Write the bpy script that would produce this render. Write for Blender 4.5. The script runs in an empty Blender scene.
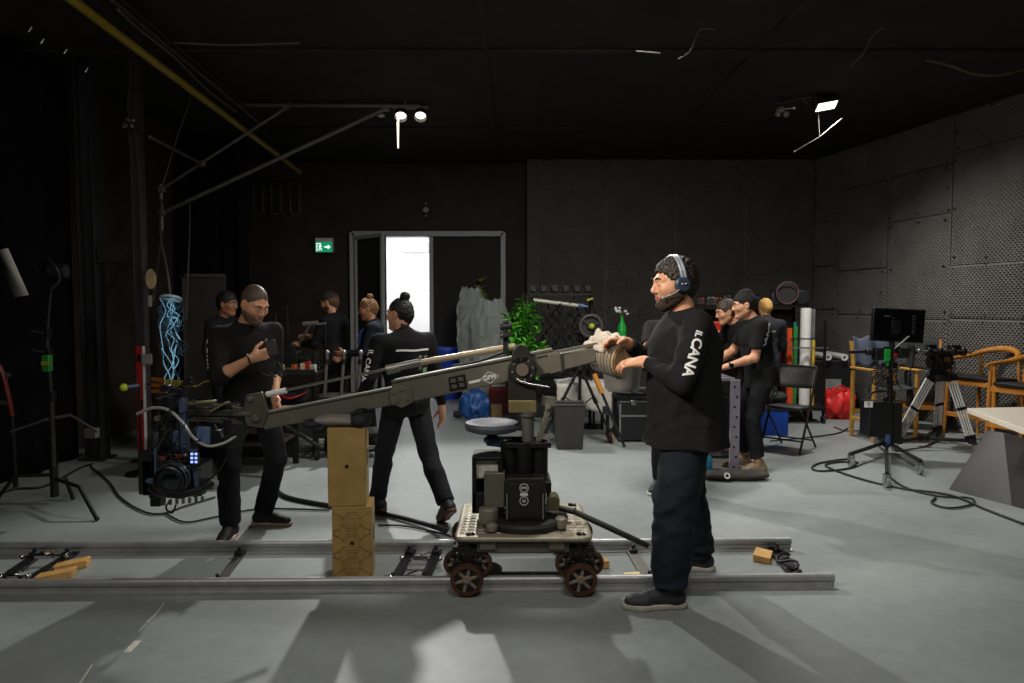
import bpy, bmesh, math, random
import numpy as np
from mathutils import Vector as V, Matrix, noise
from mathutils.bvhtree import BVHTree

random.seed(7)
PI = math.pi
sc = bpy.context.scene
col = sc.collection

# ------------------------------------------------------------------ camera geometry
FOC = 700.0
CAMZ = 1.55
PITCH = math.radians(2.985)

def at(px, py, Y):
    """point at depth Y seen at pixel (px, py)"""
    u, v = (px - 512) / FOC, (341.5 - py) / FOC
    d = V((u, math.cos(PITCH) + v * math.sin(PITCH), -math.sin(PITCH) + v * math.cos(PITCH)))
    d *= Y / d.y
    return V((d.x, Y, CAMZ + d.z))

def gnd(px, py, z=0.0):
    u, v = (px - 512) / FOC, (341.5 - py) / FOC
    d = V((u, math.cos(PITCH) + v * math.sin(PITCH), -math.sin(PITCH) + v * math.cos(PITCH)))
    d *= (z - CAMZ) / d.z
    return V((d.x, d.y, z))

# ------------------------------------------------------------------ materials
MATS = {}

def srgb(c):
    if isinstance(c, str):
        c = [int(c[i:i + 2], 16) / 255 for i in (0, 2, 4)]
    return [x / 12.92 if x <= .04045 else ((x + .055) / 1.055) ** 2.4 for x in c]

def mat(name, c, rough=.5, metal=0., var=.15, scale=12., bump=0., bscale=None, spec=.5, **kw):
    if name in MATS:
        return MATS[name]
    m = bpy.data.materials.new(name)
    m.use_nodes = True
    nt = m.node_tree
    N, L = nt.nodes, nt.links
    b = N['Principled BSDF']
    c = srgb(c)
    tc = N.new('ShaderNodeTexCoord')
    nz = N.new('ShaderNodeTexNoise')
    nz.inputs['Scale'].default_value = scale
    nz.inputs['Detail'].default_value = 5
    L.new(tc.outputs['Object'], nz.inputs['Vector'])
    rp = N.new('ShaderNodeValToRGB')
    rp.color_ramp.elements[0].position = .3
    rp.color_ramp.elements[1].position = .7
    rp.color_ramp.elements[0].color = [x * (1 - var) for x in c] + [1]
    rp.color_ramp.elements[1].color = [min(1, x * (1 + var)) for x in c] + [1]
    L.new(nz.outputs['Fac'], rp.inputs['Fac'])
    L.new(rp.outputs['Color'], b.inputs['Base Color'])
    b.inputs['Roughness'].default_value = rough
    b.inputs['Metallic'].default_value = metal
    b.inputs['Specular IOR Level'].default_value = spec
    for k, v in kw.items():
        b.inputs[k.replace('_', ' ')].default_value = v
    if bump:
        bz = N.new('ShaderNodeTexNoise')
        bz.inputs['Scale'].default_value = bscale or scale * 4
        bz.inputs['Detail'].default_value = 4
        L.new(tc.outputs['Object'], bz.inputs['Vector'])
        bp = N.new('ShaderNodeBump')
        bp.inputs['Strength'].default_value = bump
        bp.inputs['Distance'].default_value = .01
        L.new(bz.outputs['Fac'], bp.inputs['Height'])
        L.new(bp.outputs['Normal'], b.inputs['Normal'])
    MATS[name] = m
    return m

def emit(name, c, strength):
    m = bpy.data.materials.new(name)
    m.use_nodes = True
    b = m.node_tree.nodes['Principled BSDF']
    c = srgb(c)
    b.inputs['Base Color'].default_value = c + [1]
    b.inputs['Emission Color'].default_value = c + [1]
    b.inputs['Emission Strength'].default_value = strength
    MATS[name] = m
    return m

# ------------------------------------------------------------------ objects
LOCAL = {}          # object name -> matrix in world

def wm(o):
    return LOCAL.get(o.name, Matrix.Identity(4))

def tag(o, label=None, cat=None, group=None, kind=None):
    if label: o['label'] = label
    if cat: o['category'] = cat
    if group: o['group'] = group
    if kind: o['kind'] = kind
    return o

def thing(name, label, cat, loc=(0, 0, 0), rz=0., group=None):
    o = bpy.data.objects.new(name, None)
    o.empty_display_size = .1
    col.objects.link(o)
    o.location = loc
    o.rotation_euler = (0, 0, rz)
    LOCAL[o.name] = Matrix.Translation(V(loc)) @ Matrix.Rotation(rz, 4, 'Z')
    return tag(o, label, cat, group)

def np_mesh(name, verts, quads, mats, smooth=True, midx=None):
    """fast mesh from numpy arrays"""
    verts = np.asarray(verts, dtype=np.float32)
    quads = np.asarray(quads, dtype=np.int32)
    k = quads.shape[1]
    me = bpy.data.meshes.new(name)
    me.vertices.add(len(verts)); me.vertices.foreach_set('co', verts.ravel())
    me.loops.add(quads.size); me.loops.foreach_set('vertex_index', quads.ravel())
    me.polygons.add(len(quads))
    me.polygons.foreach_set('loop_start', np.arange(0, quads.size, k, dtype=np.int32))
    me.polygons.foreach_set('use_smooth', np.full(len(quads), smooth))
    if midx is not None:
        me.polygons.foreach_set('material_index', np.asarray(midx, dtype=np.int32))
    me.update(calc_edges=True)
    for m in (mats if isinstance(mats, (list, tuple)) else [mats]):
        me.materials.append(m)
    return me

class MB:
    """collects shapes; build() links them as ONE mesh object"""
    def __init__(s):
        s.v, s.f = [], []
    def add(s, vs, fs):
        n = len(s.v)
        s.v += [V(p) for p in vs]
        s.f += [[i + n for i in f] for f in fs]
        return s
    def box(s, c, size, R=None):
        hx, hy, hz = [x / 2 for x in size]
        vs = [V((x, y, z)) for x in (-hx, hx) for y in (-hy, hy) for z in (-hz, hz)]
        if R is not None: vs = [R @ p for p in vs]
        return s.add([p + V(c) for p in vs],
                     [(0, 1, 3, 2), (4, 6, 7, 5), (0, 4, 5, 1), (2, 3, 7, 6), (0, 2, 6, 4), (1, 5, 7, 3)])
    def bar(s, a, b, w, h, up=(0, 0, 1), ext=0.):
        a, b = V(a), V(b)
        d = (b - a).normalized()
        a, b = a - d * ext, b + d * ext
        up = V(up)
        if abs(d.dot(up)) > .98: up = V((0, 1, 0)) if abs(d.y) < .9 else V((1, 0, 0))
        x = d.cross(up).normalized(); z = x.cross(d).normalized()
        R = Matrix((x, d, z)).transposed()
        return s.box((a + b) / 2, (w, (b - a).length, h), R)
    def ring(s, c, x, y, r, n, ph=0.):
        return [c + x * (r * math.cos(2 * PI * i / n + ph)) + y * (r * math.sin(2 * PI * i / n + ph)) for i in range(n)]
    def cyl(s, a, b, r0, r1=None, n=16, caps=True, ph=0.):
        a, b = V(a), V(b)
        r1 = r0 if r1 is None else r1
        d = (b - a).normalized()
        x = d.orthogonal().normalized(); y = d.cross(x)
        vs = s.ring(a, x, y, r0, n, ph) + s.ring(b, x, y, r1, n, ph)
        fs = [(i, (i + 1) % n, n + (i + 1) % n, n + i) for i in range(n)]
        if caps: fs += [tuple(range(n - 1, -1, -1)), tuple(range(n, 2 * n))]
        return s.add(vs, fs)
    def tube(s, pts, r, n=8, rs=None, closed=False):
        pts = [V(p) for p in pts]
        m = len(pts)
        vs, fs = [], []
        x = None
        for i, p in enumerate(pts):
            if closed: d = (pts[(i + 1) % m] - pts[i - 1])
            else: d = pts[min(i + 1, m - 1)] - pts[max(i - 1, 0)]
            if d.length < 1e-9: d = V((0, 0, 1))
            d.normalize()
            if x is None: x = d.orthogonal().normalized()
            else:
                x = x - d * x.dot(d)
                x = x.normalized() if x.length > 1e-6 else d.orthogonal().normalized()
            y = d.cross(x)
            vs += s.ring(p, x, y, rs[i] if rs else r, n)
        segs = m if closed else m - 1
        for i in range(segs):
            j = (i + 1) % m
            fs += [(i * n + k, i * n + (k + 1) % n, j * n + (k + 1) % n, j * n + k) for k in range(n)]
        if not closed:
            fs += [tuple(range(n - 1, -1, -1)), tuple(range((m - 1) * n, m * n))]
        return s.add(vs, fs)
    def lathe(s, prof, c=(0, 0, 0), axis=(0, 0, 1), n=24, xdir=None):
        c, d = V(c), V(axis).normalized()
        x = V(xdir) if xdir else d.orthogonal().normalized()
        y = d.cross(x)
        vs, fs = [], []
        for r, z in prof: vs += s.ring(c + d * z, x, y, max(r, 1e-4), n)
        for i in range(len(prof) - 1):
            fs += [(i * n + k, i * n + (k + 1) % n, (i + 1) * n + (k + 1) % n, (i + 1) * n + k) for k in range(n)]
        if prof[0] != prof[-1]: fs += [tuple(range(n - 1, -1, -1)), tuple(range((len(prof) - 1) * n, len(prof) * n))]
        return s.add(vs, fs)
    def ball(s, c, r, nu=16, nv=10, R=None):
        r = (r, r, r) if isinstance(r, (int, float)) else r
        vs, fs = [], []
        for j in range(1, nv):
            t = PI * j / nv
            for i in range(nu):
                p = 2 * PI * i / nu
                vs.append(V((r[0] * math.sin(t) * math.cos(p), r[1] * math.sin(t) * math.sin(p), r[2] * math.cos(t))))
        vs += [V((0, 0, r[2])), V((0, 0, -r[2]))]
        T, B = len(vs) - 2, len(vs) - 1
        for j in range(nv - 2):
            fs += [(j * nu + i, (j + 1) * nu + i, (j + 1) * nu + (i + 1) % nu, j * nu + (i + 1) % nu) for i in range(nu)]
        fs += [(T, i, (i + 1) % nu) for i in range(nu)]
        fs += [(B, (nv - 2) * nu + (i + 1) % nu, (nv - 2) * nu + i) for i in range(nu)]
        if R is not None: vs = [R @ p for p in vs]
        return s.add([p + V(c) for p in vs], fs)
    def torus(s, c, axis, R, r, n=28, m=8):
        c, d = V(c), V(axis).normalized()
        x = d.orthogonal().normalized(); y = d.cross(x)
        return s.tube([c + x * (R * math.cos(2 * PI * i / n)) + y * (R * math.sin(2 * PI * i / n)) for i in range(n)], r, m, closed=True)
    def prism(s, poly, thick):
        """poly: 3-D points of one flat face; thick: extrusion vector (or per-point list)"""
        n = len(poly)
        poly = [V(p) for p in poly]
        t = [V(thick)] * n
        fs = [tuple(range(n)), tuple(range(2 * n - 1, n - 1, -1))]
        fs += [(i, n + i, n + (i + 1) % n, (i + 1) % n) for i in range(n)]
        return s.add(poly + [p + q for p, q in zip(poly, t)], fs)
    def grid(s, fn, nu, nv):
        vs = [V(fn(i / nu, j / nv)) for j in range(nv + 1) for i in range(nu + 1)]
        w = nu + 1
        return s.add(vs, [(j * w + i, j * w + i + 1, (j + 1) * w + i + 1, (j + 1) * w + i) for j in range(nv) for i in range(nu)])
    def build(s, name, m, parent=None, bevel=0., world=True, label=None, angle=35, solid=0., smooth=True, seg=2):
        """world=True: vertices were given in world space"""
        vs = s.v
        mb = Matrix.Identity(4)
        if parent is not None:
            if world:
                inv = wm(parent).inverted()
                vs = [inv @ p for p in vs]
            W = wm(parent)
            off = V((0, 0, 0))
        else:
            lo = V([min(p[i] for p in vs) for i in range(3)]); hi = V([max(p[i] for p in vs) for i in range(3)])
            off = V(((lo.x + hi.x) / 2, (lo.y + hi.y) / 2, lo.z))
            vs = [p - off for p in vs]
            W = Matrix.Translation(off)
        me = bpy.data.meshes.new(name)
        me.from_pydata([tuple(p) for p in vs], [], s.f)
        bm = bmesh.new(); bm.from_mesh(me)
        bmesh.ops.recalc_face_normals(bm, faces=bm.faces)
        bm.to_mesh(me); bm.free()
        me.materials.append(m)
        if smooth:
            me.polygons.foreach_set('use_smooth', [True] * len(me.polygons))
            me.set_sharp_from_angle(angle=math.radians(angle))
        o = bpy.data.objects.new(name, me)
        col.objects.link(o)
        o.parent = parent
        o.location = off
        LOCAL[o.name] = W
        if solid:
            md = o.modifiers.new('s', 'SOLIDIFY'); md.thickness = solid; md.offset = 0
        if bevel:
            md = o.modifiers.new('b', 'BEVEL'); md.width = bevel; md.segments = seg
            md.limit_method = 'ANGLE'; md.angle_limit = math.radians(40)
        if label: o['label'] = label
        return o

def kids(o):
    return [c for c in col.objects if c.parent == o]

def copy_tree(o, loc=None, rz=None, parent=None):
    c = o.copy()
    col.objects.link(c)
    if parent is not None: c.parent = parent
    if loc is not None: c.location = loc
    if rz is not None: c.rotation_euler = (0, 0, rz)
    for ch in list(o.children):
        copy_tree(ch, parent=c)
    return c

def spline(pts, n=8):
    """Catmull-Rom through points"""
    pts = [V(p) for p in pts]
    P = [pts[0] * 2 - pts[1]] + pts + [pts[-1] * 2 - pts[-2]]
    out = []
    for i in range(1, len(P) - 2):
        a, b, c, d = P[i - 1], P[i], P[i + 1], P[i + 2]
        for k in range(n):
            t = k / n
            out.append(.5 * ((2 * b) + (c - a) * t + (2 * a - 5 * b + 4 * c - d) * t * t + (3 * b - a - 3 * c + d) * t ** 3))
    out.append(pts[-1])
    return out

def text_mesh(txt, size, bold=0., extrude=.0):
    cu = bpy.data.curves.new('t', 'FONT')
    cu.body = txt; cu.size = size; cu.align_x = 'CENTER'; cu.align_y = 'CENTER'
    cu.resolution_u = 3
    cu.offset = bold; cu.extrude = extrude
    o = bpy.data.objects.new('t', cu)
    col.objects.link(o)
    dg = bpy.context.evaluated_depsgraph_get()
    dg.update()
    me = bpy.data.meshes.new_from_object(o.evaluated_get(dg))
    bpy.data.objects.remove(o); bpy.data.curves.remove(cu)
    vs = [v.co.copy() for v in me.vertices]
    fs = [tuple(p.vertices) for p in me.polygons]
    bpy.data.meshes.remove(me)
    return vs, fs

def sign_text(txt, size, origin, xd, yd, name, m, parent, bold=0., thick=.002):
    """flat raised lettering on a plane"""
    vs, fs = text_mesh(txt, size, bold, thick)
    xd, yd = V(xd).normalized(), V(yd).normalized()
    n = xd.cross(yd)
    mb = MB()
    mb.add([V(origin) + xd * p.x + yd * p.y + n * (p.z + thick) for p in vs], fs)
    return mb.build(name, m, parent, smooth=False)

def decal_text(txt, size, origin, xd, yd, bvh, name, m, parent, bold=0., off=.004, bend=0.):
    """lettering wrapped on a curved cloth surface: each vertex is dropped onto it along the text normal"""
    vs, fs = text_mesh(txt, size, bold)
    bm = bmesh.new()
    bv = [bm.verts.new(p) for p in vs]
    for f in fs:
        try: bm.faces.new([bv[i] for i in f])
        except ValueError: pass
    bmesh.ops.triangulate(bm, faces=bm.faces)
    bmesh.ops.subdivide_edges(bm, edges=bm.edges, cuts=2, use_grid_fill=True)
    bm.verts.index_update()
    xd, yd = V(xd).normalized(), V(yd).normalized()
    n = xd.cross(yd).normalized(); yd = n.cross(xd)
    out = []
    for v in bm.verts:
        p = V(origin) + xd * v.co.x + yd * (v.co.y + bend * v.co.x ** 2)
        hit = bvh.ray_cast(p + n * .25, -n, .6)
        if hit[0] is None:
            q, nn, _, _ = bvh.find_nearest(p)
            out.append(q + nn * off)
        else:
            out.append(hit[0] + n * off)
    faces = [[v.index for v in f.verts] for f in bm.faces]
    bm.free()
    mb = MB(); mb.add(out, faces)
    return mb.build(name, m, parent)
# ------------------------------------------------------------------ figures: signed-distance bodies turned into one surface
class SDF:
    def __init__(s, lo, hi, h):
        s.h = h
        s.lo = np.array(lo, dtype=np.float32)
        s.n = np.ceil((np.array(hi) - s.lo) / h).astype(int) + 1
        s.D = np.full(s.n, 1., dtype=np.float32)
    def _blk(s, lo, hi, pad):
        a = np.clip(np.floor((np.array(lo) - pad - s.lo) / s.h).astype(int), 0, s.n)
        b = np.clip(np.ceil((np.array(hi) + pad - s.lo) / s.h).astype(int) + 1, 0, s.n)
        if (b <= a).any(): return None
        sl = tuple(slice(i, j) for i, j in zip(a, b))
        ax = [s.lo[i] + s.h * np.arange(a[i], b[i], dtype=np.float32) for i in range(3)]
        return sl, np.meshgrid(*ax, indexing='ij', sparse=True)
    def _op(s, sl, d, k, mode):
        D = s.D[sl]
        if mode == 'u':
            h = np.maximum(k - np.abs(D - d), 0) / max(k, 1e-6)
            s.D[sl] = np.minimum(D, d) - h * h * k * .25
        elif mode == 's':
            d = -d
            h = np.maximum(k - np.abs(D - d), 0) / max(k, 1e-6)
            s.D[sl] = np.maximum(D, d) + h * h * k * .25
    def cone(s, a, b, ra, rb=None, k=.02, mode='u', flat=None, cut=None):
        """tapered limb a->b; flat=(axis, factor): widen along axis; cut: flat end at b"""
        a, b = np.array(a, dtype=np.float32), np.array(b, dtype=np.float32)
        rb = ra if rb is None else rb
        R = max(ra, rb) * (max(1, flat[1]) if flat else 1)
        g = s._blk(np.minimum(a, b) - R, np.maximum(a, b) + R, k + 3 * s.h)
        if g is None: return
        sl, (x, y, z) = g
        ab = b - a
        L2 = max(float(ab @ ab), 1e-9)
        px, py, pz = x - a[0], y - a[1], z - a[2]
        t = np.clip((px * ab[0] + py * ab[1] + pz * ab[2]) / L2, 0, 1)
        qx, qy, qz = px - t * ab[0], py - t * ab[1], pz - t * ab[2]
        if flat:
            n = np.array(flat[0], dtype=np.float32); n /= np.linalg.norm(n)
            c = qx * n[0] + qy * n[1] + qz * n[2]
            f = (1 / flat[1] - 1) * c
            qx, qy, qz = qx + f * n[0], qy + f * n[1], qz + f * n[2]
        d = np.sqrt(qx * qx + qy * qy + qz * qz) - (ra + (rb - ra) * t)
        if cut is not None:
            L = math.sqrt(L2)
            d = np.maximum(d, (px * ab[0] + py * ab[1] + pz * ab[2]) / L - L - cut)
        s._op(sl, d, k, mode)
    def ell(s, c, r, R=None, k=.02, mode='u'):
        c = np.array(c, dtype=np.float32); r = np.array(r, dtype=np.float32)
        m = float(r.max())
        g = s._blk(c - m, c + m, k + 3 * s.h)
        if g is None: return
        sl, (x, y, z) = g
        x, y, z = x - c[0], y - c[1], z - c[2]
        if R is not None:
            R = np.array(R, dtype=np.float32)      # columns = local axes
            x, y, z = (x * R[0, i] + y * R[1, i] + z * R[2, i] for i in range(3))
        k0 = np.sqrt((x / r[0]) ** 2 + (y / r[1]) ** 2 + (z / r[2]) ** 2)
        k1 = np.sqrt((x / r[0] ** 2) ** 2 + (y / r[1] ** 2) ** 2 + (z / r[2] ** 2) ** 2)
        s._op(sl, k0 * (k0 - 1) / np.maximum(k1, 1e-6), k, mode)
    def keep(s, p, n, wav=.0):
        """keep only the side of the plane that n points to"""
        n = np.array(n, dtype=np.float32); n /= np.linalg.norm(n)
        sl, (x, y, z) = s._blk(s.lo, s.lo + s.h * s.n, 0)
        d = -((x - p[0]) * n[0] + (y - p[1]) * n[1] + (z - p[2]) * n[2])
        if wav: d = d + wav * (np.sin(x * 210 + 3 * np.sin(z * 90)) + np.sin(y * 190 + 2 * np.sin(x * 80)) + np.sin(z * 170))
        s.D = np.maximum(s.D, d)
    def mesh(s):
        D = s.D
        for ax in range(3):
            for e in (0, -1):
                i = [slice(None)] * 3; i[ax] = e
                D[tuple(i)] = np.maximum(D[tuple(i)], s.h)
        S = D < 0
        sh = [(i, j, k) for i in (0, 1) for j in (0, 1) for k in (0, 1)]
        def cn(A, o):
            return A[tuple(slice(o[i], A.shape[i] - 1 + o[i]) for i in range(3))]
        cnt = np.zeros([x - 1 for x in D.shape], dtype=np.int8)
        for o in sh: cnt += cn(S, o)
        act = (cnt > 0) & (cnt < 8)
        ids = np.full(cnt.shape, -1, dtype=np.int32)
        cell = np.argwhere(act)
        ids[act] = np.arange(len(cell))
        val = np.stack([cn(D, o)[act] for o in sh], 1)
        pos = np.zeros((len(cell), 3), dtype=np.float32); w = np.zeros(len(cell), dtype=np.float32)
        for i in range(8):
            for j in range(i + 1, 8):
                if sum(abs(p - q) for p, q in zip(sh[i], sh[j])) != 1: continue
                vi, vj = val[:, i], val[:, j]
                m = (vi < 0) != (vj < 0)
                t = np.where(m, vi / np.where(m, vi - vj, 1), 0)
                e = np.array(sh[i], dtype=np.float32)[None] + t[:, None] * (np.array(sh[j]) - np.array(sh[i]))[None]
                pos += np.where(m[:, None], e, 0); w += m
        vs = (cell + pos / w[:, None]) * s.h + s.lo
        Q = []
        for ax in range(3):
            u, v = (ax + 1) % 3, (ax + 2) % 3
            A = [slice(1, -1)] * 3; A[ax] = slice(0, -1)
            B = [slice(1, -1)] * 3; B[ax] = slice(1, None)
            a, b = S[tuple(A)], S[tuple(B)]
            e = np.argwhere(a != b)
            fl = a[tuple(e.T)]
            g = e + 1; g[:, ax] -= 1
            def c(du, dv):
                q = g.copy(); q[:, u] -= du; q[:, v] -= dv
                return ids[tuple(q.T)]
            q = np.stack([c(1, 1), c(0, 1), c(0, 0), c(1, 0)], 1)
            q[~fl] = q[~fl][:, ::-1]
            Q.append(q)
        return vs.astype(np.float32), np.concatenate(Q)

def vnormals(vs, q):
    n = np.cross(vs[q[:, 2]] - vs[q[:, 0]], vs[q[:, 3]] - vs[q[:, 1]])
    N = np.zeros_like(vs)
    for i in range(4): np.add.at(N, q[:, i], n)
    return N / np.maximum(np.linalg.norm(N, axis=1, keepdims=True), 1e-9)

def laplace(vs, q, it=1, f=.5):
    for _ in range(it):
        A = np.zeros_like(vs); c = np.zeros(len(vs), dtype=np.float32)
        for i in range(4):
            a, b = q[:, i], q[:, (i + 1) % 4]
            np.add.at(A, a, vs[b]); np.add.at(c, a, 1)
            np.add.at(A, b, vs[a]); np.add.at(c, b, 1)
        vs = vs + f * (A / np.maximum(c, 1)[:, None] - vs)
    return vs

def folds(p, seed, freq=16., aniso=(1, 1, 1)):
    """cloth-like ridges in [-1, 1]"""
    r = np.random.RandomState(seed)
    out = np.zeros(len(p))
    for i in range(5):
        k = r.randn(3) * np.array(aniso); k *= freq * r.uniform(.6, 1.5) / np.linalg.norm(k)
        w = r.randn(3) * freq * .35
        ph = r.uniform(0, 6.28, 2)
        out += 1 - 2 * np.abs(np.sin(p @ k * .5 + ph[0] + 1.4 * np.sin(p @ w * .5 + ph[1])))
    return out / 3.

def rot(ax, a):
    return np.array(Matrix.Rotation(a, 3, V(ax)))

def nrm(a):
    a = np.array(a, dtype=float)
    return a / np.linalg.norm(a)

def ik(a, b, l1, l2, pole):
    a, b, pole = (np.array(x, dtype=float) for x in (a, b, pole))
    d = np.linalg.norm(b - a); u = (b - a) / d
    d = min(d, (l1 + l2) * .998)
    b = a + u * d
    x = (l1 * l1 - l2 * l2 + d * d) / (2 * d)
    h = math.sqrt(max(l1 * l1 - x * x, 0))
    p = pole - u * (pole @ u)
    return a + u * x + nrm(p) * h, b

def hand_sdf(S, w, d, n, side, curl, s, spread=.12, thumb_in=.35, rscale=1.):
    """palm, four fingers, a thumb: w wrist, d finger direction, n palm normal, side = thumb side"""
    w, d, n, side = (np.array(x, dtype=float) for x in (w, d, n, side))
    d = nrm(d); n = nrm(n - d * (n @ d)); side = nrm(side - d * (side @ d) - n * (side @ n))
    s = s * rscale
    S.cone(w - d * .01, w + d * .03 * s, .026 * s, .03 * s, k=.02, flat=(n, .75))
    for i, o in enumerate((.027, .009, -.009, -.026)):
        S.cone(w + d * .02 * s + side * o * .7 * s, w + d * (.088 - .006 * abs(i - 1)) * s + side * o * s, .0145 * s, .0125 * s, k=.012)
    ln = (.072, .080, .074, .058)
    for i, o in enumerate((.028, .0095, -.0095, -.028)):
        p = w + d * (.088 - .006 * abs(i - 1)) * s + side * o * s
        a = curl * (.75 + .12 * i)
        dd = d + side * (spread * (1.5 - i) * .5)
        r0 = .0092 - .0006 * (i == 3)
        for j, (fr, rr) in enumerate(((.45, 1.), (.31, .92), (.24, .82))):
            a_ = a * (j + .6)
            q = p + (nrm(dd) * math.cos(a_) + n * math.sin(a_)) * ln[i] * fr * s
            S.cone(p, q, r0 * rr * s, r0 * (rr - .08) * s, k=.004)
            p = q
    p = w + d * .022 * s + side * .026 * s
    td = nrm(d * .62 + side * .72 + n * thumb_in)
    q = p + td * .045 * s; S.cone(p, q, .0155 * s, .0115 * s, k=.012)
    td = nrm(d * .85 + side * (.35 - .5 * thumb_in) + n * (thumb_in + .15))
    r = q + td * .03 * s; S.cone(q, r, .0112 * s, .0102 * s, k=.006)
    S.cone(r, r + nrm(td + n * .25) * .022 * s, .0102 * s, .0085 * s, k=.006)

def M_skin(k='mid'):
    c = {'mid': 'c58f6e', 'light': 'd09c7c', 'dark': '9a6a4c'}[k]
    return mat('skin_' + k, c, .5, var=.08, scale=40, bump=.05, Subsurface_Weight=.08, Subsurface_Scale=.02)

def person(name, label, X, Y, yaw, H=1.78, fat=1., h=.006, lean=0., lean_side=0., twist=0., pelvis=(0, 0, .95), neck_fwd=0.,
           head=(0, 0, 0), rw=None, lw=None, rpole=(.5, -1, -.3), lpole=(-.5, -1, -.3),
           rhand=None, lhand=None, rfoot=(.11, 0, 0), lfoot=(-.11, 0, 0), ryaw=.15, lyaw=-.15, rheel=0., lheel=0.,
           skin='mid', hair=None, haircol='1a1310', beard=0., bun=False, cap=None, beardcol=None, sleeve='long', shirt='151516', shirt_len=.12,
           trousers='14151a', shoe='16161a', sole='c9c5bc', seed=1, curls=0., curl=(.5, .5), head_scale=1., knee_out=0., folds_amp=1., foot_z=0., leg=1., foot=1., skirt=1., tcut=.96):
    s = H / 1.78
    f = np.array([math.cos(yaw), math.sin(yaw), 0]); r = np.array([math.sin(yaw), -math.cos(yaw), 0]); u = np.array([0, 0, 1.])
    B = np.stack([r, f, u], 1)
    base = np.array([X, Y, foot_z])
    def Wd(p): return base + B @ (np.array(p, dtype=float) * s)
    # --- skeleton, world space
    pel = Wd(pelvis)
    Tm = B @ rot((1, 0, 0), -lean) @ rot((0, 1, 0), lean_side)
    Ts = Tm @ rot((0, 0, 1), twist)
    def T(p, M=Tm): return pel + M @ (np.array(p, dtype=float) * s)
    nb = T((0, .0 + neck_fwd * .5, .50), Ts)
    shw = .165 + .035 * fat
    sh = {1: T((shw, -.005, .455), Ts), -1: T((-shw, -.005, .455), Ts)}
    hp = {1: T((.095, 0, -.02)), -1: T((-.095, 0, -.02))}
    hy, hpit, hrol = head
    Hm = B @ rot((0, 0, 1), hy) @ rot((1, 0, 0), -hpit) @ rot((0, 1, 0), hrol)
    hc = nb + Ts @ np.array([0, .03 + neck_fwd, .085]) * s + Hm @ np.array([0, .0, .085]) * s
    hs = s * head_scale
    def Hd(p): return hc + Hm @ (np.array(p, dtype=float) * hs)
    ua, fa = .295 * s, .262 * s
    el, wr = {}, {}
    for k, t, pole in ((1, rw, rpole), (-1, lw, lpole)):
        t = (k * (shw + .07), .05, .84) if t is None else t
        el[k], wr[k] = ik(sh[k], Wd(t), ua, fa, B @ np.array(pole, dtype=float))
    an, kn, fd = {}, {}, {}
    for k, t, yw, hl in ((1, rfoot, ryaw, rheel), (-1, lfoot, lyaw, lheel)):
        ff = B @ np.array([math.sin(yw), math.cos(yw), 0])
        heel = Wd(t)
        a = heel + u * (.085 * s) + ff * .03 * s
        if hl:      # lifted heel: rotate about the toe
            toe = heel + ff * .21 * s
            Rm = rot(tuple(np.cross(ff, u)), -hl)
            a = toe + Rm @ (a - toe)
            heel = toe + Rm @ (heel - toe)
            fd[k] = (heel, Rm @ ff, Rm @ u)
        else:
            fd[k] = (heel, ff, u)
        kn[k], a2 = ik(hp[k], a, .432 * s, .422 * s, ff + B @ np.array([k * knee_out, 0, 0]))
        an[k] = a
    allp = np.array([pel, nb, hc] + [d[k] for d in (sh, hp, el, wr, an, kn) for k in (1, -1)])
    lo, hi = allp.min(0) - .27 * s, allp.max(0) + .27 * s
    lo[2] = max(lo[2], foot_z - .02)
    # --- body
    S = SDF(lo, hi, h)
    fb = fat
    def torso(S, g=0., k=.06, full=True):
        S.ell(T((0, -.015, .0)), np.array((.162 * fb ** .5 + g, .112 * fb + g, .13 + g)) * s, Tm, k=k)
        S.ell(T((0, .012 * fb - .01 + .02 * (fb - 1), .15)), np.array((.142 * fb ** .7 + g, .108 * fb ** 1.2 + g, .16 + g)) * s, (Tm + Ts) / 2, k=k)
        S.ell(T((0, .0, .325), Ts), np.array((.165 * fb ** .6 + g, .118 * fb + g, .19 + g)) * s, Ts, k=k)
        S.cone(T((-.12, -.012, .435), Ts), T((.12, -.012, .435), Ts), (.068 + g) * s, k=k)
        S.cone(T((0, -.02, .43), Ts), nb + Ts @ np.array([0, -.0, .045]) * s, (.085 + g) * s, (.052 + g * .5) * s, k=.05)
    torso(S, -.014)
    S.cone(nb, hc + Hm @ np.array([0, -.02, -.05]) * hs, .056 * s * fb ** .3, .05 * hs * fb ** .25, k=.03)
    for k in (1, -1):
        q_ = .78 if sleeve == 'long' else 1.
        S.cone(sh[k], el[k], .047 * q_ * s * fb ** .5, .038 * q_ * s * fb ** .4, k=.03)
        S.cone(el[k], el[k] * .7 + wr[k] * .3, .037 * q_ * s * fb ** .4, .039 * q_ * s * fb ** .4, k=.02)
        S.cone(el[k] * .7 + wr[k] * .3, wr[k], .039 * q_ * s * fb ** .4, .026 * s * fb ** .3, k=.015)
        S.cone(hp[k], kn[k], .066 * s, .046 * s, k=.04)
        S.cone(kn[k], an[k], .045 * s, .034 * s, k=.03)
        S.cone(an[k], fd[k][0] + fd[k][1] * .14 * s + fd[k][2] * .035 * s, .03 * s, .026 * s, k=.03)
        hd = rhand if k == 1 else lhand
        fore = nrm(wr[k] - el[k])
        if hd is None:
            d, n, sd = fore, B @ np.array([-k * 1., .15, 0]), B @ np.array([0, 1., 0])
        else:
            d, n, sd = (B @ np.array(x, dtype=float) for x in hd)
        hand_sdf(S, wr[k], d, n, sd, curl[0 if k == 1 else 1], s * 1.03)
    # head
    E = lambda c, r, k=.02, mode='u', R=None: S.ell(Hd(c), np.array(r) * hs, Hm if R is None else Hm @ R, k=k, mode=mode)
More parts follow.
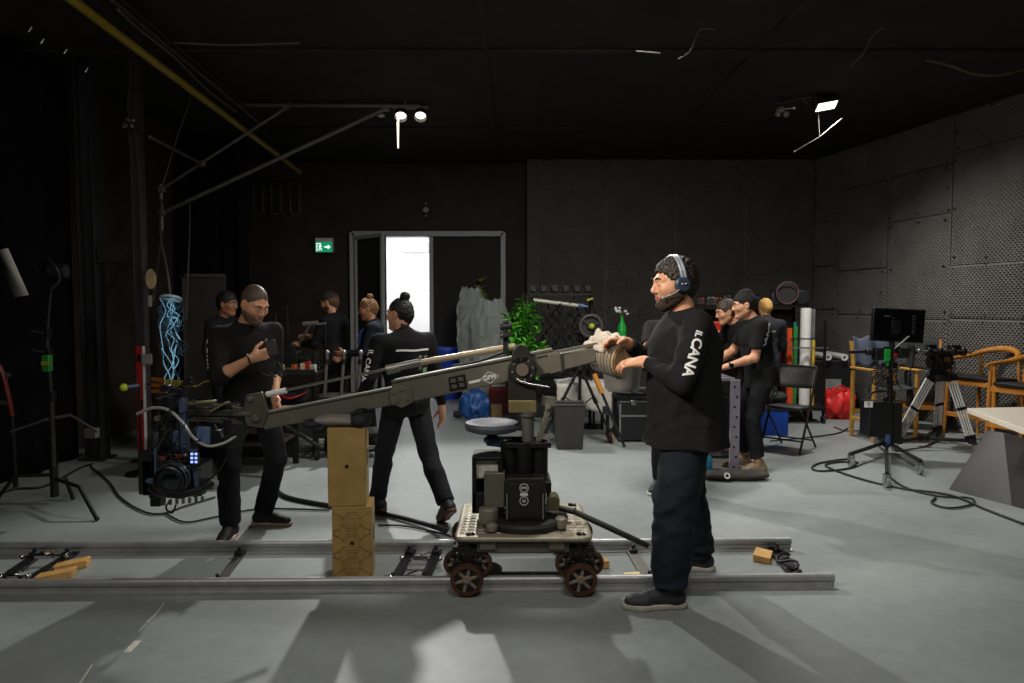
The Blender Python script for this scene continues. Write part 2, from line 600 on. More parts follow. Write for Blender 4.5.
    C = lambda a, b, ra, rb=None, k=.015, mode='u': S.cone(Hd(a), Hd(b), ra * hs, (ra if rb is None else rb) * hs, k=k, mode=mode)
    fj = fb ** .4
    E((0, -.014, .022), (.076, .097, .097))
    E((0, .028, -.03), (.061 * fj, .066, .092), .03)
    for k in (1, -1):
        C((k * .05 * fj, .0, -.06), (k * .018, .07, -.1), .021 * fj, .017, k=.03)
        C((k * .042, .068, -.022), (k * .048, .045, -.02), .02, .018, k=.03)          # cheek
        C((k * .012, .089, .03), (k * .046, .074, .028), .0095, .009, k=.018)           # brow
        E((k * .031, .1, .006), (.015, .013, .011), .014, 's')
        E((k * .031, .083, .005), (.0145, .0125, .0125), .004)
        C((k * .018, .095, .005), (k * .044, .09, .004), .0022, k=.003, mode='s')       # lid line
        E((k * .0785, -.006, -.008), (.011, .021, .033), .008, R=rot((0, 0, 1), k * .35))
        E((k * .086, .0, -.006), (.006, .01, .018), .006, 's')
        E((k * .0105, .1, -.03), (.0085, .01, .008), .008)
    C((0, .09, .018), (0, .112, -.02), .0085, .0115, k=.012)
    E((0, .111, -.024), (.0125, .011, .0105), .008)
    C((0, .085, -.098), (0, .07, -.105), .017, .02, k=.025)
    C((-.017, .093, -.054), (.017, .093, -.054), .0065, k=.008)
    C((-.015, .0925, -.066), (.015, .0925, -.066), .0075, k=.008)
    C((-.022, .1, -.0598), (.022, .1, -.0598), .0028, k=.004, mode='s')
    vs, q = S.mesh()
    vs = laplace(vs, q, 1, .35)
    ms = M_skin(skin)
    lips = mat('lips', '9c5a4c', .45, var=.08, scale=60)
    fc = vs[q].mean(1) - hc
    loc_ = (fc @ Hm) / hs
    lm = (np.abs(loc_[:, 0]) < .022) & (loc_[:, 1] > .085) & (loc_[:, 2] > -.074) & (loc_[:, 2] < -.049)
    me = np_mesh(name, vs - base, q, [ms, lips], midx=lm.astype(np.int32))
    root = bpy.data.objects.new(name, me)
    col.objects.link(root)
    root.location = base
    LOCAL[root.name] = Matrix.Translation(V(base))
    tag(root, label, 'person')
    def child(nm, v, qq, m, lab=None):
        o = bpy.data.objects.new(nm, np_mesh(nm, v - base, qq, m))
        col.objects.link(o); o.parent = root
        LOCAL[o.name] = Matrix.Translation(V(base))
        if lab: o['label'] = lab
        return o
    # --- shirt
    S = SDF(lo, hi, h)
    torso(S, .017 + .006 * (fat - 1), k=.07)
    S.cone(T((0, -.005, .02)), T((0, .005, -shirt_len)), .165 * s * fb ** .5 * skirt, .192 * s * fb ** .5 * skirt, k=.06, flat=(Tm[:, 1], .68 * fb ** .45))
    for k in (1, -1):
        g = .018 * s
        S.cone(sh[k], el[k], (.054 * fb ** .5) * s + g * .8, .047 * s * fb ** .4 + g * .6, k=.045)
        if sleeve == 'long':
            S.cone(el[k], el[k] + (wr[k] - el[k]) * .9, .046 * s * fb ** .4 + g * .55, .034 * s * fb ** .3 + g * .4, k=.02, cut=0)
        elif sleeve == 'rolled':
            S.cone(el[k], el[k] + (wr[k] - el[k]) * .28, .047 * s * fb ** .4 + g * .6, .046 * s * fb ** .4 + g * .5, k=.02, cut=0)
    if sleeve == 'tee':
        for k in (1, -1):     # sleeve ends above the elbow
            m_ = sh[k] + (el[k] - sh[k]) * .72
            d_ = nrm(el[k] - sh[k])
            S.cone(m_ + d_ * .06 * s, el[k] + d_ * .1 * s, .085 * s, k=0.001, mode='s')
    S.keep(T((0, 0, -shirt_len)), Tm[:, 2])
    S.ell(nb + Ts @ np.array([0, .012, .052]) * s, np.array((.068, .066, .04)) * s * fb ** .2, Ts, k=.01, mode='s')
    vs, q = S.mesh(); vs = laplace(vs, q, 2, .5)
    N = vnormals(vs, q)
    loc2 = (vs - base) @ B
    fo = folds(loc2, seed, 17, (1, 1, .8)) * .7 + folds(loc2, seed + 3, 42, (1, 1, .8)) * .35
    zz = (vs - pel) @ Tm[:, 2] / s
    amp = np.where(zz < .3, .0105, .006) * folds_amp
    vs = vs + N * (fo * amp)[:, None]
    shirt_o = child('shirt', vs, q, mat('cloth_' + shirt, shirt, .9, var=.1, scale=8, bump=.15, bscale=300, spec=.2))
    shirt_bvh = BVHTree.FromPolygons([tuple(p) for p in vs.tolist()], q.tolist())
    # --- trousers
    S = SDF(lo, hi, h)
    S.ell(T((0, -.018, .0)), np.array((.168 * fb ** .45, .122 * fb ** .9, .13)) * s, Tm, k=.05)
    for k in (1, -1):
        S.cone(hp[k] + u * .0, kn[k], .09 * s * fb ** .5 * leg ** .3, .068 * s * fb ** .4 * leg, k=.03)
        S.cone(kn[k], kn[k] + (an[k] - kn[k]) * tcut, .068 * s * fb ** .4 * leg, .064 * s * leg, k=.02, cut=0)
    vs, q = S.mesh(); vs = laplace(vs, q, 1, .5)
    N = vnormals(vs, q)
    loc2 = (vs - base) @ B
    fo = folds(loc2, seed + 50, 30, (.6, .6, 1.5)) * .7 + folds(loc2, seed + 51, 60, (.5, .5, 1.6)) * .3
    zl = loc2[:, 2] / s
    amp = (.003 + .007 * np.exp(-((zl - .48) / .14) ** 2) + .008 * np.exp(-((zl - .13) / .1) ** 2)) * folds_amp
    vs = vs + N * (fo * amp)[:, None]
    child('trousers', vs, q, mat('cloth_' + trousers, trousers, .85, var=.12, scale=10, bump=.15, bscale=250, spec=.25))
    # --- shoes
    for k in (1, -1):
        hl, ff, fu = fd[k]
        sd = np.cross(ff, fu)
        lo2, hi2 = hl - .32 * s, hl + .36 * s
        hh = min(h, .005)
        def P(a, b, c): return hl + (ff * a * foot + sd * b * k + fu * c) * s
        S = SDF(lo2, hi2, hh)
        S.cone(P(-.01, 0, .05), P(.19, 0, .038), .042 * s, .034 * s, k=.02, flat=(sd, 1.05))
        S.cone(P(.14, .008, .036), P(.2, .002, .034), .042 * s, .032 * s, k=.02, flat=(fu, .8))
        S.cone(P(.0, 0, .05), P(.02, 0, .1), .04 * s, .046 * s, k=.03)
        S.cone(P(.05, 0, .08), P(.12, 0, .06), .034 * s, .03 * s, k=.03)
        S.keep(P(0, 0, .022), fu)
        v1, q1 = S.mesh(); v1 = laplace(v1, q1, 1, .4)
        so = child('shoe', v1, q1, mat('shoe_' + shoe, shoe, .6, var=.2, scale=30, bump=.25, bscale=160))
        S = SDF(lo2, hi2, hh)
        S.cone(P(-.02, 0, .02), P(.07, 0, .02), .043 * s, .041 * s, k=.02)
        S.cone(P(.07, .0, .02), P(.16, .006, .02), .041 * s, .048 * s, k=.02)
        S.cone(P(.16, .006, .02), P(.21, .003, .022), .048 * s, .034 * s, k=.02)
        S.keep(P(0, 0, .0), fu); S.keep(P(0, 0, .03), -fu)
        v1, q1 = S.mesh(); v1 = laplace(v1, q1, 1, .4)
        o = child('sole', v1, q1, mat('sole_' + sole, sole, .6, var=.1))
        o.parent = so
    # --- eyes
    for k in (1, -1):
        mb = MB(); mb.ball(V(Hd((k * .031, .0838, .0045))), .0096 * hs, 12, 8)
        e = mb.build('eye', mat('eyeball', 'c9c2b8', .25, var=.05), root)
        mb = MB(); mb.ball(V(Hd((k * .031, .0888, .002))), .0054 * hs, 10, 6)
        mb.build('iris', mat('iris', '1c120c', .2, var=.1), e)
        mb = MB()
        mb.tube([V(Hd((k * a, b, c))) for a, b, c in ((.012, .099, .031), (.022, .0985, .036), (.034, .094, .037), (.048, .083, .031))], .004, 6,
                rs=[.003 * hs, .0048 * hs, .0042 * hs, .0022 * hs])
        mb.build('eyebrow', mat('hair_' + haircol, haircol, .6), root)
    # --- hair
    hm = mat('hair_' + haircol, haircol, .55, var=.35, scale=60, bump=.5, bscale=180)
    hlo, hhi = hc - .21 * hs, hc + .26 * hs
    def hair_mesh(S, nm, m, amp=.0, frq=90):
        v1, q1 = S.mesh()
        if amp:
            v1 = v1 + vnormals(v1, q1) * (amp * folds(v1, seed + 9, frq))[:, None]
        return child(nm, v1, q1, m)
    if hair is not None:
        g, zf, slope = hair          # thickness, front hairline height, nape drop
        S = SDF(hlo, hhi, min(h, .005))
        S.ell(Hd((0, -.018, .024)), np.array((.078 + g * .8, .099 + g * .8, .099 + g)) * hs, Hm, k=.02)
        if g > .02: S.ell(Hd((0, .02, .075)), np.array((.07, .07, .055)) * hs, Hm, k=.03)
        S.cone(Hd((0, -.085, -.02)), Hd((0, -.07, -.06)), (.036 + g * .35) * hs, (.03 + g * .2) * hs, k=.03)
        S.keep(Hd((0, .09, zf)), Hm @ np.array((0, -.78, .62 + slope)), .0028)
        for k in (1, -1):
            S.ell(Hd((k * .085, .004, -.012)), np.array((.025, .022, .036)) * hs, Hm, k=.01, mode='s')
        hair_mesh(S, 'hair', hm, curls or (.004 if hair[0] > .004 else .0008), 250 if curls else 330)
    if bun:
        S = SDF(hlo, hhi + .1, min(h, .005))
        S.ell(Hd((0, -.062, .135)), np.array((.04, .042, .036)) * hs, Hm)
        S.cone(Hd((0, -.055, .09)), Hd((0, -.06, .13)), .03 * hs, k=.02)
        hair_mesh(S, 'hair_bun', hm, .004, 120)
    if beard:
        S = SDF(hlo, hhi, min(h, .005))
        g = beard
        S.ell(Hd((0, .028, -.034)), np.array((.063 * fj + g, .067 + g, .092 + g)) * hs, Hm)
        for k in (1, -1):
            S.cone(Hd((k * .05 * fj, .0, -.06)), Hd((k * .018, .07, -.1)), (.022 * fj + g) * hs, (.019 + g) * hs, k=.03)
        S.cone(Hd((0, .085, -.1)), Hd((0, .07, -.107)), (.018 + g) * hs, (.021 + g) * hs, k=.02)
        S.keep(Hd((0, .09, -.056)), Hm @ np.array((0, -.38, -1)), .002)
        S.ell(Hd((0, .1, -.058)), np.array((.024, .03, .0125)) * hs, Hm, k=.004, mode='s')
        S.keep(Hd((0, -.01, 0)), Hm @ np.array((0, 1, -.15)))
        hair_mesh(S, 'beard', mat('beard_' + (beardcol or haircol), beardcol or haircol, .85, var=.4, scale=90, bump=.6, bscale=220), .002, 260)
    if cap:
        kind, cc = cap
        S = SDF(hlo, hhi, min(h, .005))
        S.ell(Hd((0, -.014, .03)), np.array((.087, .107, .103)) * hs, Hm)
        if kind == 'cap':
            S.keep(Hd((0, 0, .042)), Hm @ np.array((0, -.12, 1)))
            a = np.array((.07, .085, .012))
            S.ell(Hd((0, .115, .05)), a * hs, Hm @ rot((1, 0, 0), -.15), k=.004)
        else:
            S.keep(Hd((0, .0, .03)), Hm @ np.array((0, -.28, 1)))
            S.ell(Hd((0, -.03, .115)), np.array((.05, .06, .035)) * hs, Hm, k=.03)
        v1, q1 = S.mesh()
        child(kind, v1, q1, mat('cap_' + cc, cc, .9, var=.1, bump=.3, bscale=200))
    return dict(root=root, Hd=Hd, Hm=Hm, hs=hs, bvh=shirt_bvh, sh=sh, el=el, wr=wr, T=T, Tm=Tm, Ts=Ts, B=B, pel=pel, nb=nb, s=s)
# ------------------------------------------------------------------ the room
def struct(mb, name, m, parent=None, **k):
    o = mb.build(name, m, parent, **k)
    if parent is None: o['kind'] = 'structure'
    return o

CEIL = 3.95
BACK = 12.0
def wallx(y): return 7.418 - .204 * y          # right wall leans inward with depth

def floor_mat():
    m = bpy.data.materials.new('painted_concrete')
    m.use_nodes = True
    nt = m.node_tree; N, L = nt.nodes, nt.links
    b = N['Principled BSDF']
    tc = N.new('ShaderNodeTexCoord')
    n1 = N.new('ShaderNodeTexNoise'); n1.inputs['Scale'].default_value = .7; n1.inputs['Detail'].default_value = 8
    n2 = N.new('ShaderNodeTexNoise'); n2.inputs['Scale'].default_value = 14; n2.inputs['Detail'].default_value = 6
    L.new(tc.outputs['Object'], n1.inputs['Vector']); L.new(tc.outputs['Object'], n2.inputs['Vector'])
    r1 = N.new('ShaderNodeValToRGB')
    r1.color_ramp.elements[0].position = .3; r1.color_ramp.elements[1].position = .72
    r1.color_ramp.elements[0].color = srgb('7f8482') + [1]; r1.color_ramp.elements[1].color = srgb('909593') + [1]
    L.new(n1.outputs['Fac'], r1.inputs['Fac'])
    r2 = N.new('ShaderNodeValToRGB')
    r2.color_ramp.elements[0].position = .35; r2.color_ramp.elements[1].position = .7
    r2.color_ramp.elements[0].color = (.88, .88, .88, 1); r2.color_ramp.elements[1].color = (1, 1, 1, 1)
    L.new(n2.outputs['Fac'], r2.inputs['Fac'])
    mx = N.new('ShaderNodeMix'); mx.data_type = 'RGBA'; mx.blend_type = 'MULTIPLY'; mx.inputs['Factor'].default_value = 1
    L.new(r1.outputs['Color'], mx.inputs['A']); L.new(r2.outputs['Color'], mx.inputs['B'])
    L.new(mx.outputs['Result'], b.inputs['Base Color'])
    rr = N.new('ShaderNodeMapRange'); rr.inputs['To Min'].default_value = .38; rr.inputs['To Max'].default_value = .55
    L.new(n1.outputs['Fac'], rr.inputs['Value']); L.new(rr.outputs['Result'], b.inputs['Roughness'])
    b.inputs['Specular IOR Level'].default_value = .4
    bp = N.new('ShaderNodeBump'); bp.inputs['Strength'].default_value = .08; bp.inputs['Distance'].default_value = .01
    L.new(n2.outputs['Fac'], bp.inputs['Height']); L.new(bp.outputs['Normal'], b.inputs['Normal'])
    return m

M_black = mat('black_paint', '3a332d', .8, var=.2, scale=3, spec=.2)
M_ceil = mat('ceiling_black', '2f2a26', .85, var=.25, scale=2, spec=.2)
M_foam = mat('acoustic_foam', '64605c', .95, var=.12, scale=3, spec=.15)
M_curt = mat('black_velvet', '0d0d0e', .95, var=.2, scale=4, spec=.1)
M_steel_black = mat('black_steel', '161616', .45, .3, var=.2)
M_blackplastic = mat('black_plastic', '17181a', .45, var=.15)
M_alu = mat('aluminium', 'a8a8a6', .38, .85, var=.1, scale=30)
M_chrome = mat('chrome', 'c0c0c0', .18, 1., var=.05)
M_rubber = mat('black_rubber', '0f0f10', .6, var=.2)
M_greyframe = mat('grey_door_frame', 'a3a3a1', .5, var=.06)
M_white = mat('white_plastic', 'd8d8d4', .45, var=.05)
M_wood = mat('pine_wood', 'c79a55', .55, var=.2, scale=18)

FL = MB().box((0, 4, -.05), (16, 18, .1))
struct(FL, 'floor', floor_mat())
# ceiling with joints and dust
struct(MB().box((0, 4, CEIL + .05), (16, 18, .1)), 'ceiling', M_ceil)
for i, (y, w, d) in enumerate(((2.2, .16, .1), (6.75, .12, .035), (9.6, .1, .02))):
    struct(MB().box((0, y, CEIL - d / 2), (15, w, d)), 'ceiling_beam', M_ceil, bevel=.006)
for x in (-.25, 2.3):
    struct(MB().box((x, 6, CEIL - .01), (.05, 11.8, .02)), 'ceiling_beam', M_ceil)

# back wall: left half plain black with the doorway, right half foam covered and a step nearer
DX0, DX1, DXM, DH = -2.70, -.15, -1.40, 2.77       # doorway outer frame
OX0 = -2.12                                         # open leaf covers up to here
wl = MB()
wl.box(((-7.5 + DX0) / 2, BACK + .1, CEIL / 2), (DX0 + 7.5, .2, CEIL))
wl.box(((DX0 + DX1) / 2, BACK + .1, (CEIL + DH) / 2), (DX1 - DX0, .2, CEIL - DH))
wl.box(((DX1 + .45) / 2, BACK + .1, CEIL / 2), (.45 - DX1, .2, CEIL))
struct(wl, 'wall_back', M_black)
YB2 = 11.7
struct(MB().box((3.0, YB2 + .25, CEIL / 2), (5.5, .5, CEIL)), 'wall_back_foam_side', mat('wall_return', '4a4643', .8, var=.1))
# side walls
struct(MB().box((-4.75, 4, CEIL / 2), (.2, 17, CEIL)), 'wall_left', M_black)
struct(MB().box((0, -4.6, CEIL / 2), (15, .2, CEIL)), 'wall_front', M_black)
wr_ = MB()
p0, p1 = V((wallx(-4.5), -4.5, 0)), V((wallx(12.4), 12.4, 0))
nw = V((1, .204, 0)).normalized()
wr_.prism([p0, p1, p1 + V((0, 0, CEIL)), p0 + V((0, 0, CEIL))], nw * .2)
wright = struct(wr_, 'wall_right', M_black)
wbf = [o for o in col.objects if o.name == 'wall_back_foam_side'][0]

def foam_panel(o, xd, zd, n, w, hh, parent, rnd):
    """egg-crate panel: checkerboard of peaks, real relief"""
    g = .027
    nu, nv = max(2, round(w / g)), max(2, round(hh / g))
    th = .02
    def fn(a, b):
        i, j = round(a * nu), round(b * nv)
        e = i in (0, nu) or j in (0, nv)
        z = .012 if e else (.04 if (i + j) % 2 else .016)
        if e and (i in (0, nu)) and (j in (0, nv)): z = .0
        return o + xd * (a * w) + zd * (b * hh) + n * (z + .006 * rnd)
    mb = MB()
    w1 = nu + 1
    fs = []
    for j in range(nv):
        for i in range(nu):
            a_, b_, c_, d_ = j * w1 + i, j * w1 + i + 1, (j + 1) * w1 + i + 1, (j + 1) * w1 + i
            fs += [(a_, b_, d_), (b_, c_, d_)] if (i + j) % 2 else [(a_, b_, c_), (a_, c_, d_)]
    mb.add([fn(i / nu, j / nv) for j in range(nv + 1) for i in range(nu + 1)], fs)
    # skirt
    c = [o, o + xd * w, o + xd * w + zd * hh, o + zd * hh]
    mb.prism([p + n * .001 for p in c], n * .012)
    pts = []
    o_ = mb.build('foam_panel', M_foam, parent, smooth=False)
    # screw washers that pull the foam in
    wb = MB()
    for a, b in ((.05, .06), (.95, .06), (.5, .05), (.05, .94), (.95, .94), (.5, .95), (.06, .5), (.94, .5)):
        q = o + xd * (a * w + random.uniform(-.03, .03)) + zd * (b * hh + random.uniform(-.02, .02))
        wb.cyl(q + n * .025, q + n * .042, .012, .016, 8)
    wb.build('washers', mat('washer', '2a2827', .8), o_, smooth=True)

rn = random.Random(3)
zd = V((0, 0, 1))
# right wall columns (depth from, to) with staggered horizontal seams
xdir = V((.204, -1, 0)).normalized()
cols = [(11.68, 11.1, [0, .75, 1.47, 2.18, 2.9, 3.95]), (11.08, 10.05, [0, .72, 1.4, 2.08, 3.33, 3.95]), (10.03, 8.96, [0, .7, 1.36, 2.72, 3.35, 3.95]),
        (8.94, 7.88, [0, .68, 1.38, 2.05, 3.46, 3.95]), (7.86, 6.8, [0, .7, 1.4, 2.7, 3.95]), (6.78, 5.7, [0, .7, 1.4, 2.1, 3.4, 3.95])]
for ya, yb, zs in cols:
    a = V((wallx(ya), ya, 0)); L_ = (V((wallx(yb), yb, 0)) - a).length
    for z0, z1 in zip(zs[:-1], zs[1:]):
        if rn.random() < .0: continue
        foam_panel(a + zd * (z0 + .006) - nw * .0, xdir, zd, -nw, L_, z1 - z0 - .012, wright, rn.uniform(-1, 3))
# back foam wall
bx = [.42, 1.55, 2.7, 3.85, 5.0]
zs_ = [[0, .72, 1.42, 2.8, 3.5, 3.95], [0, .72, 1.45, 2.12, 3.5, 3.95], [0, .7, 1.4, 2.78, 3.45, 3.95], [0, .72, 1.4, 2.05, 3.42, 3.95]]
for (xa, xb), zs in zip(zip(bx[:-1], bx[1:]), zs_):
    for z0, z1 in zip(zs[:-1], zs[1:]):
        foam_panel(V((xa + .005, YB2, z0 + .006)), V((1, 0, 0)), zd, V((0, -1, 0)), xb - xa - .01, z1 - z0 - .012, wbf, rn.uniform(-1, 3))

# double door: frame, closed right leaf, left leaf swung open
M_leaf = mat('door_leaf_black', '1f1d1b', .75, var=.15)
df = MB()
for x in (DX0, DX1): df.box((x, BACK - .03, DH / 2), (.085, .22, DH))
df.box(((DX0 + DX1) / 2, BACK - .03, DH - .02), (DX1 - DX0, .22, .09))
door1 = struct(df, 'door_1', M_greyframe, bevel=.008)
d2 = MB(); d2.box(((DXM + DX1) / 2, BACK + .0, (DH - .09) / 2), (DX1 - DXM - .05, .06, DH - .04))
door2 = struct(d2, 'door_2', M_leaf)
st = MB()
st.box((DXM + .03, BACK - .04, DH / 2 - .04), (.07, .1, DH - .06))
st.build('leaf_frame', M_greyframe, door2, bevel=.005)
hg = V((DX0 + .06, BACK - .14, 0)); ed = V((-2.05, BACK - .14 - .62, 0))
dl = (ed - hg); nn = V((-dl.y, dl.x, 0)).normalized() * .05
d3 = MB(); d3.prism([hg, ed, ed + zd * (DH - .1), hg + zd * (DH - .1)], nn)
door3 = struct(d3, 'door_3', M_leaf)
u_ = dl.normalized()
lf = MB()
for p in (hg + u_ * .03, ed - u_ * .025):
    lf.bar(p - nn * .2, p - nn * .2 + zd * (DH - .08), .06, .06, up=nn)
lf.bar(hg - nn * .2 + zd * (DH - .1), ed - nn * .2 + zd * (DH - .1), .06, .06)
lf.build('leaf_frame', M_greyframe, door3, bevel=.004)
hb = MB(); q = ed - u_ * .12 - nn * 1.2 + zd * 1.05
hb.tube([q, q - nn * .9, q - nn * .9 - u_ * .12], .011)
hb.build('door_handle', M_chrome, door3)

# bright lobby behind the doorway
M_lobby = mat('white_lobby_paint', 'f2f3f3', .7, var=.02)
struct(MB().box((-1.4, BACK + 2.4, 1.6), (4.4, .1, 3.2)), 'wall_lobby', M_lobby)
struct(MB().box((.75, BACK + 1.3, 1.6), (.1, 2.3, 3.2)), 'wall_lobby_right', M_lobby)
struct(MB().box((-3.55, BACK + 1.3, 1.6), (.1, 2.3, 3.2)), 'wall_lobby_left', M_lobby)
struct(MB().box((-1.4, BACK + 1.3, 3.2), (4.4, 2.4, .1)), 'ceiling_lobby', M_lobby)
struct(MB().box((-1.4, BACK + 1.35, .002), (4.4, 2.2, .02)), 'floor_lobby', mat('lobby_floor', '77797a', .6, var=.08))
tr = MB()
tr.box((-1.75, BACK + 2.33, 2.62), (.9, .03, .012)); tr.box((-1.7, BACK + 2.33, 2.72), (.07, .04, .2)); tr.box((-1.62, BACK + 2.33, 2.72), (.015, .04, .22))
struct(tr, 'trim_1', mat('lobby_trim', 'b9bbbb', .6))

# dark vent frames high on the back wall
for i, (xa, xb) in enumerate(((253, 263), (271, 281), (290, 300))):
    a, b = at(xa, 183, 11.95), at(xb, 214, 11.95)
    f = MB(); w = .035
    f.box(((a.x + b.x) / 2, 11.96, a.z), (b.x - a.x + w, .06, w)); f.box(((a.x + b.x) / 2, 11.96, b.z), (b.x - a.x + w, .06, w))
    for x in (a.x, b.x): f.box((x, 11.96, (a.z + b.z) / 2), (w, .06, abs(a.z - b.z) + w))
    o = struct(f, 'window_%d' % (i + 1), mat('dim_frame', '4c4845', .6), bevel=.004)
    MB().box(((a.x + b.x) / 2, 11.985, (a.z + b.z) / 2), (b.x - a.x, .02, abs(a.z - b.z))).build('shutter', M_leaf, o)

# exit sign: green with running man and arrow
a, b = at(315.5, 238, 11.9), at(333, 252.5, 11.9)
ex = thing('exit_sign', 'green illuminated exit sign with running figure and arrow on the back wall', 'sign', ((a.x + b.x) / 2, 11.9, b.z))
W_, H_ = b.x - a.x, a.z - b.z
MB().box(((a.x + b.x) / 2, 11.93, (a.z + b.z) / 2), (W_, .12, H_)).build('housing', M_white, ex, bevel=.006)
M_green = emit('exit_green', '0f8a5c', .9); M_wlit = emit('exit_white', 'e8fff4', 1.1)
MB().box(((a.x + b.x) / 2, 11.866, (a.z + b.z) / 2 - H_ * .13), (W_ * .95, .012, H_ * .7)).build('face', M_green, ex)
cx, cz = (a.x + b.x) / 2, (a.z + b.z) / 2 - H_ * .13
ar = MB()
def flat(pts, y=11.858): ar.prism([V((cx + p[0] * H_, y, cz + p[1] * H_)) for p in pts], (0, .006, 0))
flat([(.05, .05), (.28, .05), (.28, .17), (.48, 0), (.28, -.17), (.28, -.05), (.05, -.05)])
ar.build('arrow', M_wlit, ex, smooth=False)
ar = MB()
flat([(-.5, .26), (-.18, .26), (-.18, .2), (-.44, .2), (-.44, -.28), (-.5, -.28)])
ar.ball((cx - .22 * H_, 11.857, cz + .14 * H_), (.045 * H_, .004, .045 * H_), 10, 6)
for pts in ([(-.3, .1), (-.2, .1), (-.22, -.06), (-.31, -.06)], [(-.31, -.06), (-.25, -.06), (-.32, -.26), (-.38, -.24)], [(-.26, -.06), (-.2, -.05), (-.12, -.14), (-.13, -.26), (-.19, -.24), (-.19, -.16)],
            [(-.2, .1), (-.1, .04), (-.11, .0), (-.21, .05)], [(-.3, .1), (-.38, .02), (-.35, -.01), (-.28, .06)]):
    flat(pts)
ar.build('running_figure', M_wlit, ex, smooth=False)

# camera + light
cd = bpy.data.cameras.new('camera'); cam = bpy.data.objects.new('camera', cd); col.objects.link(cam)
cd.sensor_width = 36; cd.lens = FOC / 1024 * 36
cam.location = (0, 0, CAMZ); cam.rotation_euler = (PI / 2 - PITCH, 0, 0)
cd.clip_start = .05
sc.camera = cam
w = bpy.data.worlds.new('world'); sc.world = w; w.use_nodes = True
w.node_tree.nodes['Background'].inputs[0].default_value = (.9, .95, 1, 1)
w.node_tree.nodes['Background'].inputs[1].default_value = .02
sc.view_settings.view_transform = 'Standard'; sc.view_settings.look = 'None'
sc.view_settings.gamma = 1; sc.view_settings.use_curve_mapping = False
sc.view_settings.exposure = 0.

def light(kind, name, loc, target, power, color=(1, 1, 1), **k):
    l = bpy.data.lights.new(name, kind); o = bpy.data.objects.new(name, l); col.objects.link(o)
    o.location = loc; l.energy = power; l.color = color
    o.rotation_euler = (V(target) - V(loc)).to_track_quat('-Z', 'Y').to_euler()
    for a_, v_ in k.items(): setattr(l, a_, v_)
    return o
LAMP = at(411, 116, 8.6)
light('SPOT', 'flood_lamp_light', LAMP + V((0, -.12, -.03)), (0, 4.2, 0), 700, (1, .98, .94), spot_size=1.45, spot_blend=.5, shadow_soft_size=.07)
LAMP2 = at(826, 106, 8.2)
light('SPOT', 'right_flood_light', LAMP2 + V((0, -.1, -.08)), (4.55, 7.75, 0), 460, (1, .98, .95), spot_size=2.4, spot_blend=1., shadow_soft_size=.1)
light('AREA', 'ceiling_flood_left', (-2.3, .9, 3.75), (.4, 4.0, .7), 42, (1, .95, .88), size=.7, shape='SQUARE')
light('AREA', 'ceiling_flood_mid', (.6, 1.2, 3.8), (.4, 4.2, .3), 62, (1, .95, .88), size=1.2, shape='SQUARE')
light('AREA', 'added_fill_centre', (.9, 5.4, 3.85), (.6, 6.8, 0), 110, (1, .97, .92), size=.8, shape='SQUARE', spread=2.5)  # unseen fill light added to brighten the floor farther back
light('AREA', 'lobby_light', (-1.4, BACK + 1.2, 3.1), (-1.4, BACK + 1.6, 0), 150, (1, 1, 1), size=2.2, shape='SQUARE')
light('SPOT', 'added_face_spot', (-2.6, 1.4, 3.75), (.72, 3.9, 1.55), 900, (1, .92, .8), spot_size=.5, spot_blend=.9, shadow_soft_size=.25)  # narrow unseen spot added to brighten the operator's face
# ------------------------------------------------------------------ dolly track, crane, boxes
M_rail = mat('rail_aluminium', 'a4a5a4', .42, .5, var=.12, scale=14)
M_olive = mat('crane_grey', '6b675b', .42, .3, var=.1, scale=20, bump=.04)
M_olived = mat('crane_dark_grey', '2c2a26', .45, .4, var=.15, scale=20)
M_deck = mat('deck_metal', 'a39b88', .45, .3, var=.12, scale=25)
M_brass = mat('brass_grey', '8a8058', .4, .6, var=.1)
M_brown = mat('wheel_bronze', '5a3f30', .4, .5, var=.2)
M_tan = mat('cork_tan', 'b08f6c', .7, var=.15, scale=40)
M_cloth = mat('beige_wrap', 'b8aea0', .8, var=.15, scale=15, bump=.3, bscale=60)
M_plasticgrey = mat('grey_tub', '6f6b66', .35, var=.1)
M_blue = mat('blue_paint', '2c4a78', .45, var=.15)
M_red = mat('red_plastic', 'a3221c', .45, var=.15)

trk = thing('dolly_track', 'silver two-rail dolly track lying across the grey floor under the crane', 'camera track', gnd(420, 575))
def rail(a, b):
    d = (b - a).normalized(); n = V((-d.y, d.x, 0)); z = V((0, 0, 1))
    prof = [(-.042, 0), (.042, 0), (.042, .009), (.013, .014), (.012, .034)]
    prof += [(.024 * math.cos(t), .055 + .024 * math.sin(t)) for t in [math.radians(x) for x in range(-55, 236, 29)]]
    prof += [(-.012, .034), (-.013, .014), (-.042, .009)]
    mb = MB(); mb.prism([a + n * x + z * y for x, y in prof], b - a)
    return mb
nA, nB = gnd(-90, 594.5), gnd(833, 587)
fA, fB = gnd(-90, 554.5), gnd(790, 549.5)
rail(nA, nB).build('rail', M_rail, trk)
rail(fA, fB).build('rail', M_rail, trk)
rd = (nB - nA).normalized(); rp = V((-rd.y, rd.x, 0))
def onrail(A, B, px):
    lo, hi = A, B
    for _ in range(40):
        m = (lo + hi) / 2
        if 512 + FOC * m.x / (m.y * .985 + .085) < px: lo = m
        else: hi = m
    return lo
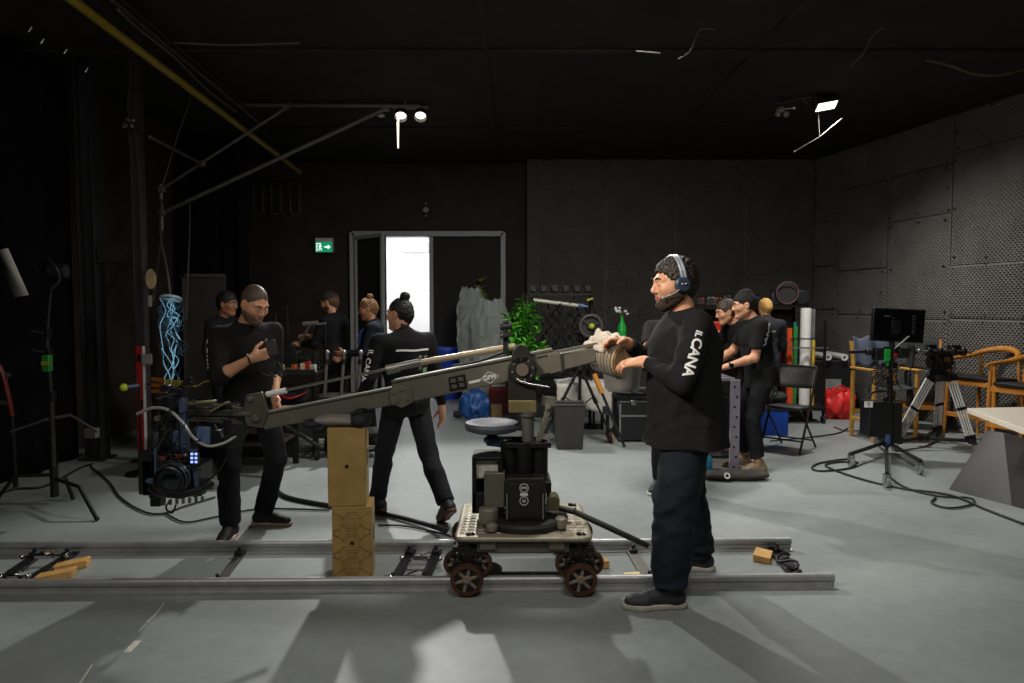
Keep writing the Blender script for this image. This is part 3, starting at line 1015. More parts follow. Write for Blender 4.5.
def tie(pn, pf, w=.07, m=None, hw=True):
    a, b = onrail(nA, nB, pn), onrail(fA, fB, pf)
    z = V((0, 0, .012))
    mb = MB(); mb.bar(a + z, b + z, w, .012)
    t = mb.build('cross_tie', m or M_steel_black, trk, bevel=.002)
    if hw:
        d = (b - a).normalized(); s = V((d.y, -d.x, 0))
        for f in (.14, .86):
            h = MB()
            q = a + (b - a) * f + V((0, 0, .028))
            h.box(q, (.05, .05, .03)); h.cyl(q + V((0, 0, .015)), q + V((0, 0, .04)), .011, n=10)
            h.build('clamp', M_blackplastic, t, bevel=.003)
tie(-22, 36); tie(4, 70); tie(209, 240, .05, mat('tie_grey', '3b3a38', .5, .4))
tie(388, 411, .06); tie(420, 437, .06); tie(655, 632, .07, mat('tie_pale', '77756f', .5, .4)); tie(808, 777, .09)
# turnbuckles and plates joining the ties
def turnbuckle(a, b):
    a, b = V(a), V(b)
    mb = MB(); d = (b - a)
    mb.cyl(a, b, .006, n=8); mb.cyl(a + d * .3, a + d * .7, .014, n=10)
    mb.ball(a, .016, 10, 6); mb.ball(b, .016, 10, 6)
    mb.bar(a + d * .5 + V((0, .0, .02)), a + d * .5 + V((.05, .05, .02)), .008, .008)
    mb.build('turnbuckle', M_chrome, trk)
turnbuckle(gnd(402, 558, .05), gnd(440, 559, .05)); turnbuckle(gnd(390, 578, .05), gnd(424, 577, .05))
turnbuckle(gnd(22, 557, .05), gnd(66, 555, .05)); turnbuckle(gnd(0, 577, .05), gnd(28, 576, .05))
mb = MB()
c = gnd(400, 577, .006); mb.box(c, (.2, .06, .01)); mb.build('joint_plate', M_alu, trk, bevel=.002)
mb = MB(); c = gnd(418, 566, .01); mb.box(c, (.12, .1, .014))
mb.build('joint_plate', M_alu, trk, bevel=.002)
mb = MB(); q0 = onrail(nA, nB, 805); q1 = onrail(fA, fB, 778); D = q1 - q0
pts = [q0 + D * t + V((.05 * math.sin(t * 19), 0, .035 + .015 * math.sin(t * 31))) for t in [i / 30 for i in range(4, 29)]]
mb.tube(pts, .009, 6); mb.build('strap', M_rubber, trk)

def wedge(px, py, rz, L, W, h0, h1, label, tone='pine_wood'):
    g = gnd(px, py)
    t = thing('wooden_wedge', label, 'wedge', g, rz, 'pine wedges on the track')
    mb = MB()
    mb.prism([(-L / 2, -W / 2, 0), (L / 2, -W / 2, 0), (L / 2, -W / 2, h1), (-L / 2, -W / 2, h0)], (0, W, 0))
    o = mb.build('block', MATS[tone] if tone in MATS else M_wood, t, bevel=.003, world=False)
    return t
M_pine2 = mat('pine_pale', 'd9bf8a', .55, var=.12, scale=18)
wedge(68, 567, .25, .22, .085, .012, .045, 'pine wedge between the rails at far left, the one nearer the far rail')
wedge(52, 578, .15, .23, .085, .012, .05, 'pine wedge between the rails at far left, the one nearer the near rail')
wedge(600, 567, .3, .09, .07, .045, .045, 'small pine block just behind the right wheel of the dolly', 'pine_wood')
wedge(632, 578.5, -.1, .09, .07, .02, .03, 'pale pine block between rails right of the dolly, by the big man\'s shoe', 'pine_pale')
wedge(763, 559, -.45, .1, .15, .045, .035, 'pine wedge at the right end of the far rail', 'pine_wood')

# ---- the crane
YC = 4.0
crane = thing('camera_crane', 'grey camera crane on a wheeled dolly with tilted arm standing on the track', 'camera crane', (.06, 3.98, 0))
DXa, DXb, DYa, DYb, DZ = -.305, .43, 3.66, 4.31, .315
# perforated deck
nx, ny = 44, 38
cellx, celly = (DXb - DXa) / nx, (DYb - DYa) / ny
mb = MB()
vid = {}
def dv(i, j):
    if (i, j) not in vid:
        x, y = DXa + i * cellx, DYa + j * celly
        rr = .05       # rounded corners
        cx_ = min(max(x, DXa + rr), DXb - rr); cy_ = min(max(y, DYa + rr), DYb - rr)
        dx, dy = x - cx_, y - cy_
        if dx and dy:
            l = math.hypot(dx, dy)
            if l > rr: x, y = cx_ + dx / l * rr, cy_ + dy / l * rr
        vid[(i, j)] = len(mb.v); mb.v.append(V((x, y, DZ - .012)))
    return vid[(i, j)]
for i in range(nx):
    for j in range(ny):
        border = i < 2 or j < 2 or i >= nx - 2 or j >= ny - 2
        r_ = math.hypot((i + .5) * cellx + DXa - .07, (j + .5) * celly + DYa - 3.98)
        hole = (not border) and r_ > .21 and (i % 3 != 0) and (j % 3 == 1) and not (abs(i - nx / 2) < 1)
        if hole: continue
        mb.f.append([dv(i, j), dv(i + 1, j), dv(i + 1, j + 1), dv(i, j + 1)])
deck = mb.build('platform_deck', M_deck, crane, solid=.024)
for (x, y) in ((DXa + .07, DYa + .05), (DXb - .07, DYa + .05), (DXa + .07, DYb - .05), (DXb - .07, DYb - .05)):
    mb = MB(); mb.cyl((x, y, DZ - .005), (x, y, DZ + .012), .014, n=12)
    mb.cyl((x + .03, y, DZ - .005), (x + .02, y, DZ + .008), .01, n=10)
    mb.build('bolt', M_steel_black, deck)
# under-frame
mb = MB()
mb.box((.06, 3.985, DZ - .036), (.7, .6, .012)); mb.build('hole_shade_sheet', M_blackplastic, crane)  # dark sheet added below to put shade in the deck holes
mb = MB()
mb.box((.06, 3.98, DZ - .055), (.62, .5, .04)); mb.box((.06, 3.72, DZ - .06), (.5, .05, .07)); mb.box((.06, 4.24, DZ - .06), (.5, .05, .07))
mb.box((-.13, 3.69, DZ - .05), (.09, .03, .05)); mb.box((.24, 3.69, DZ - .05), (.09, .03, .05))
mb.build('chassis', M_olive, crane, bevel=.006)
mb = MB(); mb.lathe([(.10, -.06), (.17, -.05), (.17, -.03), (.12, -.02), (.12, .08), (.0, .08)], (.07, 3.93, DZ - .03), (0, 0, -1), 32)
mb.build('bearing_housing', mat('housing_grey', '74736d', .45, .3, var=.08), crane)
# bogies with wheels
for sx in (-.24, .365):
    for sy, s in ((3.72, -1), (4.25, 1)):
        b = MB()
        b.box((sx, sy + s * -.03, .225), (.16, .1, .05)); b.box((sx, sy + s * .0, .17), (.06, .05, .1))
        b.bar((sx - .08, sy, .15), (sx + .08, sy, .15), .05, .05)
        b.cyl((sx, sy, .2), (sx, sy, .29), .03, n=14)
        for k in (-1, 1):
            b.cyl((sx + k * .05, sy - .06, .2), (sx + k * .05, sy - .06, .235), .012, n=8)
        bo = b.build('bogie', M_olived, crane, bevel=.004)
        for dx, dy, r in ((0, s * .072, .088), (-.062, s * -.005, .07), (.062, s * -.005, .07)):
            c = V((sx + dx, sy + dy, .062 + r * .35 if r < .08 else .092)); 
            if r < .08: c.z = .066 + r + .02
            else: c.z = .094
            w = MB(); ax = V((0, 1, 0))
            w.lathe([(r * .74, -.022), (r * .95, -.02), (r, -.012), (r, .012), (r * .95, .02), (r * .74, .022), (r * .74, -.022)], c, ax, 32)
            wo = w.build('wheel', M_brown, crane)
            h = MB()
            h.cyl(c - ax * .014, c + ax * .014, r * .26, n=16)
            for q in range(6):
                a = q * PI / 3 + .3
                h.bar(c + V((math.cos(a), 0, math.sin(a))) * r * .2, c + V((math.cos(a), 0, math.sin(a))) * r * .8, .016, .018, up=ax)
            h.build('hub', mat('hub_dark', '8a7a66', .45, .1), wo, bevel=.002)
            h = MB(); h.cyl(c - ax * .003, c + ax * .003, r * .78, n=28); h.build('web', M_blackplastic, wo)
            h = MB(); h.cyl(c - ax * .026, c + ax * .026, r * .12, n=12)
            h.build('axle', M_alu, wo)
# turntable + column
cx = .07
mb = MB(); mb.lathe([(.0, 0), (.245, 0), (.25, .012), (.25, .03), (.235, .045), (.2, .05), (0, .05)], (cx, 3.95, DZ), (0, 0, 1), 48)
mb.build('turntable', M_olived, crane)
mb = MB(); mb.lathe([(.05, 0), (.055, .01), (.055, .075), (.045, .085), (0, .085)], (cx - .2, 3.83, DZ + .03), (0, 0, 1), 20); mb.build('motor_cup', mat('worn_steel', '8d877b', .4, .4, var=.15), crane)
mb = MB()
mb.lathe([(.03, 0), (.034, .01), (.034, .03), (.02, .04), (0, .04)], (cx - .18, 3.75, DZ + .01), (0, 0, 1), 16); mb.build('levelling_knob', mat('worn_steel', '8d877b', .4, .4, var=.15), crane)
mb = MB()
mb.lathe([(.03, 0), (.034, .01), (.034, .05), (.02, .06), (0, .06)], (cx + .2, 3.8, DZ + .01), (0, 0, 1), 16)
mb.build('levelling_knob', mat('worn_steel', '8d877b', .4, .4, var=.15), crane)
def P(px, py, Y=YC): return at(px, py, Y)
def face(poly, Y, thick):
    mb = MB(); mb.prism([P(x, y, Y) for x, y in poly], (0, thick, 0)); return mb
bx_ = face([(505, 481), (508, 478), (543, 478), (546, 481), (546, 521), (505, 521)], 3.79, .28).build('base_box', M_olived, crane, bevel=.006)
face([(509, 484), (541, 484), (541, 518), (509, 518)], 3.784, .01).build('front_panel', mat('panel_black', '1d1c1b', .4, var=.1), bx_, bevel=.002)
ln = MB()
for x in (507, 543): ln.bar(P(x, 494, 3.783), P(x, 519, 3.783), .006, .006)
ln.build('edge_strip', M_alu, bx_)
mb = MB(); c = P(524, 488, 3.782)
mb.torus(c, (0, 1, 0), .023, .0022, 24, 6); c2 = P(524, 501, 3.782); mb.torus(c2, (0, 1, 0), .023, .0022, 24, 6)
mb.box(P(524, 494.5, 3.782), (.042, .004, .016))
mb.build('emblem', M_white, bx_)
sign_text('GFM', .017, P(524, 488, 3.783), (1, 0, 0), (0, 0, 1), 'lettering', M_white, bx_, .0004)
sign_text('20', .02, P(524, 501, 3.783), (1, 0, 0), (0, 0, 1), 'lettering', M_white, bx_, .0004)
mb = MB()
for dx in (-.085, 0, .085):
    mb.cyl((cx + dx, 3.95 - .03 * (dx == 0), .5), (cx + dx, 3.95 - .03 * (dx == 0), .78), .05, n=20)
mb.cyl((cx, 4.02, .5), (cx, 4.02, .78), .09, n=24)
mb.box((cx, 3.98, .53), (.3, .24, .06)); mb.box((cx + .02, 3.98, .765), (.26, .2, .03))
mb.build('column', M_steel_black, crane, bevel=.004)
mb = MB(); a, b = P(528, 449, 3.93), P(528, 412, 3.93); mb.cyl(a, b, .035, n=20); mb.cyl(b - V((0, 0, .02)), b + V((0, 0, .01)), .05, n=20)
mb.build('post', mat('post_steel', '8c8a84', .35, .8, var=.1), crane)
mb = MB(); mb.bar(P(550, 404, 3.95), P(537, 445, 3.95), .06, .03); mb.bar(P(541, 400, 3.97), P(556, 402, 3.97), .05, .05)
mb.cyl(P(548, 407, 3.9), P(548, 407, 4.0), .016); mb.build('brace', M_olive, crane, bevel=.004)
# battery box left of the column
mb = MB()
a, b = P(472, 457, 3.86), P(503, 513, 3.86)
w_, h_ = b.x - a.x, a.z - b.z
cc = (a + b) / 2 + V((0, .1, 0))
mb.box(cc + V((-w_ / 2 + .012, 0, 0)), (.024, .22, h_)); mb.box(cc + V((w_ / 2 - .012, 0, .09)), (.024, .22, h_ - .18))
mb.box(cc + V((0, 0, h_ / 2 - .01)), (w_, .22, .022)); mb.box(cc + V((0, .1, 0)), (w_, .02, h_)); mb.box(cc + V((0, 0, -h_ / 2 + .06)), (w_, .22, .12))
bb = mb.build('battery_box', M_steel_black, crane, bevel=.005)
mb = MB(); q = P(487, 468, 3.95); mb.box(q, (.13, .14, .09)); mb.box(q + V((0, -.02, .052)), (.12, .1, .02)); mb.cyl(q + V((-.03, -.075, -.02)), q + V((-.03, -.08, -.02)), .02)
mb.build('battery', mat('battery_pale', 'bdb7ae', .5, var=.2, scale=30), bb, bevel=.006)
face([(484, 473), (505, 473), (505, 508), (484, 508)], 3.83, .16).build('control_box', M_olive, crane, bevel=.006)
face([(547, 497), (556, 496), (560, 500), (559, 511), (547, 511)], 3.87, .1).build('brake_box', mat('olive_box', '5f5b3e', .5, var=.15), crane, bevel=.006)
mb = MB(); mb.tube([P(556, 507, 3.95), P(575, 512, 3.93), P(612, 529, 3.88), P(648, 546, 3.86)], .017, 12); mb.torus(P(574, 511, 3.93), (1, -.2, -.4), .018, .006, 16, 6)
mb.build('steering_bar', M_olived, crane)
# seat on its bracket
s = P(492, 428, 4.04)
mb = MB(); mb.lathe([(0, 0), (.12, 0), (.152, .012), (.16, .035), (.152, .055), (.12, .062), (.1, .055), (.0, .05)], s - V((0, 0, .02)), (0, 0, 1), 40)
mb.build('seat', mat('seat_grey', '4a4e56', .6, var=.1), crane)
mb = MB(); mb.bar(P(487, 440, 4.0), P(527, 445, 4.0), .09, .05); mb.cyl(s - V((0, 0, .09)), s, .03, n=14); mb.cyl(P(487, 440, 3.94), P(487, 440, 4.06), .02, n=12)
mb.build('seat_bracket', mat('bracket_blue', '27344c', .45, .3, var=.15), crane, bevel=.005)
sign_text('1-2', .03, P(503, 441.5, 3.953), (1, 0, -.12), (.12, 0, 1), 'lettering', M_white, crane, .0005)
# yoke, pivot, gold clamp
mb = MB()
for Y in (3.90, 4.08):
    mb.prism([P(x, y, Y) for x, y in ((508, 403), (508, 372), (512.5, 352), (516, 346.5), (521, 344), (526, 346.5), (530, 352), (535.5, 372), (537, 403))], (0, .022, 0))
mb.box((P(522, 400, 4.0)), (.16, .19, .03))
mb.build('yoke', M_olived, crane, bevel=.004)
face([(508.5, 400.5), (536.5, 400.5), (536.5, 413), (508.5, 413)], 3.885, .22).build('clamp_block', M_brass, crane, bevel=.004)
pc = P(522.5, 369.5, 3.9)
mb = MB(); mb.lathe([(.0, -.0), (.078, 0), (.08, .012), (.072, .02), (.05, .022), (0, .022)], pc, (0, -1, 0), 40)
pv = mb.build('pivot_disc', M_olived, crane)
mb = MB(); mb.lathe([(.036, .0), (.036, .03), (.033, .036), (0, .036)], pc, (0, -1, 0), 28); mb.build('pivot_cap', mat('cap_warm', '857b6c', .35, .6, var=.08), pv)
mb = MB()
for k in range(8): a = k * PI / 4 + .2; q = pc + V((math.cos(a) * .058, -.02, math.sin(a) * .058)); mb.cyl(q, q + V((0, -.01, 0)), .006, n=8)
mb.build('bolts', M_alu, pv)
mb = MB(); a = P(518, 359, 3.885); mb.cyl(a, a + V((0, -.02, 0)), .013); mb.bar(P(512, 361, 3.88), P(528, 358, 3.88), .012, .018); mb.ball(P(518, 380, 3.88), .013, 10, 8)
mb.cyl(P(519, 381, 3.87), P(530, 384, 3.87), .008); mb.cyl(P(530, 384, 3.87), P(549, 387, 3.87), .006)
mb.build('locking_lever', M_chrome, crane)
# arm sections
YA = 3.935
arm = face([(391.5, 381), (553, 348.8), (553, 372.5), (400, 404.5), (391.5, 402.5)], YA, .13).build('arm', M_olive, crane, bevel=.007)
face([(258.5, 413.5), (404, 385), (404, 403), (264, 430)], YA + .015, .1).build('arm_extension', M_olive, crane, bevel=.007)
face([(548, 356.5), (596, 347), (596, 362), (548, 374)], YA + .015, .1).build('arm_extension', M_olive, crane, bevel=.006)
mb = MB()
mb.bar(P(391.5, 381.5, YA - .004), P(552, 349.5, YA - .004), .014, .012); mb.bar(P(262, 413.5, YA + .01), P(392, 388, YA + .01), .012, .01)
mb.bar(P(536, 356, YA + .0), P(597, 343.5, YA + .02), .02, .016)
mb.build('arm_edge', mat('edge_metal', 'b3ada0', .3, .8, var=.05), crane)
mb = MB(); mb.prism([P(x, y, YA - .012) for x, y in ((389, 391), (400, 386), (411, 388), (413, 402), (402, 408), (391, 404))], (0, .03, 0))
for x, y in ((393, 393), (402, 390), (408, 399), (397, 402)): q = P(x, y, YA - .012); mb.cyl(q, q + V((0, -.012, 0)), .008, n=8)
mb.build('joint_plate', M_olive, crane, bevel=.003); mb = MB()
mb.prism([P(x, y, YA - .008) for x, y in ((548, 354), (560, 352), (562, 371), (550, 374))], (0, .02, 0))
mb.build('joint_plate', M_olive, crane, bevel=.003)
mb = MB(); mb.prism([P(x, y, YA - .006) for x, y in ((448, 377.5), (465, 374), (467, 388), (450, 391.5))], (0, .01, 0)); pl = mb.build('control_panel', M_steel_black, crane, bevel=.002)
mb = MB()
for i, j in ((0, 0), (1, 0), (0, 1), (1, 1)):
    q = P(453.3 + 7.5 * i + 1 * j, 380.8 - 1.6 * i + 5.8 * j, YA - .008); mb.box(q, (.03, .006, .022))
mb.build('panel_window', mat('panel_grey', '57544e', .3, var=.1), pl, bevel=.001)
mb = MB(); mb.prism([P(x, y, YA - .003) for x, y in ((468.5, 381.5), (480, 379), (480.5, 381.5), (469, 384))], (0, .004, 0)); mb.build('sticker', M_white, crane)
# diamond emblem with letters
q = P(489.5, 377.5, YA - .001); ax = (P(510, 373.6, YA) - P(470, 381.6, YA)).normalized(); ay = V((0, 0, 1)) - ax * ax.z; ay.normalize()
mb = MB()
for (a0, a1) in (((-.052, 0), (-.0, .033)), ((0, .033), (.052, 0)), ((.052, 0), (0, -.033)), ((0, -.033), (-.052, 0))):
    mb.bar(q + ax * a0[0] + ay * a0[1], q + ax * a1[0] + ay * a1[1], .003, .0025, up=(0, 1, 0))
mb.build('emblem', M_white, arm)
sign_text('GFM', .036, q + V((0, -.0, 0)), ax, ay, 'lettering', M_white, arm, .0012)
# tension rods above
mb = MB(); mb.cyl(P(247, 398, 3.97), P(418, 362.5, 3.97), .008, n=10); mb.build('tension_rod', mat('rod_steel', '9b958a', .3, .9, var=.06), crane)
mb = MB(); mb.cyl(P(267, 394.5, 3.97), P(286, 390.5, 3.97), .017, n=14); mb.build('rod_sleeve', M_white, crane)
mb = MB(); mb.cyl(P(415, 363.5, 3.97), P(515, 346, 3.97), .0175, n=14); mb.build('tension_rod', mat('rod_beige', 'a99a80', .4, .4, var=.06), crane)
mb = MB(); mb.cyl(P(386, 369.5, 3.97), P(421, 362, 3.97), .022, n=14); mb.bar(P(387, 372, 3.96), P(400, 369, 3.96), .03, .03); mb.cyl(P(420, 356, 3.97), P(420, 370, 3.97), .01)
mb.build('rod_coupler', mat('coupler', '8d8a82', .35, .7, var=.1), crane, bevel=.003)
mb = MB(); mb.tube(spline([P(452, 366, 4.02), P(480, 361, 4.02), P(510, 350, 4.0)], 6), .007, 8); mb.build('safety_rope', M_rubber, crane)
mb = MB(); mb.bar(P(505.5, 354, 3.96), P(505.5, 323, 3.96), .028, .028); mb.cyl(P(500, 327, 3.96), P(512, 326, 3.96), .022, n=12); mb.bar(P(500, 337, 3.93), P(512, 334, 3.93), .02, .02); mb.ball(P(506, 322, 3.96), .018, 10, 8)
mb.build('bracket', M_blackplastic, crane, bevel=.003)
# nose plate
mb = MB()
mb.prism([P(x, y, YA) for x, y in ((246, 395), (262, 392), (268, 412), (262, 428), (246, 426), (243, 410))], (0, .02, 0))
mb.prism([P(x, y, YA + .1) for x, y in ((246, 395), (262, 392), (268, 412), (262, 428), (246, 426), (243, 410))], (0, .02, 0))
mb.cyl(P(250, 399, YA - .02), P(250, 399, YA + .14), .014); mb.cyl(P(256, 418, YA - .02), P(256, 418, YA + .14), .02)
mb.bar(P(236, 413, 3.98), P(254, 413, 3.98), .1, .02); mb.bar(P(238, 407, 3.98), P(238, 424, 3.98), .06, .02)
mb.build('nose_plate', mat('nose_metal', '6a655b', .4, .6, var=.15), crane, bevel=.003)
# counterweight: stacked discs wrapped in cloth
ax = V((.62, -.74, -.16)).normalized(); cw = P(612, 356, 4.0)
prof = [(0, -.09)]
for k in range(7):
    z = -.085 + k * .024
    prof += [(.1, z), (.106, z + .003), (.106, z + .017), (.1, z + .02)]
prof += [(.0, .086)]
mb = MB(); mb.lathe(prof, cw, ax, 40); cwo = mb.build('counterweight', mat('weights_grey', '93897a', .45, .3, var=.15), crane)
mb = MB(); mb.cyl(cw + ax * .082, cw + ax * .094, .1, n=40); mb.torus(cw + ax * .094, ax, .085, .004, 40, 6); mb.build('end_disc', M_tan, cwo, bevel=.003)
mb = MB()
def clothf(a, b):
    t = (a - .5) * 2.6; l = -.12 + b * .15
    r = .112 + .014 * math.sin(a * 17 + b * 5) * math.sin(b * 9 + a * 4) + .01 * math.sin(a * 31)
    yv = V((0, 0, 1)) - ax * ax.z; yv.normalize(); xv = yv.cross(ax)
    return cw + ax * l + (yv * math.cos(t) + xv * math.sin(t)) * r
mb.grid(clothf, 44, 18); mb.build('cloth_wrap', M_cloth, cwo, solid=.012)
mb = MB(); q = P(622, 377, 4.05); mb.lathe([(0, -.09), (.08, -.085), (.1, -.06), (.118, .07), (.122, .075), (.112, .075), (.0, .05)], q, (0, .1, 1), 28)
mb.build('weight_tub', M_plasticgrey, crane)
mb = MB(); q = P(600, 354, 3.99); mb.bar(P(590, 356, 3.99), P(612, 357, 3.99), .07, .09); mb.build('weight_bar', M_olive, crane, bevel=.004)

# black knobbed lever below the extension
mb = MB(); mb.cyl(P(290, 428, 3.96), P(322, 449, 3.96), .0115, n=12); mb.cyl(P(286, 426, 3.96), P(291, 429, 3.96), .016, n=12); mb.ball(P(322, 449, 3.96), .016, 12, 8); mb.build('pan_handle', M_rubber, crane)

# ---- apple boxes and the pad on top
M_ply = mat('plywood_tan', 'a0824a', .5, var=.16, scale=9, bump=.05)
M_groove = mat('pattern_brown', '6f5529', .7, var=.1)
def applebox(z0, z1, xl, xr, ang, label, carved):
    t = thing('apple_box', label, 'wooden box', (at((xl + xr) / 2, 540, 3.85).x, 3.955, z0), ang)
    W, D, H = (xr - xl) / FOC * 3.9, .2, z1 - z0
    mb = MB(); mb.box((0, 0, H / 2), (W, D, H)); body = mb.build('body', M_ply, t, bevel=.004, world=False)
    mb = MB(); mb.cyl((0, -D / 2 - .0012, H * .51), (0, -D / 2 + .01, H * .51), .0115, n=20)
    mb.build('finger_hole', mat('hole_black', '0c0a08', .9), t, world=False)
    mb = MB(); mb.box((W / 2 + .0005, .0, H * .58), (.003, .03, .09)); mb.build('hand_slot', MATS['hole_black'], t, bevel=.001, world=False)
    if carved:
        g = MB(); y = -D / 2 - .0008
        def ring(cx_, cz_, r):
            pts = [V((cx_ + r * math.cos(k * PI / 4 + PI / 8), y, cz_ + r * math.sin(k * PI / 4 + PI / 8))) for k in range(8)]
            for a, b in zip(pts, pts[1:] + pts[:1]): g.bar(a, b, .0016, .0022, up=(0, 1, 0))
        def rays(cx_, cz_, r0, r1):
            for k in range(8):
                a = k * PI / 4 + PI / 8
                d_ = V((math.cos(a), 0, math.sin(a)))
                g.bar(V((cx_, y, cz_)) + d_ * r0, V((cx_, y, cz_)) + d_ * r1, .0016, .0022, up=(0, 1, 0))
        for cz_ in (.09, .215, .34):
            for r in (.022, .042, .056): ring(0, cz_, r)
            rays(0, cz_, .042, .068)
            for sx_ in (-1, 1):
                g.bar((sx_ * .056, y, cz_ - .03), (sx_ * W * .49, y, cz_ - .055), .0016, .0022, up=(0, 1, 0)); g.bar((sx_ * .056, y, cz_ + .03), (sx_ * W * .49, y, cz_ + .055), .0016, .0022, up=(0, 1, 0))
        for sx_ in (-1, 1):
            for cz_ in (.152, .278):
                ring(sx_ * (W / 2 - .03), cz_, .02)
        g.build('carved_pattern', M_groove, body, world=False)
    return t
applebox(0, .425, 330, 369.5, .12, 'tan wooden box carved with octagon rings, standing on the floor under another box', True)
applebox(.4265, .868, 326.5, 364, .12, 'plain tan wooden box with one finger hole, standing on the carved box', False)
sb = thing('sandbag', 'flat grey and black sandbag lying on the upper wooden box under the arm', 'sandbag', at(345, 425, 3.97))
def bagsurf(cx_, cy_, cz_, L, W, H, seed, amp=.22):
    def fn(a, b):
        t = 2 * PI * a; s_ = b * PI
        x = L * math.cos(s_) ; rr = max(math.sin(s_), 0) ** .45
        y = W * rr * math.cos(t); z = H * rr * math.sin(t)
        k = noise.noise(V((x * 14 + seed, y * 14, z * 9)))
        return V((cx_ + x * (1 + .4 * (amp - .22) * k), cy_ + y * (1 + amp * .5 * k), cz_ + z * (1 + amp * k)))
    return fn
q = at(340, 423.5, 3.97)
mb = MB(); mb.grid(bagsurf(q.x + .02, 3.96, .898, .155, .105, .034, 3), 28, 24); mb.build('bag_body', mat('bag_grey', '77716a', .85, var=.15, bump=.2), sb)
mb = MB(); mb.grid(bagsurf(q.x + .125, 3.95, .9, .055, .11, .045, 8), 24, 18); mb.build('bag_flap', mat('bag_black', '18181a', .8, var=.15, bump=.2), sb)
mb = MB(); mb.grid(bagsurf(q.x - .14, 3.96, .88, .06, .09, .028, 18), 24, 18); mb.build('bag_flap', MATS['bag_black'], sb)
mb = MB(); mb.tube(spline([V((q.x + .08, 3.88, .935)), V((q.x + .12, 3.9, .962)), V((q.x + .17, 3.98, .955))], 6), .008, 8); mb.build('bag_handle', MATS['bag_black'], sb)

# hose running along the floor behind the boxes to the dolly
mb = MB(); mb.tube(spline([gnd(272, 484, .02), gnd(285, 496, .02), gnd(318, 503.5, .02), gnd(380, 513, .02), gnd(425, 524, .03), gnd(446, 531, .06)], 10), .017, 10)
tag(mb.build('rubber_hose', M_rubber), 'thick black hose running from the phone man\'s feet behind the boxes to the dolly', 'hose')

# ---- remote camera head hanging off the arm's nose
YH = 4.0
hd = thing('gimbal_camera', 'black remote gimbal head with cine camera and cables hanging left of the crane arm', 'camera', P(178, 505, YH))
M_bk = mat('camera_black', '141416', .4, var=.2); M_bluegrey = mat('anodised_blue_grey', '5b6a86', .35, .5, var=.15); M_lens = mat('lens_glass', '0a1416', .06, var=.1, spec=.9)
mb = MB(); mb.bar(P(182, 411, YH), P(240, 412, YH), .1, .035); mb.bar(P(190, 417, YH), P(232, 418, YH), .08, .02); mb.cyl(P(220, 408, YH), P(240, 408, YH), .03); mb.bar(P(196, 404.5, YH), P(226, 405, YH), .07, .012)
mb.bar(P(210, 420, YH - .03), P(222, 421, YH - .03), .05, .025)
mb.build('mount_arm', mat('mount_dark', '3c3b37', .45, .4, var=.2), hd, bevel=.004)
mb = MB(); mb.bar(P(182, 404, YH), P(215, 401, YH), .06, .012); mb.bar(P(212, 411, YH - .05), P(228, 402, YH - .06), .05, .01); mb.build('plate', mat('plate_olive', '7a7350', .5, .2, var=.15), hd, bevel=.002)
mb = MB(); mb.cyl(P(171, 430, YH), P(171, 396, YH), .045, n=20); mb.cyl(P(171, 420, YH), P(171, 410, YH), .055, n=20); mb.box(P(171, 440, YH), (.09, .09, .08)); mb.cyl(P(158, 400, YH - .02), P(184, 392, YH), .025); mb.box(P(178, 390, YH), (.07, .06, .03)); mb.box(P(190, 383, YH), (.05, .05, .03)); mb.bar(P(160, 398, YH), P(190, 381, YH), .03, .012)
mb.box(P(166, 388, YH + .02), (.05, .05, .04)); mb.cyl(P(183, 384, YH - .02), P(192, 377, YH - .02), .012)
mb.build('pan_motor', M_bk, hd, bevel=.004)
mb = MB(); mb.bar(P(183, 398, YH - .05), P(186, 452, YH - .05), .03, .05); mb.bar(P(178, 430, YH - .05), P(178, 452, YH - .05), .03, .06); mb.bar(P(183, 446, YH - .06), P(194, 452, YH - .1), .03, .02); mb.bar(P(193, 451, YH - .1), P(197, 486, YH - .12), .024, .02); mb.bar(P(197, 486, YH - .12), P(195, 497, YH - .12), .02, .016)
mb.build('hanger', M_bluegrey, hd, bevel=.003)
mb = MB(); mb.box(P(204, 435, YH - .02), (.085, .05, .095)); mb.build('receiver_box', mat('receiver_blue', '5e7396', .4, .2, var=.15), hd, bevel=.004)
mb = MB(); mb.box(P(216, 438, YH), (.06, .06, .1)); mb.bar(P(211, 424, YH), P(228, 448, YH), .03, .03); mb.build('cable_box', M_bk, hd, bevel=.003)
mb = MB()
mb.box(P(172, 473, YH), (.22, .24, .2)); mb.box(P(155, 470, YH - .03), (.1, .18, .24)); mb.box(P(197, 476, YH + .03), (.1, .2, .16)); mb.box(P(172, 455, YH), (.2, .16, .05)); mb.bar(P(150, 450, YH), P(196, 450, YH), .07, .03)
mb.cyl(P(196, 486, YH), P(214, 483, YH), .035, n=18); mb.bar(P(152, 494, YH - .04), P(204, 492, YH - .04), .08, .03); mb.box(P(158, 500, YH), (.06, .07, .06))
mb.tube([P(150, 487, YH - .15), P(160, 493, YH - .19), P(180, 495, YH - .21), P(200, 490, YH - .18), P(212, 483, YH - .1)], .022, 10)
cb = mb.build('camera_body', M_bk, hd, bevel=.005)
mb = MB(); c = P(178, 476, YH - .12); mb.lathe([(.075, 0), (.078, .02), (.07, .06), (.082, .075), (.086, .11), (.078, .115), (.07, .095), (.0, .085)], c, (0, -1, -.05), 32); ln_ = mb.build('lens', M_bk, cb)
mb = MB(); mb.ball(c + V((0, -.078, -.004)), (.068, .02, .068), 24, 12); mb.build('glass', M_lens, ln_)
mb = MB()
for r, z in ((.082, .03), (.084, .05), (.088, .085)): mb.torus(c + V((0, -z, 0)), (0, 1, 0), r, .004, 32, 6)
mb.build('focus_ring', mat('ring_grey', '4f565c', .35, .5), ln_)
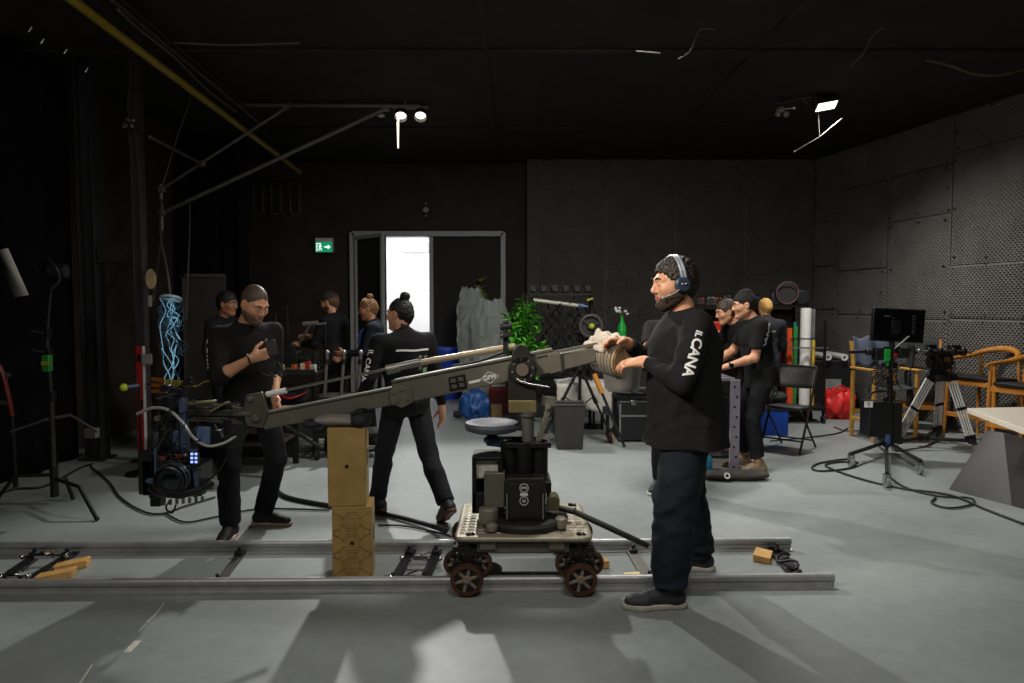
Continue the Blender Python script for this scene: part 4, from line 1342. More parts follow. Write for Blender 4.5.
mb = MB(); mb.box(P(194, 458, YH - .14), (.055, .02, .07)); sc_ = mb.build('status_screen', M_bk, hd, bevel=.003)
mb = MB()
for i, j in ((0, 0), (1, 0), (0, 1), (1, 1), (0, 2), (1, 2)): mb.box(P(191.8 + 4.2 * i, 454 + 4 * j, YH - .152), (.013, .004, .012))
mb.build('indicator_lights', emit('screen_blue', '8fa8ff', 1.6), sc_)
mb = MB(); mb.cyl(P(148, 480, YH - .1), P(166, 484, YH - .14), .022, n=16); mb.box(P(146, 483, YH - .08), (.06, .06, .09)); mb.build('roll_motor', M_bluegrey, hd, bevel=.004)
mb = MB(); mb.cyl(P(214, 483, YH - .02), P(214, 483, YH - .07), .026, n=16); mb.cyl(P(214, 483, YH - .07), P(214, 483, YH - .075), .014, n=16); mb.build('tilt_knob', M_alu, hd)
mb = MB()
for k in range(7): q = P(164 + k * 6.4, 500 - .6 * k, YH - .08); mb.cyl(q, q - V((0, 0, .03)), .009, n=10)
mb.build('contact_pins', mat('pins_pale', '8d8478', .4, .6), hd)
mb = MB(); mb.box(P(160, 459, YH - .1), (.08, .03, .03)); mb.box(P(181, 456, YH - .1), (.05, .03, .02)); mb.build('red_clamp', mat('dark_red', '6d1f1c', .45, var=.2), hd, bevel=.003)
mb = MB(); mb.bar(P(156, 448, YH - .13), P(156, 490, YH - .13), .012, .02); mb.build('side_rod', M_bluegrey, hd)
mb = MB(); mb.tube(spline([P(137, 414, YH - .05), P(152, 408, YH - .08), P(168, 410, YH - .1), P(182, 422, YH - .12), P(194, 438, YH - .12), P(208, 446, YH - .1), P(224, 443, YH - .08), P(236, 436, YH - .04)], 8), .0085, 10)
mb.build('conduit', mat('pale_conduit', '9a9a96', .4, .2, var=.05), hd)
mb = MB()
rr = random.Random(5)
for k in range(3):
    mb.tube(spline([P(246, 420 + k, YH - .03), P(236, 430 + 2 * k, YH - .05), P(226 - 3 * k, 439, YH - .06), P(222 - 2 * k, 446, YH - .05), P(236, 446 - 2 * k, YH - .06), P(246, 434, YH - .05), P(252, 420, YH - .02)], 6), .007, 8)
mb.build('cable_loop', M_rubber, hd)
mb = MB()
for k in range(14):
    a = P(rr.uniform(150, 205), rr.uniform(384, 470), YH - rr.uniform(.02, .13)); b = P(rr.uniform(150, 205), rr.uniform(400, 495), YH - rr.uniform(.02, .13))
    m_ = (a + b) / 2 + V((rr.uniform(-.06, .06), -.05, rr.uniform(-.07, .03)))
    mb.tube(spline([a, m_, b], 6), .0038, 6)
mb.build('signal_wires', M_rubber, hd)
mb = MB()
for k in range(6):
    a = P(rr.uniform(158, 200), rr.uniform(396, 470), YH - .13); mb.box(a, (.012, .012, .012)); 
mb.build('connector', M_chrome, hd)
mb = MB(); mb.tube(spline([P(212, 478, YH), P(222, 466, YH), P(228, 450, YH), P(230, 436, YH)], 6), .005, 6); mb.tube(spline([P(170, 500, YH - .06), P(166, 508, YH - .06), P(172, 513, YH - .05), P(176, 505, YH - .05)], 6), .005, 6); mb.build('hanging_cable', M_rubber, hd)
# ------------------------------------------------------------------ left side of the room
rr = random.Random(11)
M_yel = mat('yellow_pipe_paint', '8a7412', .5, var=.15)
M_gal = mat('galvanised_pipe', '6d6863', .45, .6, var=.15)
M_cord = mat('pale_cord', '4f4a43', .7, var=.1)
M_tennis = mat('tennis_ball_felt', 'b5c832', .9, var=.1, bump=.3)

# black drape on the left with deep folds
mb = MB()
def drape(a, b):
    y = 1.2 + a * 5.8
    return V((-4.52 + .15 * a + .05 * math.sin(y * 9) + .025 * math.sin(y * 23 + b * 2), y, .02 + b * 3.8))
mb.grid(drape, 160, 10)
tag(mb.build('black_curtain', M_curt, solid=.01), 'long black drape hanging along the left wall to the floor', 'curtain')
mb = MB()
def drape2(a, b):
    x = -4.6 + a * 1.0
    return V((x, 9.6 + .05 * math.sin(x * 31) + .02 * math.sin(x * 13 + b * 3), .02 + b * 3.8))
mb.grid(drape2, 60, 8)
tag(mb.build('black_curtain', M_curt, solid=.01), 'narrow black drape behind the steel posts, left of the grey board', 'curtain')

# steel columns
def struct_named(mb, name, m, **k):
    o = mb.build(name, m, **k); o['kind'] = 'structure'; return o
c = at(98, 460, 7.0)
mb = MB()
for dx in (-.075, .075): mb.box((c.x + dx, 7.0, CEIL / 2), (.015, .17, CEIL))
mb.box((c.x, 7.0, CEIL / 2), (.15, .012, CEIL)); mb.box((c.x, 7.0, .01), (.26, .24, .02))
struct_named(mb, 'pillar_1', mat('column_paint', '2b2a2b', .5, .2, var=.2), bevel=.002)
c = at(145, 440, 6.9)
mb = MB(); mb.box((c.x, 6.9, CEIL / 2), (.1, .1, CEIL)); mb.box((c.x, 6.9, .01), (.2, .2, .02)); mb.bar((c.x, 6.93, 2.05), (c.x - .42, 6.98, 2.05), .14, .16)
struct_named(mb, 'pillar_2', mat('post_paint', '353130', .5, .2, var=.2), bevel=.003)
POSTX = c.x

def on_post(px, py, Y=6.82): return at(px, py, Y)
mb = MB(); q = on_post(151, 279); mb.lathe([(0, -.01), (.95, -.01), (1, -.004), (1, .004), (.95, .01), (0, .01)], (0, 0, 0), (0, 1, 0), 28)
mb.v = [V((p.x * .05 + q.x, p.y + q.y, p.z * .098 + q.z)) for p in mb.v]
o = thing('oval_plaque', 'oval cream plaque fixed high on the slim post above the red level', 'plaque', q)
mb.build('plate', mat('cream_board', 'b09a74', .6, var=.12), o)
MB().box(on_post(150, 301), (.035, .012, .11)).build('paper_tag', mat('paper_grey', '8d8a86', .7), o, bevel=.002)

# grey board behind p2
mb = MB(); a, b = at(183, 274, 8.2), at(229, 440, 8.2)
o = thing('wall_board', 'flat dark grey board standing upright behind the long-haired person', 'board', ((a.x + b.x) / 2, 8.2, 0))
mb.box(((a.x + b.x) / 2, 8.2, a.z / 2), (b.x - a.x, .04, a.z)); mb.build('panel', mat('board_grey', '2f2d2c', .7, var=.15), o, bevel=.004)
mb = MB(); mb.box(((a.x + b.x) / 2, 8.175, a.z - .02), (b.x - a.x, .03, .04)); mb.box((a.x + .02, 8.175, a.z / 2), (.03, .03, a.z)); mb.build('edge_trim', mat('board_edge', '45413e', .6), o)

# hanging bundle of pale blue cable
q = at(171, 300, 6.6)
o = thing('cable_bundle', 'glowing pale blue tangled rope-light bundle hanging beside the slim post', 'rope light', q - V((0, 0, .9)))
mb = MB(); mbr = MB()
for k in range(22):
    x0 = rr.uniform(-.085, .085); L_ = rr.uniform(.25, 1.0)
    pts = []
    for t in range(9):
        u_ = t / 8
        pts.append(q + V((x0 + rr.uniform(-.045, .045), rr.uniform(-.05, .05), .02 - L_ * u_)))
    pts.append(pts[-1] + V((rr.uniform(-.05, .05), 0, .07))); pts.append(pts[-4] + V((rr.uniform(-.08, .08), -.02, .03)))
    (mbr if k % 4 == 0 else mb).tube(spline(pts, 5), .0034 if k % 4 == 0 else .0024, 6)
mbr.build('lit_strand', emit('rope_lit', '8fcbe6', .35), o)
m_rope = mat('rope_light_tube', '28485c', .25, var=.4, scale=3)
b_ = m_rope.node_tree.nodes['Principled BSDF']; b_.inputs['Emission Color'].default_value = (.25, .55, .8, 1); b_.inputs['Emission Strength'].default_value = .03
mb.build('rope_light', m_rope, o)
mb = MB(); mb.torus(q + V((0, 0, .015)), (0, .3, 1), .085, .014, 24, 8); mb.torus(q + V((0, 0, .0)), (.2, .1, 1), .075, .01, 24, 8); mb.build('hanging_ring', mat('ring_pale', 'a9c4cf', .35, var=.1), o)
mb = MB(); mb.tube(spline([q, at(167, 270, 6.7), at(161, 240, 7.2), at(160, 217, 7.8), at(162, 200, 8.3)], 8), .012, 8); mb.build('suspension_cord', M_cord, o)
mb = MB(); a, b = at(191, 60, 7.4), at(186, 385, 7.4); mb.tube(spline([at(190, 203, 8.36), at(189.5, 240, 7.9), at(187, 300, 7.5), at(186, 385, 7.4), V((b.x, 7.4, .3))], 8), .008, 6)
tag(mb.build('hanging_cord', M_cord), 'single thin pale cord hanging straight down in front of the grey board', 'cord')

# red spirit level leaning on the post with ball-tipped prop
q0, q1 = gnd(143, 466), at(140, 346, 6.78)
o = thing('spirit_level', 'long red spirit level leaning upright against the slim dark post', 'spirit level', q0)
d = q1 - V((q0.x, q0.y, .0)); a = V((q0.x, q0.y, .0))
mb = MB(); mb.bar(a, q1, .075, .03); mb.build('bar', M_red, o, bevel=.004)
mb = MB()
for f in (.12, .52, .9): mb.bar(a + d * (f - .03) + V((0, -.017, 0)), a + d * (f + .03) + V((0, -.017, 0)), .045, .008)
mb.build('vial', mat('vial_dark', '2b2016', .3), o, bevel=.002)
mb = MB(); mb.bar(a + V((.036, -.004, 0)), q1 + V((.036, -.004, 0)), .01, .032); mb.build('edge', M_white, o)
mb = MB(); mb.box(at(147, 359, 6.73), (.09, .03, .1)); mb.build('note', mat('paper_grey', '8d8a86', .7), o)
q = at(124, 387.5, 6.3); q2 = at(139, 385.5, 6.35)
o = thing('prop_stick', 'short stick with yellow-green ball tip poking out left of the red level', 'stick', q)
mb = MB(); mb.ball(q, .036, 18, 12); mb.build('ball_tip', M_tennis, o)
mb = MB(); mb.cyl(q, q2, .022, n=12); mb.build('tube', M_bluegrey, o)
mb = MB(); mb.cyl((q2.x, q2.y, q2.z), (q2.x, q2.y, .0), .012); mb.cyl((q2.x, q2.y, 0), (q2.x, q2.y, .02), .14, .13, 20); mb.build('stand', M_steel_black, o)

# softbox on a stand
base = gnd(55, 504)
sx, sy = base.x, base.y
o = thing('softbox_light', 'black softbox with white front tilted on a stand at far left', 'studio light', (sx, sy, 0))
z_ = lambda py: at(50, py, sy).z
mb = MB()
fp = [at(px, py, sy - dy) for px, py, dy in ((-4, 251, -.3), (15, 297, -.3), (29, 295, .22), (8, 248, .22))]
ap = [at(px, py, sy - dy) for px, py, dy in ((44, 262, .06), (52, 288, .06), (58, 279, -.06), (49, 256, -.06))]
f4 = [(0, 1, 5, 4), (1, 2, 6, 5), (2, 3, 7, 6), (3, 0, 4, 7), (4, 5, 6, 7)]
mb.add(fp + ap, f4); mb.build('shell', mat('softbox_black', '0e0e0f', .95, var=.2, bump=.1, spec=.05), o, solid=.008, smooth=False)
mb = MB(); mb.add(fp, [(0, 1, 2, 3)]); mb.build('diffuser', mat('diffuser_white', 'e4e0d8', .7, var=.06, bump=.1), o, solid=.01)
mb = MB(); c_ = (ap[0] + ap[1] + ap[2] + ap[3]) / 4; mb.cyl(c_, c_ + V((.12, 0, -.0)), .06, .05, 16); mb.tube(spline([at(47, 257, sy - .1), at(56, 268, sy - .12), at(59, 280, sy - .1), at(51, 289, sy - .1)], 5), .012, 8); mb.build('lamp_head', M_blackplastic, o)
sign_text('softlight', .07, (fp[0] + fp[3] + ap[0] + ap[3]) / 4 + V((0.02, -.30, -.12)), V((.45, 0, -.9)), V((.9, .0, .45)), 'lettering', mat('print_dim', '5a5a58', .6), o) if False else None
mb = MB(); mb.cyl((sx, sy, .16), (sx, sy, z_(395)), .02, n=14); mb.cyl((sx, sy, z_(395)), (sx - .02, sy, z_(330)), .014, n=12); mb.cyl((sx - .02, sy, z_(340)), at(51, 285, sy), .011, n=12)
mb.build('pole', mat('stand_steel', '3f3e3c', .4, .7, var=.1), o)
mb = MB()
for py in (333, 352):
    mb = MB(); mb.box((sx - .02, sy, z_(py)), (.06, .06, .07)); mb.cyl((sx - .02, sy - .03, z_(py)), (sx - .1, sy - .06, z_(py) + .02), .008); mb.build('grip_head', M_steel_black, o, bevel=.004)
MB().box((sx, sy, z_(396)), (.05, .05, .08)).build('grip_head', M_steel_black, o, bevel=.004)
mb = MB(); mb.box((sx - .015, sy - .01, z_(363)), (.06, .05, .13)); mb.build('tape_roll', mat('green_tape', '1f7a2a', .5, var=.2), o, bevel=.008)
mb = MB(); mb.box((sx - .015, sy - .036, z_(363)), (.062, .004, .03)); mb.build('tape_mark', mat('yellow_tape', '9a8f2c', .5), o)
def cleg(tip, hk=.0):
    tip = V(tip); b = V((sx, sy, .2 + hk)); k = b + (V((tip.x, tip.y, 0)) - V((sx, sy, 0))) * .62; k.z = .205 + hk
    m2 = MB(); m2.tube([b, b + (k - b) * .9, k, k + (tip - k) * .12, tip + V((0, 0, .014))], .0145, 10); m2.ball(tip + V((0, 0, .018)), .018, 8, 6); m2.build('leg', M_steel_black, o)
cleg(gnd(97, 521)); cleg(gnd(-8, 507), .03); cleg(gnd(73, 500), -.02)
mb = MB(); mb.cyl((sx, sy, .06), (sx, sy, .3), .03, n=16); mb.build('collar', M_steel_black, o)
mb = MB(); mb.cyl(at(70, 415, sy), at(98, 432, sy - .2), .009); mb.cyl(at(10, 432, sy), at(44, 420, sy), .009); mb.box(at(92, 433, sy - .15), (.08, .06, .07)); mb.cyl(at(44, 420, sy), at(70, 415, sy), .012); mb.build('boom_arm', M_gal, o)

# red cart at far left
o = thing('hand_trolley', 'red folding hand trolley partly cut by the left picture edge', 'trolley', gnd(-6, 488))
mb = MB(); g = gnd(-6, 488)
for dx in (0, .18):
    mb.tube(spline([at(-16 , 352, g.y) - V((dx, 0, 0)), at(0, 368, g.y) - V((dx, 0, 0)), at(8, 395, g.y) - V((dx, 0, 0)), at(12, 416, g.y) - V((dx, 0, 0))], 6), .022, 10)
mb.build('frame', mat('dark_red_paint', '5e1316', .4, var=.2), o)
for dx in (0, .18):
    MB().tube([at(12, 416, g.y) - V((dx, 0, 0)), V((at(14, 440, g.y).x - dx, g.y, .15)), V((at(14, 440, g.y).x - dx, g.y, .012))], .02, 10).build('leg', M_steel_black, o)
mb = MB()
for py in (372, 400): mb.bar(at(-30, py, g.y), at(10, py + 3, g.y), .02, .03)
mb.build('crossbar', M_gal, o)

# low equipment bench behind the phone man
o = thing('work_bench', 'low dark bench crowded with cables behind the phone man\'s right side', 'bench', (-2.55, 6.4, 0))
za = at(215, 414, 6.3).z
mb = MB(); mb.box((-2.62, 6.5, za - .02), (1.1, .7, .04)); mb.build('bench_top', mat('bench_wood', '6a6048', .6, var=.2), o, bevel=.004)
mb = MB(); mb.box((-2.62, 6.55, za * .5), (1.0, .5, .03)); mb.box((-2.62, 6.84, za * .5), (1.0, .02, za - .1)); mb.box((-2.62, 6.3, za - .12), (1.04, .03, .12)); mb.build('shelf', M_black, o)
for x in (-3.12, -2.12):
    for y in (6.2, 6.8): MB().box((x, y, (za - .04) / 2), (.05, .05, za - .04)).build('leg', M_steel_black, o)
def small_case(name, label, cat, px, py, Y, size, m, rz=0., lid=None, group=None):
    g = at(px, py, Y); g.z = za + .0015
    t = thing(name, label, cat, g, rz, group)
    MB().box((0, 0, size[2] / 2), size).build('case', m, t, bevel=.006, world=False)
    if lid: MB().box((0, 0, size[2] + .008), (size[0] * .8, size[1] * .8, .016)).build('lid', lid, t, bevel=.004, world=False)
    return t
Yb = 6.35
small_case('equipment_case', 'flat grey case on the cable bench, nearest the phone man', 'case', 232, 414, Yb, (.22, .25, .035), mat('flat_grey', '8b8578', .5), .1, M_bluegrey)
small_case('equipment_case', 'flat olive case in the middle of the cable bench', 'case', 207, 414, Yb, (.2, .22, .045), mat('plate_olive', '7a7350'), -.1, M_black)
small_case('equipment_case', 'small black case at left end of the cable bench', 'case', 188, 414, Yb, (.14, .2, .1), M_blackplastic, .2, M_olived)
# yellow ratchet strap and orange coil above the bench
q = at(185, 383, 6.5)
o = thing('ratchet_strap', 'orange strap and coiled yellow cord hung between post and board', 'strap', q)
mb = MB()
for k in range(3): mb.bar(at(152, 379 + 6 * k, 6.6), at(165, 381 + 5 * k, 6.55), .02, .035)
mb.build('strap', mat('orange_strap', 'a2641e', .6, var=.2), o)
mb = MB(); pts = []
for k in range(90):
    t = k / 89; c_ = at(166 + 30 * t, 383 + 1.5 * t, 6.5); pts.append(c_ + V((0, .03 * math.cos(k * .9), .035 * (1 - .4 * t) * math.sin(k * .9))))
pts += [at(204, 382, 6.5), at(214, 380, 6.5)]
mb.tube(pts, .006, 6); mb.build('coiled_cord', mat('yellow_cord', '8a7a20', .5, var=.2), o)
mb = MB(); mb.bar(at(148, 384, 6.75), at(152, 384, 6.6), .03, .03); mb.build('hook', M_steel_black, o)
mb = MB()
for k in range(9):
    a = V((rr.uniform(-3.1, -2.2), rr.uniform(6.62, 6.8), za + .012)); pts = [a + V((rr.uniform(-.16, .16), rr.uniform(-.06, .06), rr.uniform(0, .06))) for _ in range(6)]
    mb.tube(spline(pts, 6), .007, 6)
tag(mb.build('cable_tangle', M_rubber), 'tangle of thin black cables heaped on the low bench', 'cable')

# camera cart with colourful small kit, between phone man and the cap man
Yc = 7.4
xa, xb = at(268, 380, Yc).x, at(322, 380, Yc).x
o = thing('camera_cart', 'black two-shelf cart loaded with small camera kit in front of the cap man', 'cart', ((xa + xb) / 2, Yc, 0))
zt, zb = at(290, 372, Yc).z, at(290, 410, Yc).z
for n_, z in (('top_shelf', zt), ('lower_shelf', zb)):
    mb = MB(); mb.box(((xa + xb) / 2, Yc, z), (xb - xa, .5, .03)); mb.box(((xa + xb) / 2, Yc - .25, z + .02), (xb - xa, .012, .06)); mb.box(((xa + xb) / 2, Yc + .25, z + .02), (xb - xa, .012, .06)); mb.build(n_, M_blackplastic, o, bevel=.004)
for x in (xa + .02, xb - .02):
    for y in (Yc - .23, Yc + .23):
        MB().cyl((x, y, .1), (x, y, zt + .55 if y > Yc else zt), .014, n=10).build('post', M_steel_black, o)
        w_ = MB(); w_.cyl((x - .015, y, .05), (x + .015, y, .05), .05, n=18); w_.box((x, y, .1), (.04, .04, .03)); w_.build('caster', M_rubber, o)
mb = MB(); mb.tube([V((xa + .02, Yc + .23, zt + .55)), V((xb - .02, Yc + .23, zt + .55))], .012); mb.build('handle', M_steel_black, o)
q0 = at(296, 350, Yc)
o = thing('cine_camera', 'black cine camera with rails standing on the camera cart', 'camera', (at(288, 350, Yc).x, Yc, zt + .02))
X0 = at(288, 350, Yc).x
mb = MB(); mb.box((X0, Yc + .05, zt + .13), (.2, .16, .2)); mb.box((X0 - .02, Yc + .05, zt + .26), (.14, .1, .06)); mb.bar((X0 - .16, Yc + .05, zt + .31), (X0 + .14, Yc + .05, zt + .34), .03, .025); mb.box((X0 - .14, Yc + .05, zt + .16), (.08, .12, .13)); mb.build('camera_body', M_bk, o, bevel=.006)
mb = MB(); mb.cyl((X0 + .1, Yc + .05, zt + .14), (X0 + .27, Yc + .05, zt + .14), .055, .065, 20); mb.box((X0 + .29, Yc + .05, zt + .14), (.03, .15, .15)); mb.build('lens', M_blackplastic, o, bevel=.003)
mb = MB()
for y in (-.02, .1): mb.cyl((X0 - .2, Yc + y, zt + .04), (X0 + .3, Yc + y, zt + .04), .01)
mb.box((X0, Yc + .04, zt + .034), (.16, .16, .03)); mb.build('rails', M_alu, o)
mb = MB(); mb.bar(at(312, 325, Yc), at(326, 323, Yc), .02, .02); mb.cyl(at(303, 324, Yc), at(318, 323, Yc), .025, n=14); mb.bar((X0 + .1, Yc + .05, zt + .3), at(310, 325, Yc), .02, .02); mb.build('viewfinder', mat('viewfinder_grey', '77736d', .4, .5), o)
mb = MB(); mb.cyl((X0 - .16, Yc + .1, zt + .3), (X0 - .16, Yc + .1, zt + .62), .009); mb.cyl((X0 - .03, Yc + .1, zt + .32), (X0 - .03, Yc + .1, zt + .7), .006); mb.build('antenna', M_rubber, o)
kit = [('red', 'a8261f', 307, 352, .07), ('yellow', 'b79c30', 281, 351, .05), ('orange', 'b0581c', 294, 356, .05), ('cream', 'b9a98c', 303, 361, .06), ('pale green', '7fa36a', 309, 362, .05), ('white', 'c4c1b8', 313, 358, .05)]
for i, (cn, cc, px, py, sz) in enumerate(kit):
    q = at(px, py, Yc - .2)
    t = thing('battery_pack', cn + ' taped battery pack on the front edge of the camera cart', 'battery', (q.x, Yc - .19, zt + .0155), rr.uniform(-.3, .3), 'taped batteries on the cart')
    MB().box((0, 0, sz * .8), (sz, .05, sz * 1.6)).build('pack', mat('tape_' + cn.replace(' ', '_'), cc, .5, var=.2), t, bevel=.005, world=False)
    MB().box((0, 0, sz * 1.6 + .008), (sz * .6, .04, .016)).build('cap', M_blackplastic, t, bevel=.002, world=False)
t = thing('tool_pouch', 'black pouch bag with red strap on the lower shelf of the camera cart', 'bag', ((xa + xb) / 2, Yc, zb + .0155))
mb = MB(); mb.grid(bagsurf((xa + xb) / 2, Yc, zb + .15, .18, .14, .11, 4), 24, 16); mb.build('pouch', MATS['bag_black'], t)
mb = MB(); mb.tube(spline([V(((xa + xb) / 2 - .15, Yc - .12, zb + .2)), V(((xa + xb) / 2, Yc - .2, zb + .15)), V(((xa + xb) / 2 + .16, Yc - .12, zb + .2))], 6), .012); mb.build('strap', M_red, t)

# second dark trolley with grey stands near the walker, and black cases on the floor there
g = gnd(345, 415)
o = thing('stand_cart', 'dark rack trolley carrying folded grey light stands between cap man and walker', 'cart', (-1.6, 7.12, 0))
mb = MB(); mb.box((-1.6, 7.12, .25), (.75, .4, .04)); mb.box((-1.6, 7.12, .62), (.75, .4, .03)); mb.build('deck', M_steel_black, o, bevel=.004)
for x in (-1.95, -1.25):
    for y in (6.94, 7.30):
        MB().box((x, y, .44), (.03, .03, .88)).build('post', M_steel_black, o)
        w_ = MB(); w_.cyl((x - .015, y, .05), (x + .015, y, .05), .05, n=16); w_.build('caster', M_rubber, o)
for k in range(4):
    x = -1.9 + k * .17
    t = thing('light_stand', ['leftmost', 'second', 'third', 'rightmost'][k] + ' folded grey light stand on the rack trolley behind the arm', 'light stand', (x, 7.05, .64), 0, 'folded stands on the rack trolley')
    mb = MB(); mb.cyl((x, 7.05, .645), (x + .03, 7.07, 1.06), .018, n=10); mb.build('tube', M_gal, t)
    mb = MB(); mb.cyl((x + .022, 7.065, .95), (x + .03, 7.07, 1.0), .028, n=12); mb.build('collar', M_steel_black, t)
    mb = MB(); mb.ball((x + .03, 7.07, 1.07), .026, 10, 8); mb.build('knob', mat('stand_knob', '8d8984', .4, .6), t)

# cables on the left floor
def cable(pts, r, label, m=None, n=8, z=.012):
    pts = [gnd(p[0], p[1], z) if len(p) == 2 else V(p) for p in pts]
    mb = MB(); mb.tube(spline(pts, n), r, 8)
    return tag(mb.build('floor_cable', m or M_rubber), label, 'cable')
cable([(90, 466), (108, 481), (120, 497), (140, 510), (160, 514), (185, 506), (215, 497)], .008, 'black cable looping over the floor below the gimbal camera')
cable([(165, 513), (185, 522), (215, 517), (260, 509), (330, 510)], .007, 'thin black cable on the floor running behind the front of phone man\'s feet')
cable([(378, 525), (405, 526), (440, 533), (453, 537)], .007, 'thin dark cable on the floor just right of the wooden boxes')
cable([(-10, 497), (15, 489), (45, 486), (80, 468), (92, 464)], .01, 'dark cable along the curtain foot beside the softbox stand')
# ------------------------------------------------------------------ centre background
rr = random.Random(21)
M_leafg = mat('leaf_green', '57a233', .5, var=.45, scale=6)
M_leafy = mat('leaf_yellowgreen', '8aa52c', .5, var=.35, scale=6)
M_film = mat('clear_film', 'cfd6d1', .08, var=.08, bump=.9, bscale=22, Alpha=.5)
# blue barrel
g = V((at(446, 389, 11.6).x, 11.6, 0))
t = thing('blue_barrel', 'blue plastic tub standing at the foot of the closed door leaf', 'tub', g)
za, zb = at(447, 347, g.y).z, 0
mb = MB(); mb.lathe([(0, 0), (.21, 0), (.22, .02), (.245, za - .1), (.26, za - .09), (.26, za - .05), (.245, za - .05), (.0, za - .06)], g, (0, 0, 1), 28); mb.build('tub', mat('blue_plastic', '1c3fb0', .4, var=.1), t)
mb = MB(); mb.lathe([(.23, 0), (.265, 0), (.27, .02), (.26, .05), (.2, .055), (.0, .05)], g + V((0, 0, za - .055)), (0, 0, 1), 28); mb.build('lid', mat('blue_lid', '2450c8', .4, var=.1), t)

def plant(px, pyt, Y, rad, label, dens, seed, cat='plant', z0=0.):
    top = at(px, pyt, Y)
    r = random.Random(seed)
    t = thing('potted_plant', label, cat, (top.x, Y, z0))
    mb = MB(); mb.lathe([(0, 0), (.13, 0), (.17, .28), (.18, .28), (.18, .32), (.155, .32), (.15, .29), (0, .29)], (top.x, Y, z0), (0, 0, 1), 20); mb.build('pot', M_blackplastic, t)
    st, lv = MB(), MB()
    for s in range(9):
        a = r.uniform(0, 6.28); rb = rad * r.uniform(.2, 1.)
        e = V((top.x + math.cos(a) * rb, Y + math.sin(a) * rb, z0 + .35 + (top.z - z0 - .35) * r.uniform(.45, 1.)))
        b = V((top.x + math.cos(a) * .05, Y + math.sin(a) * .05, z0 + .28))
        pts = spline([b, b * .5 + e * .5 + V((0, 0, .1)), e], 8); st.tube(pts, .006, 5)
        for k in range(dens):
            p = pts[min(len(pts) - 1, int(len(pts) * r.uniform(.25, 1.)))]
            d = V((r.uniform(-1, 1), r.uniform(-1, 1), r.uniform(-.4, .8))).normalized()
            L_ = r.uniform(.07, .14); w_ = L_ * .34
            sd = d.cross(V((0, 0, 1))).normalized() if abs(d.z) < .95 else V((1, 0, 0))
            up = sd.cross(d) * L_ * .12
            b0 = p + d * .02
            lv.add([b0, b0 + d * L_ * .4 + sd * w_ + up, b0 + d * L_ * .4 - up * .4, b0 + d * L_ * .4 - sd * w_ + up, b0 + d * L_ - up * 2, b0 + d * L_ * .75 + sd * w_ * .6, b0 + d * L_ * .75 - sd * w_ * .6],
                   [(0, 1, 2), (0, 2, 3), (1, 5, 2), (3, 2, 6), (2, 5, 4), (2, 4, 6)])
    st.build('stem', mat('stem_green', '4a5a2a', .6), t)
    lv.build('foliage', M_leafg, t)
    return t
plant(522, 291, 8.7, .24, 'bushy bright green potted plant beside the rack of lights', 80, 2)
plant(515, 297, 10.9, .2, 'yellow-green potted plant between wrapped plants and the bright green one', 50, 3)
t_ = plant(486, 282, 11.7, .14, 'potted conifer whose tip shows above the plastic wrapping', 40, 5)
for c in t_.children:
    if c.name.startswith('foliage'): c.data.materials[0] = M_leafy
# plastic-wrapped plants
def wrapped(px0, px1, pyt, Y, label, seed):
    a, b = at(px0, pyt, Y), at(px1, pyt, Y)
    cx_, W = (a.x + b.x) / 2, (b.x - a.x)
    t = thing('wrapped_plant', label, 'wrapped plant', (cx_, Y, 0))
    def fn(u, v):
        th = 2 * PI * u
        z = .02 + v * (a.z - .02)
        rx = (1 - .3 * max(0, v - .85) / .15) * W / 2 * (.62 + .38 * math.sin(min(v * 1.25, 1) * PI / 2) ) 
        k = noise.noise(V((math.cos(th) * 2 + seed, math.sin(th) * 2, z * 2.2))) * .12 + noise.noise(V((math.cos(th) * 6 + seed, math.sin(th) * 6, z * 7))) * .1
        return V((cx_ + rx * (1 + k) * math.cos(th), Y + rx * .8 * (1 + k) * math.sin(th), z + (.1 * noise.noise(V((math.cos(th) * 2, math.sin(th) * 2, seed))) if v == 1 else 0)))
    mb = MB(); mb.grid(fn, 26, 20); mb.build('plastic_wrap', M_film, t, smooth=False)
    mb = MB(); mb.lathe([(0, 0), (.1, 0), (.13, .25), (0, .26)], (cx_, Y, .012), (0, 0, 1), 16); mb.build('pot', M_blackplastic, t)
    lv = MB(); r = random.Random(seed)
    for k in range(160):
        p = V((cx_ + r.gauss(0, W * .14), Y + r.gauss(0, W * .12), r.uniform(.3, a.z * .95)))
        d = V((r.uniform(-1, 1), r.uniform(-1, 1), r.uniform(0, 1))).normalized(); s_ = d.orthogonal().normalized() * .03
        lv.add([p, p + d * .07 + s_, p + d * .14, p + d * .07 - s_], [(0, 1, 2, 3)])
    lv.build('foliage', mat('leaf_dull', '55694a', .6, var=.3), t)
    lv = MB(); lv.cyl((cx_, Y, .2), (cx_, Y, a.z * .9), .015); lv.build('stem', mat('stem_green', '4a5a2a', .6), t)
    return t
wrapped(457, 486, 289, 10.98, 'taller plastic-wrapped plant, the left of the two silvery bundles', 1.3)
wrapped(472, 509, 300, 10.6, 'wider plastic-wrapped plant, the right of the two silvery bundles', 7.7)

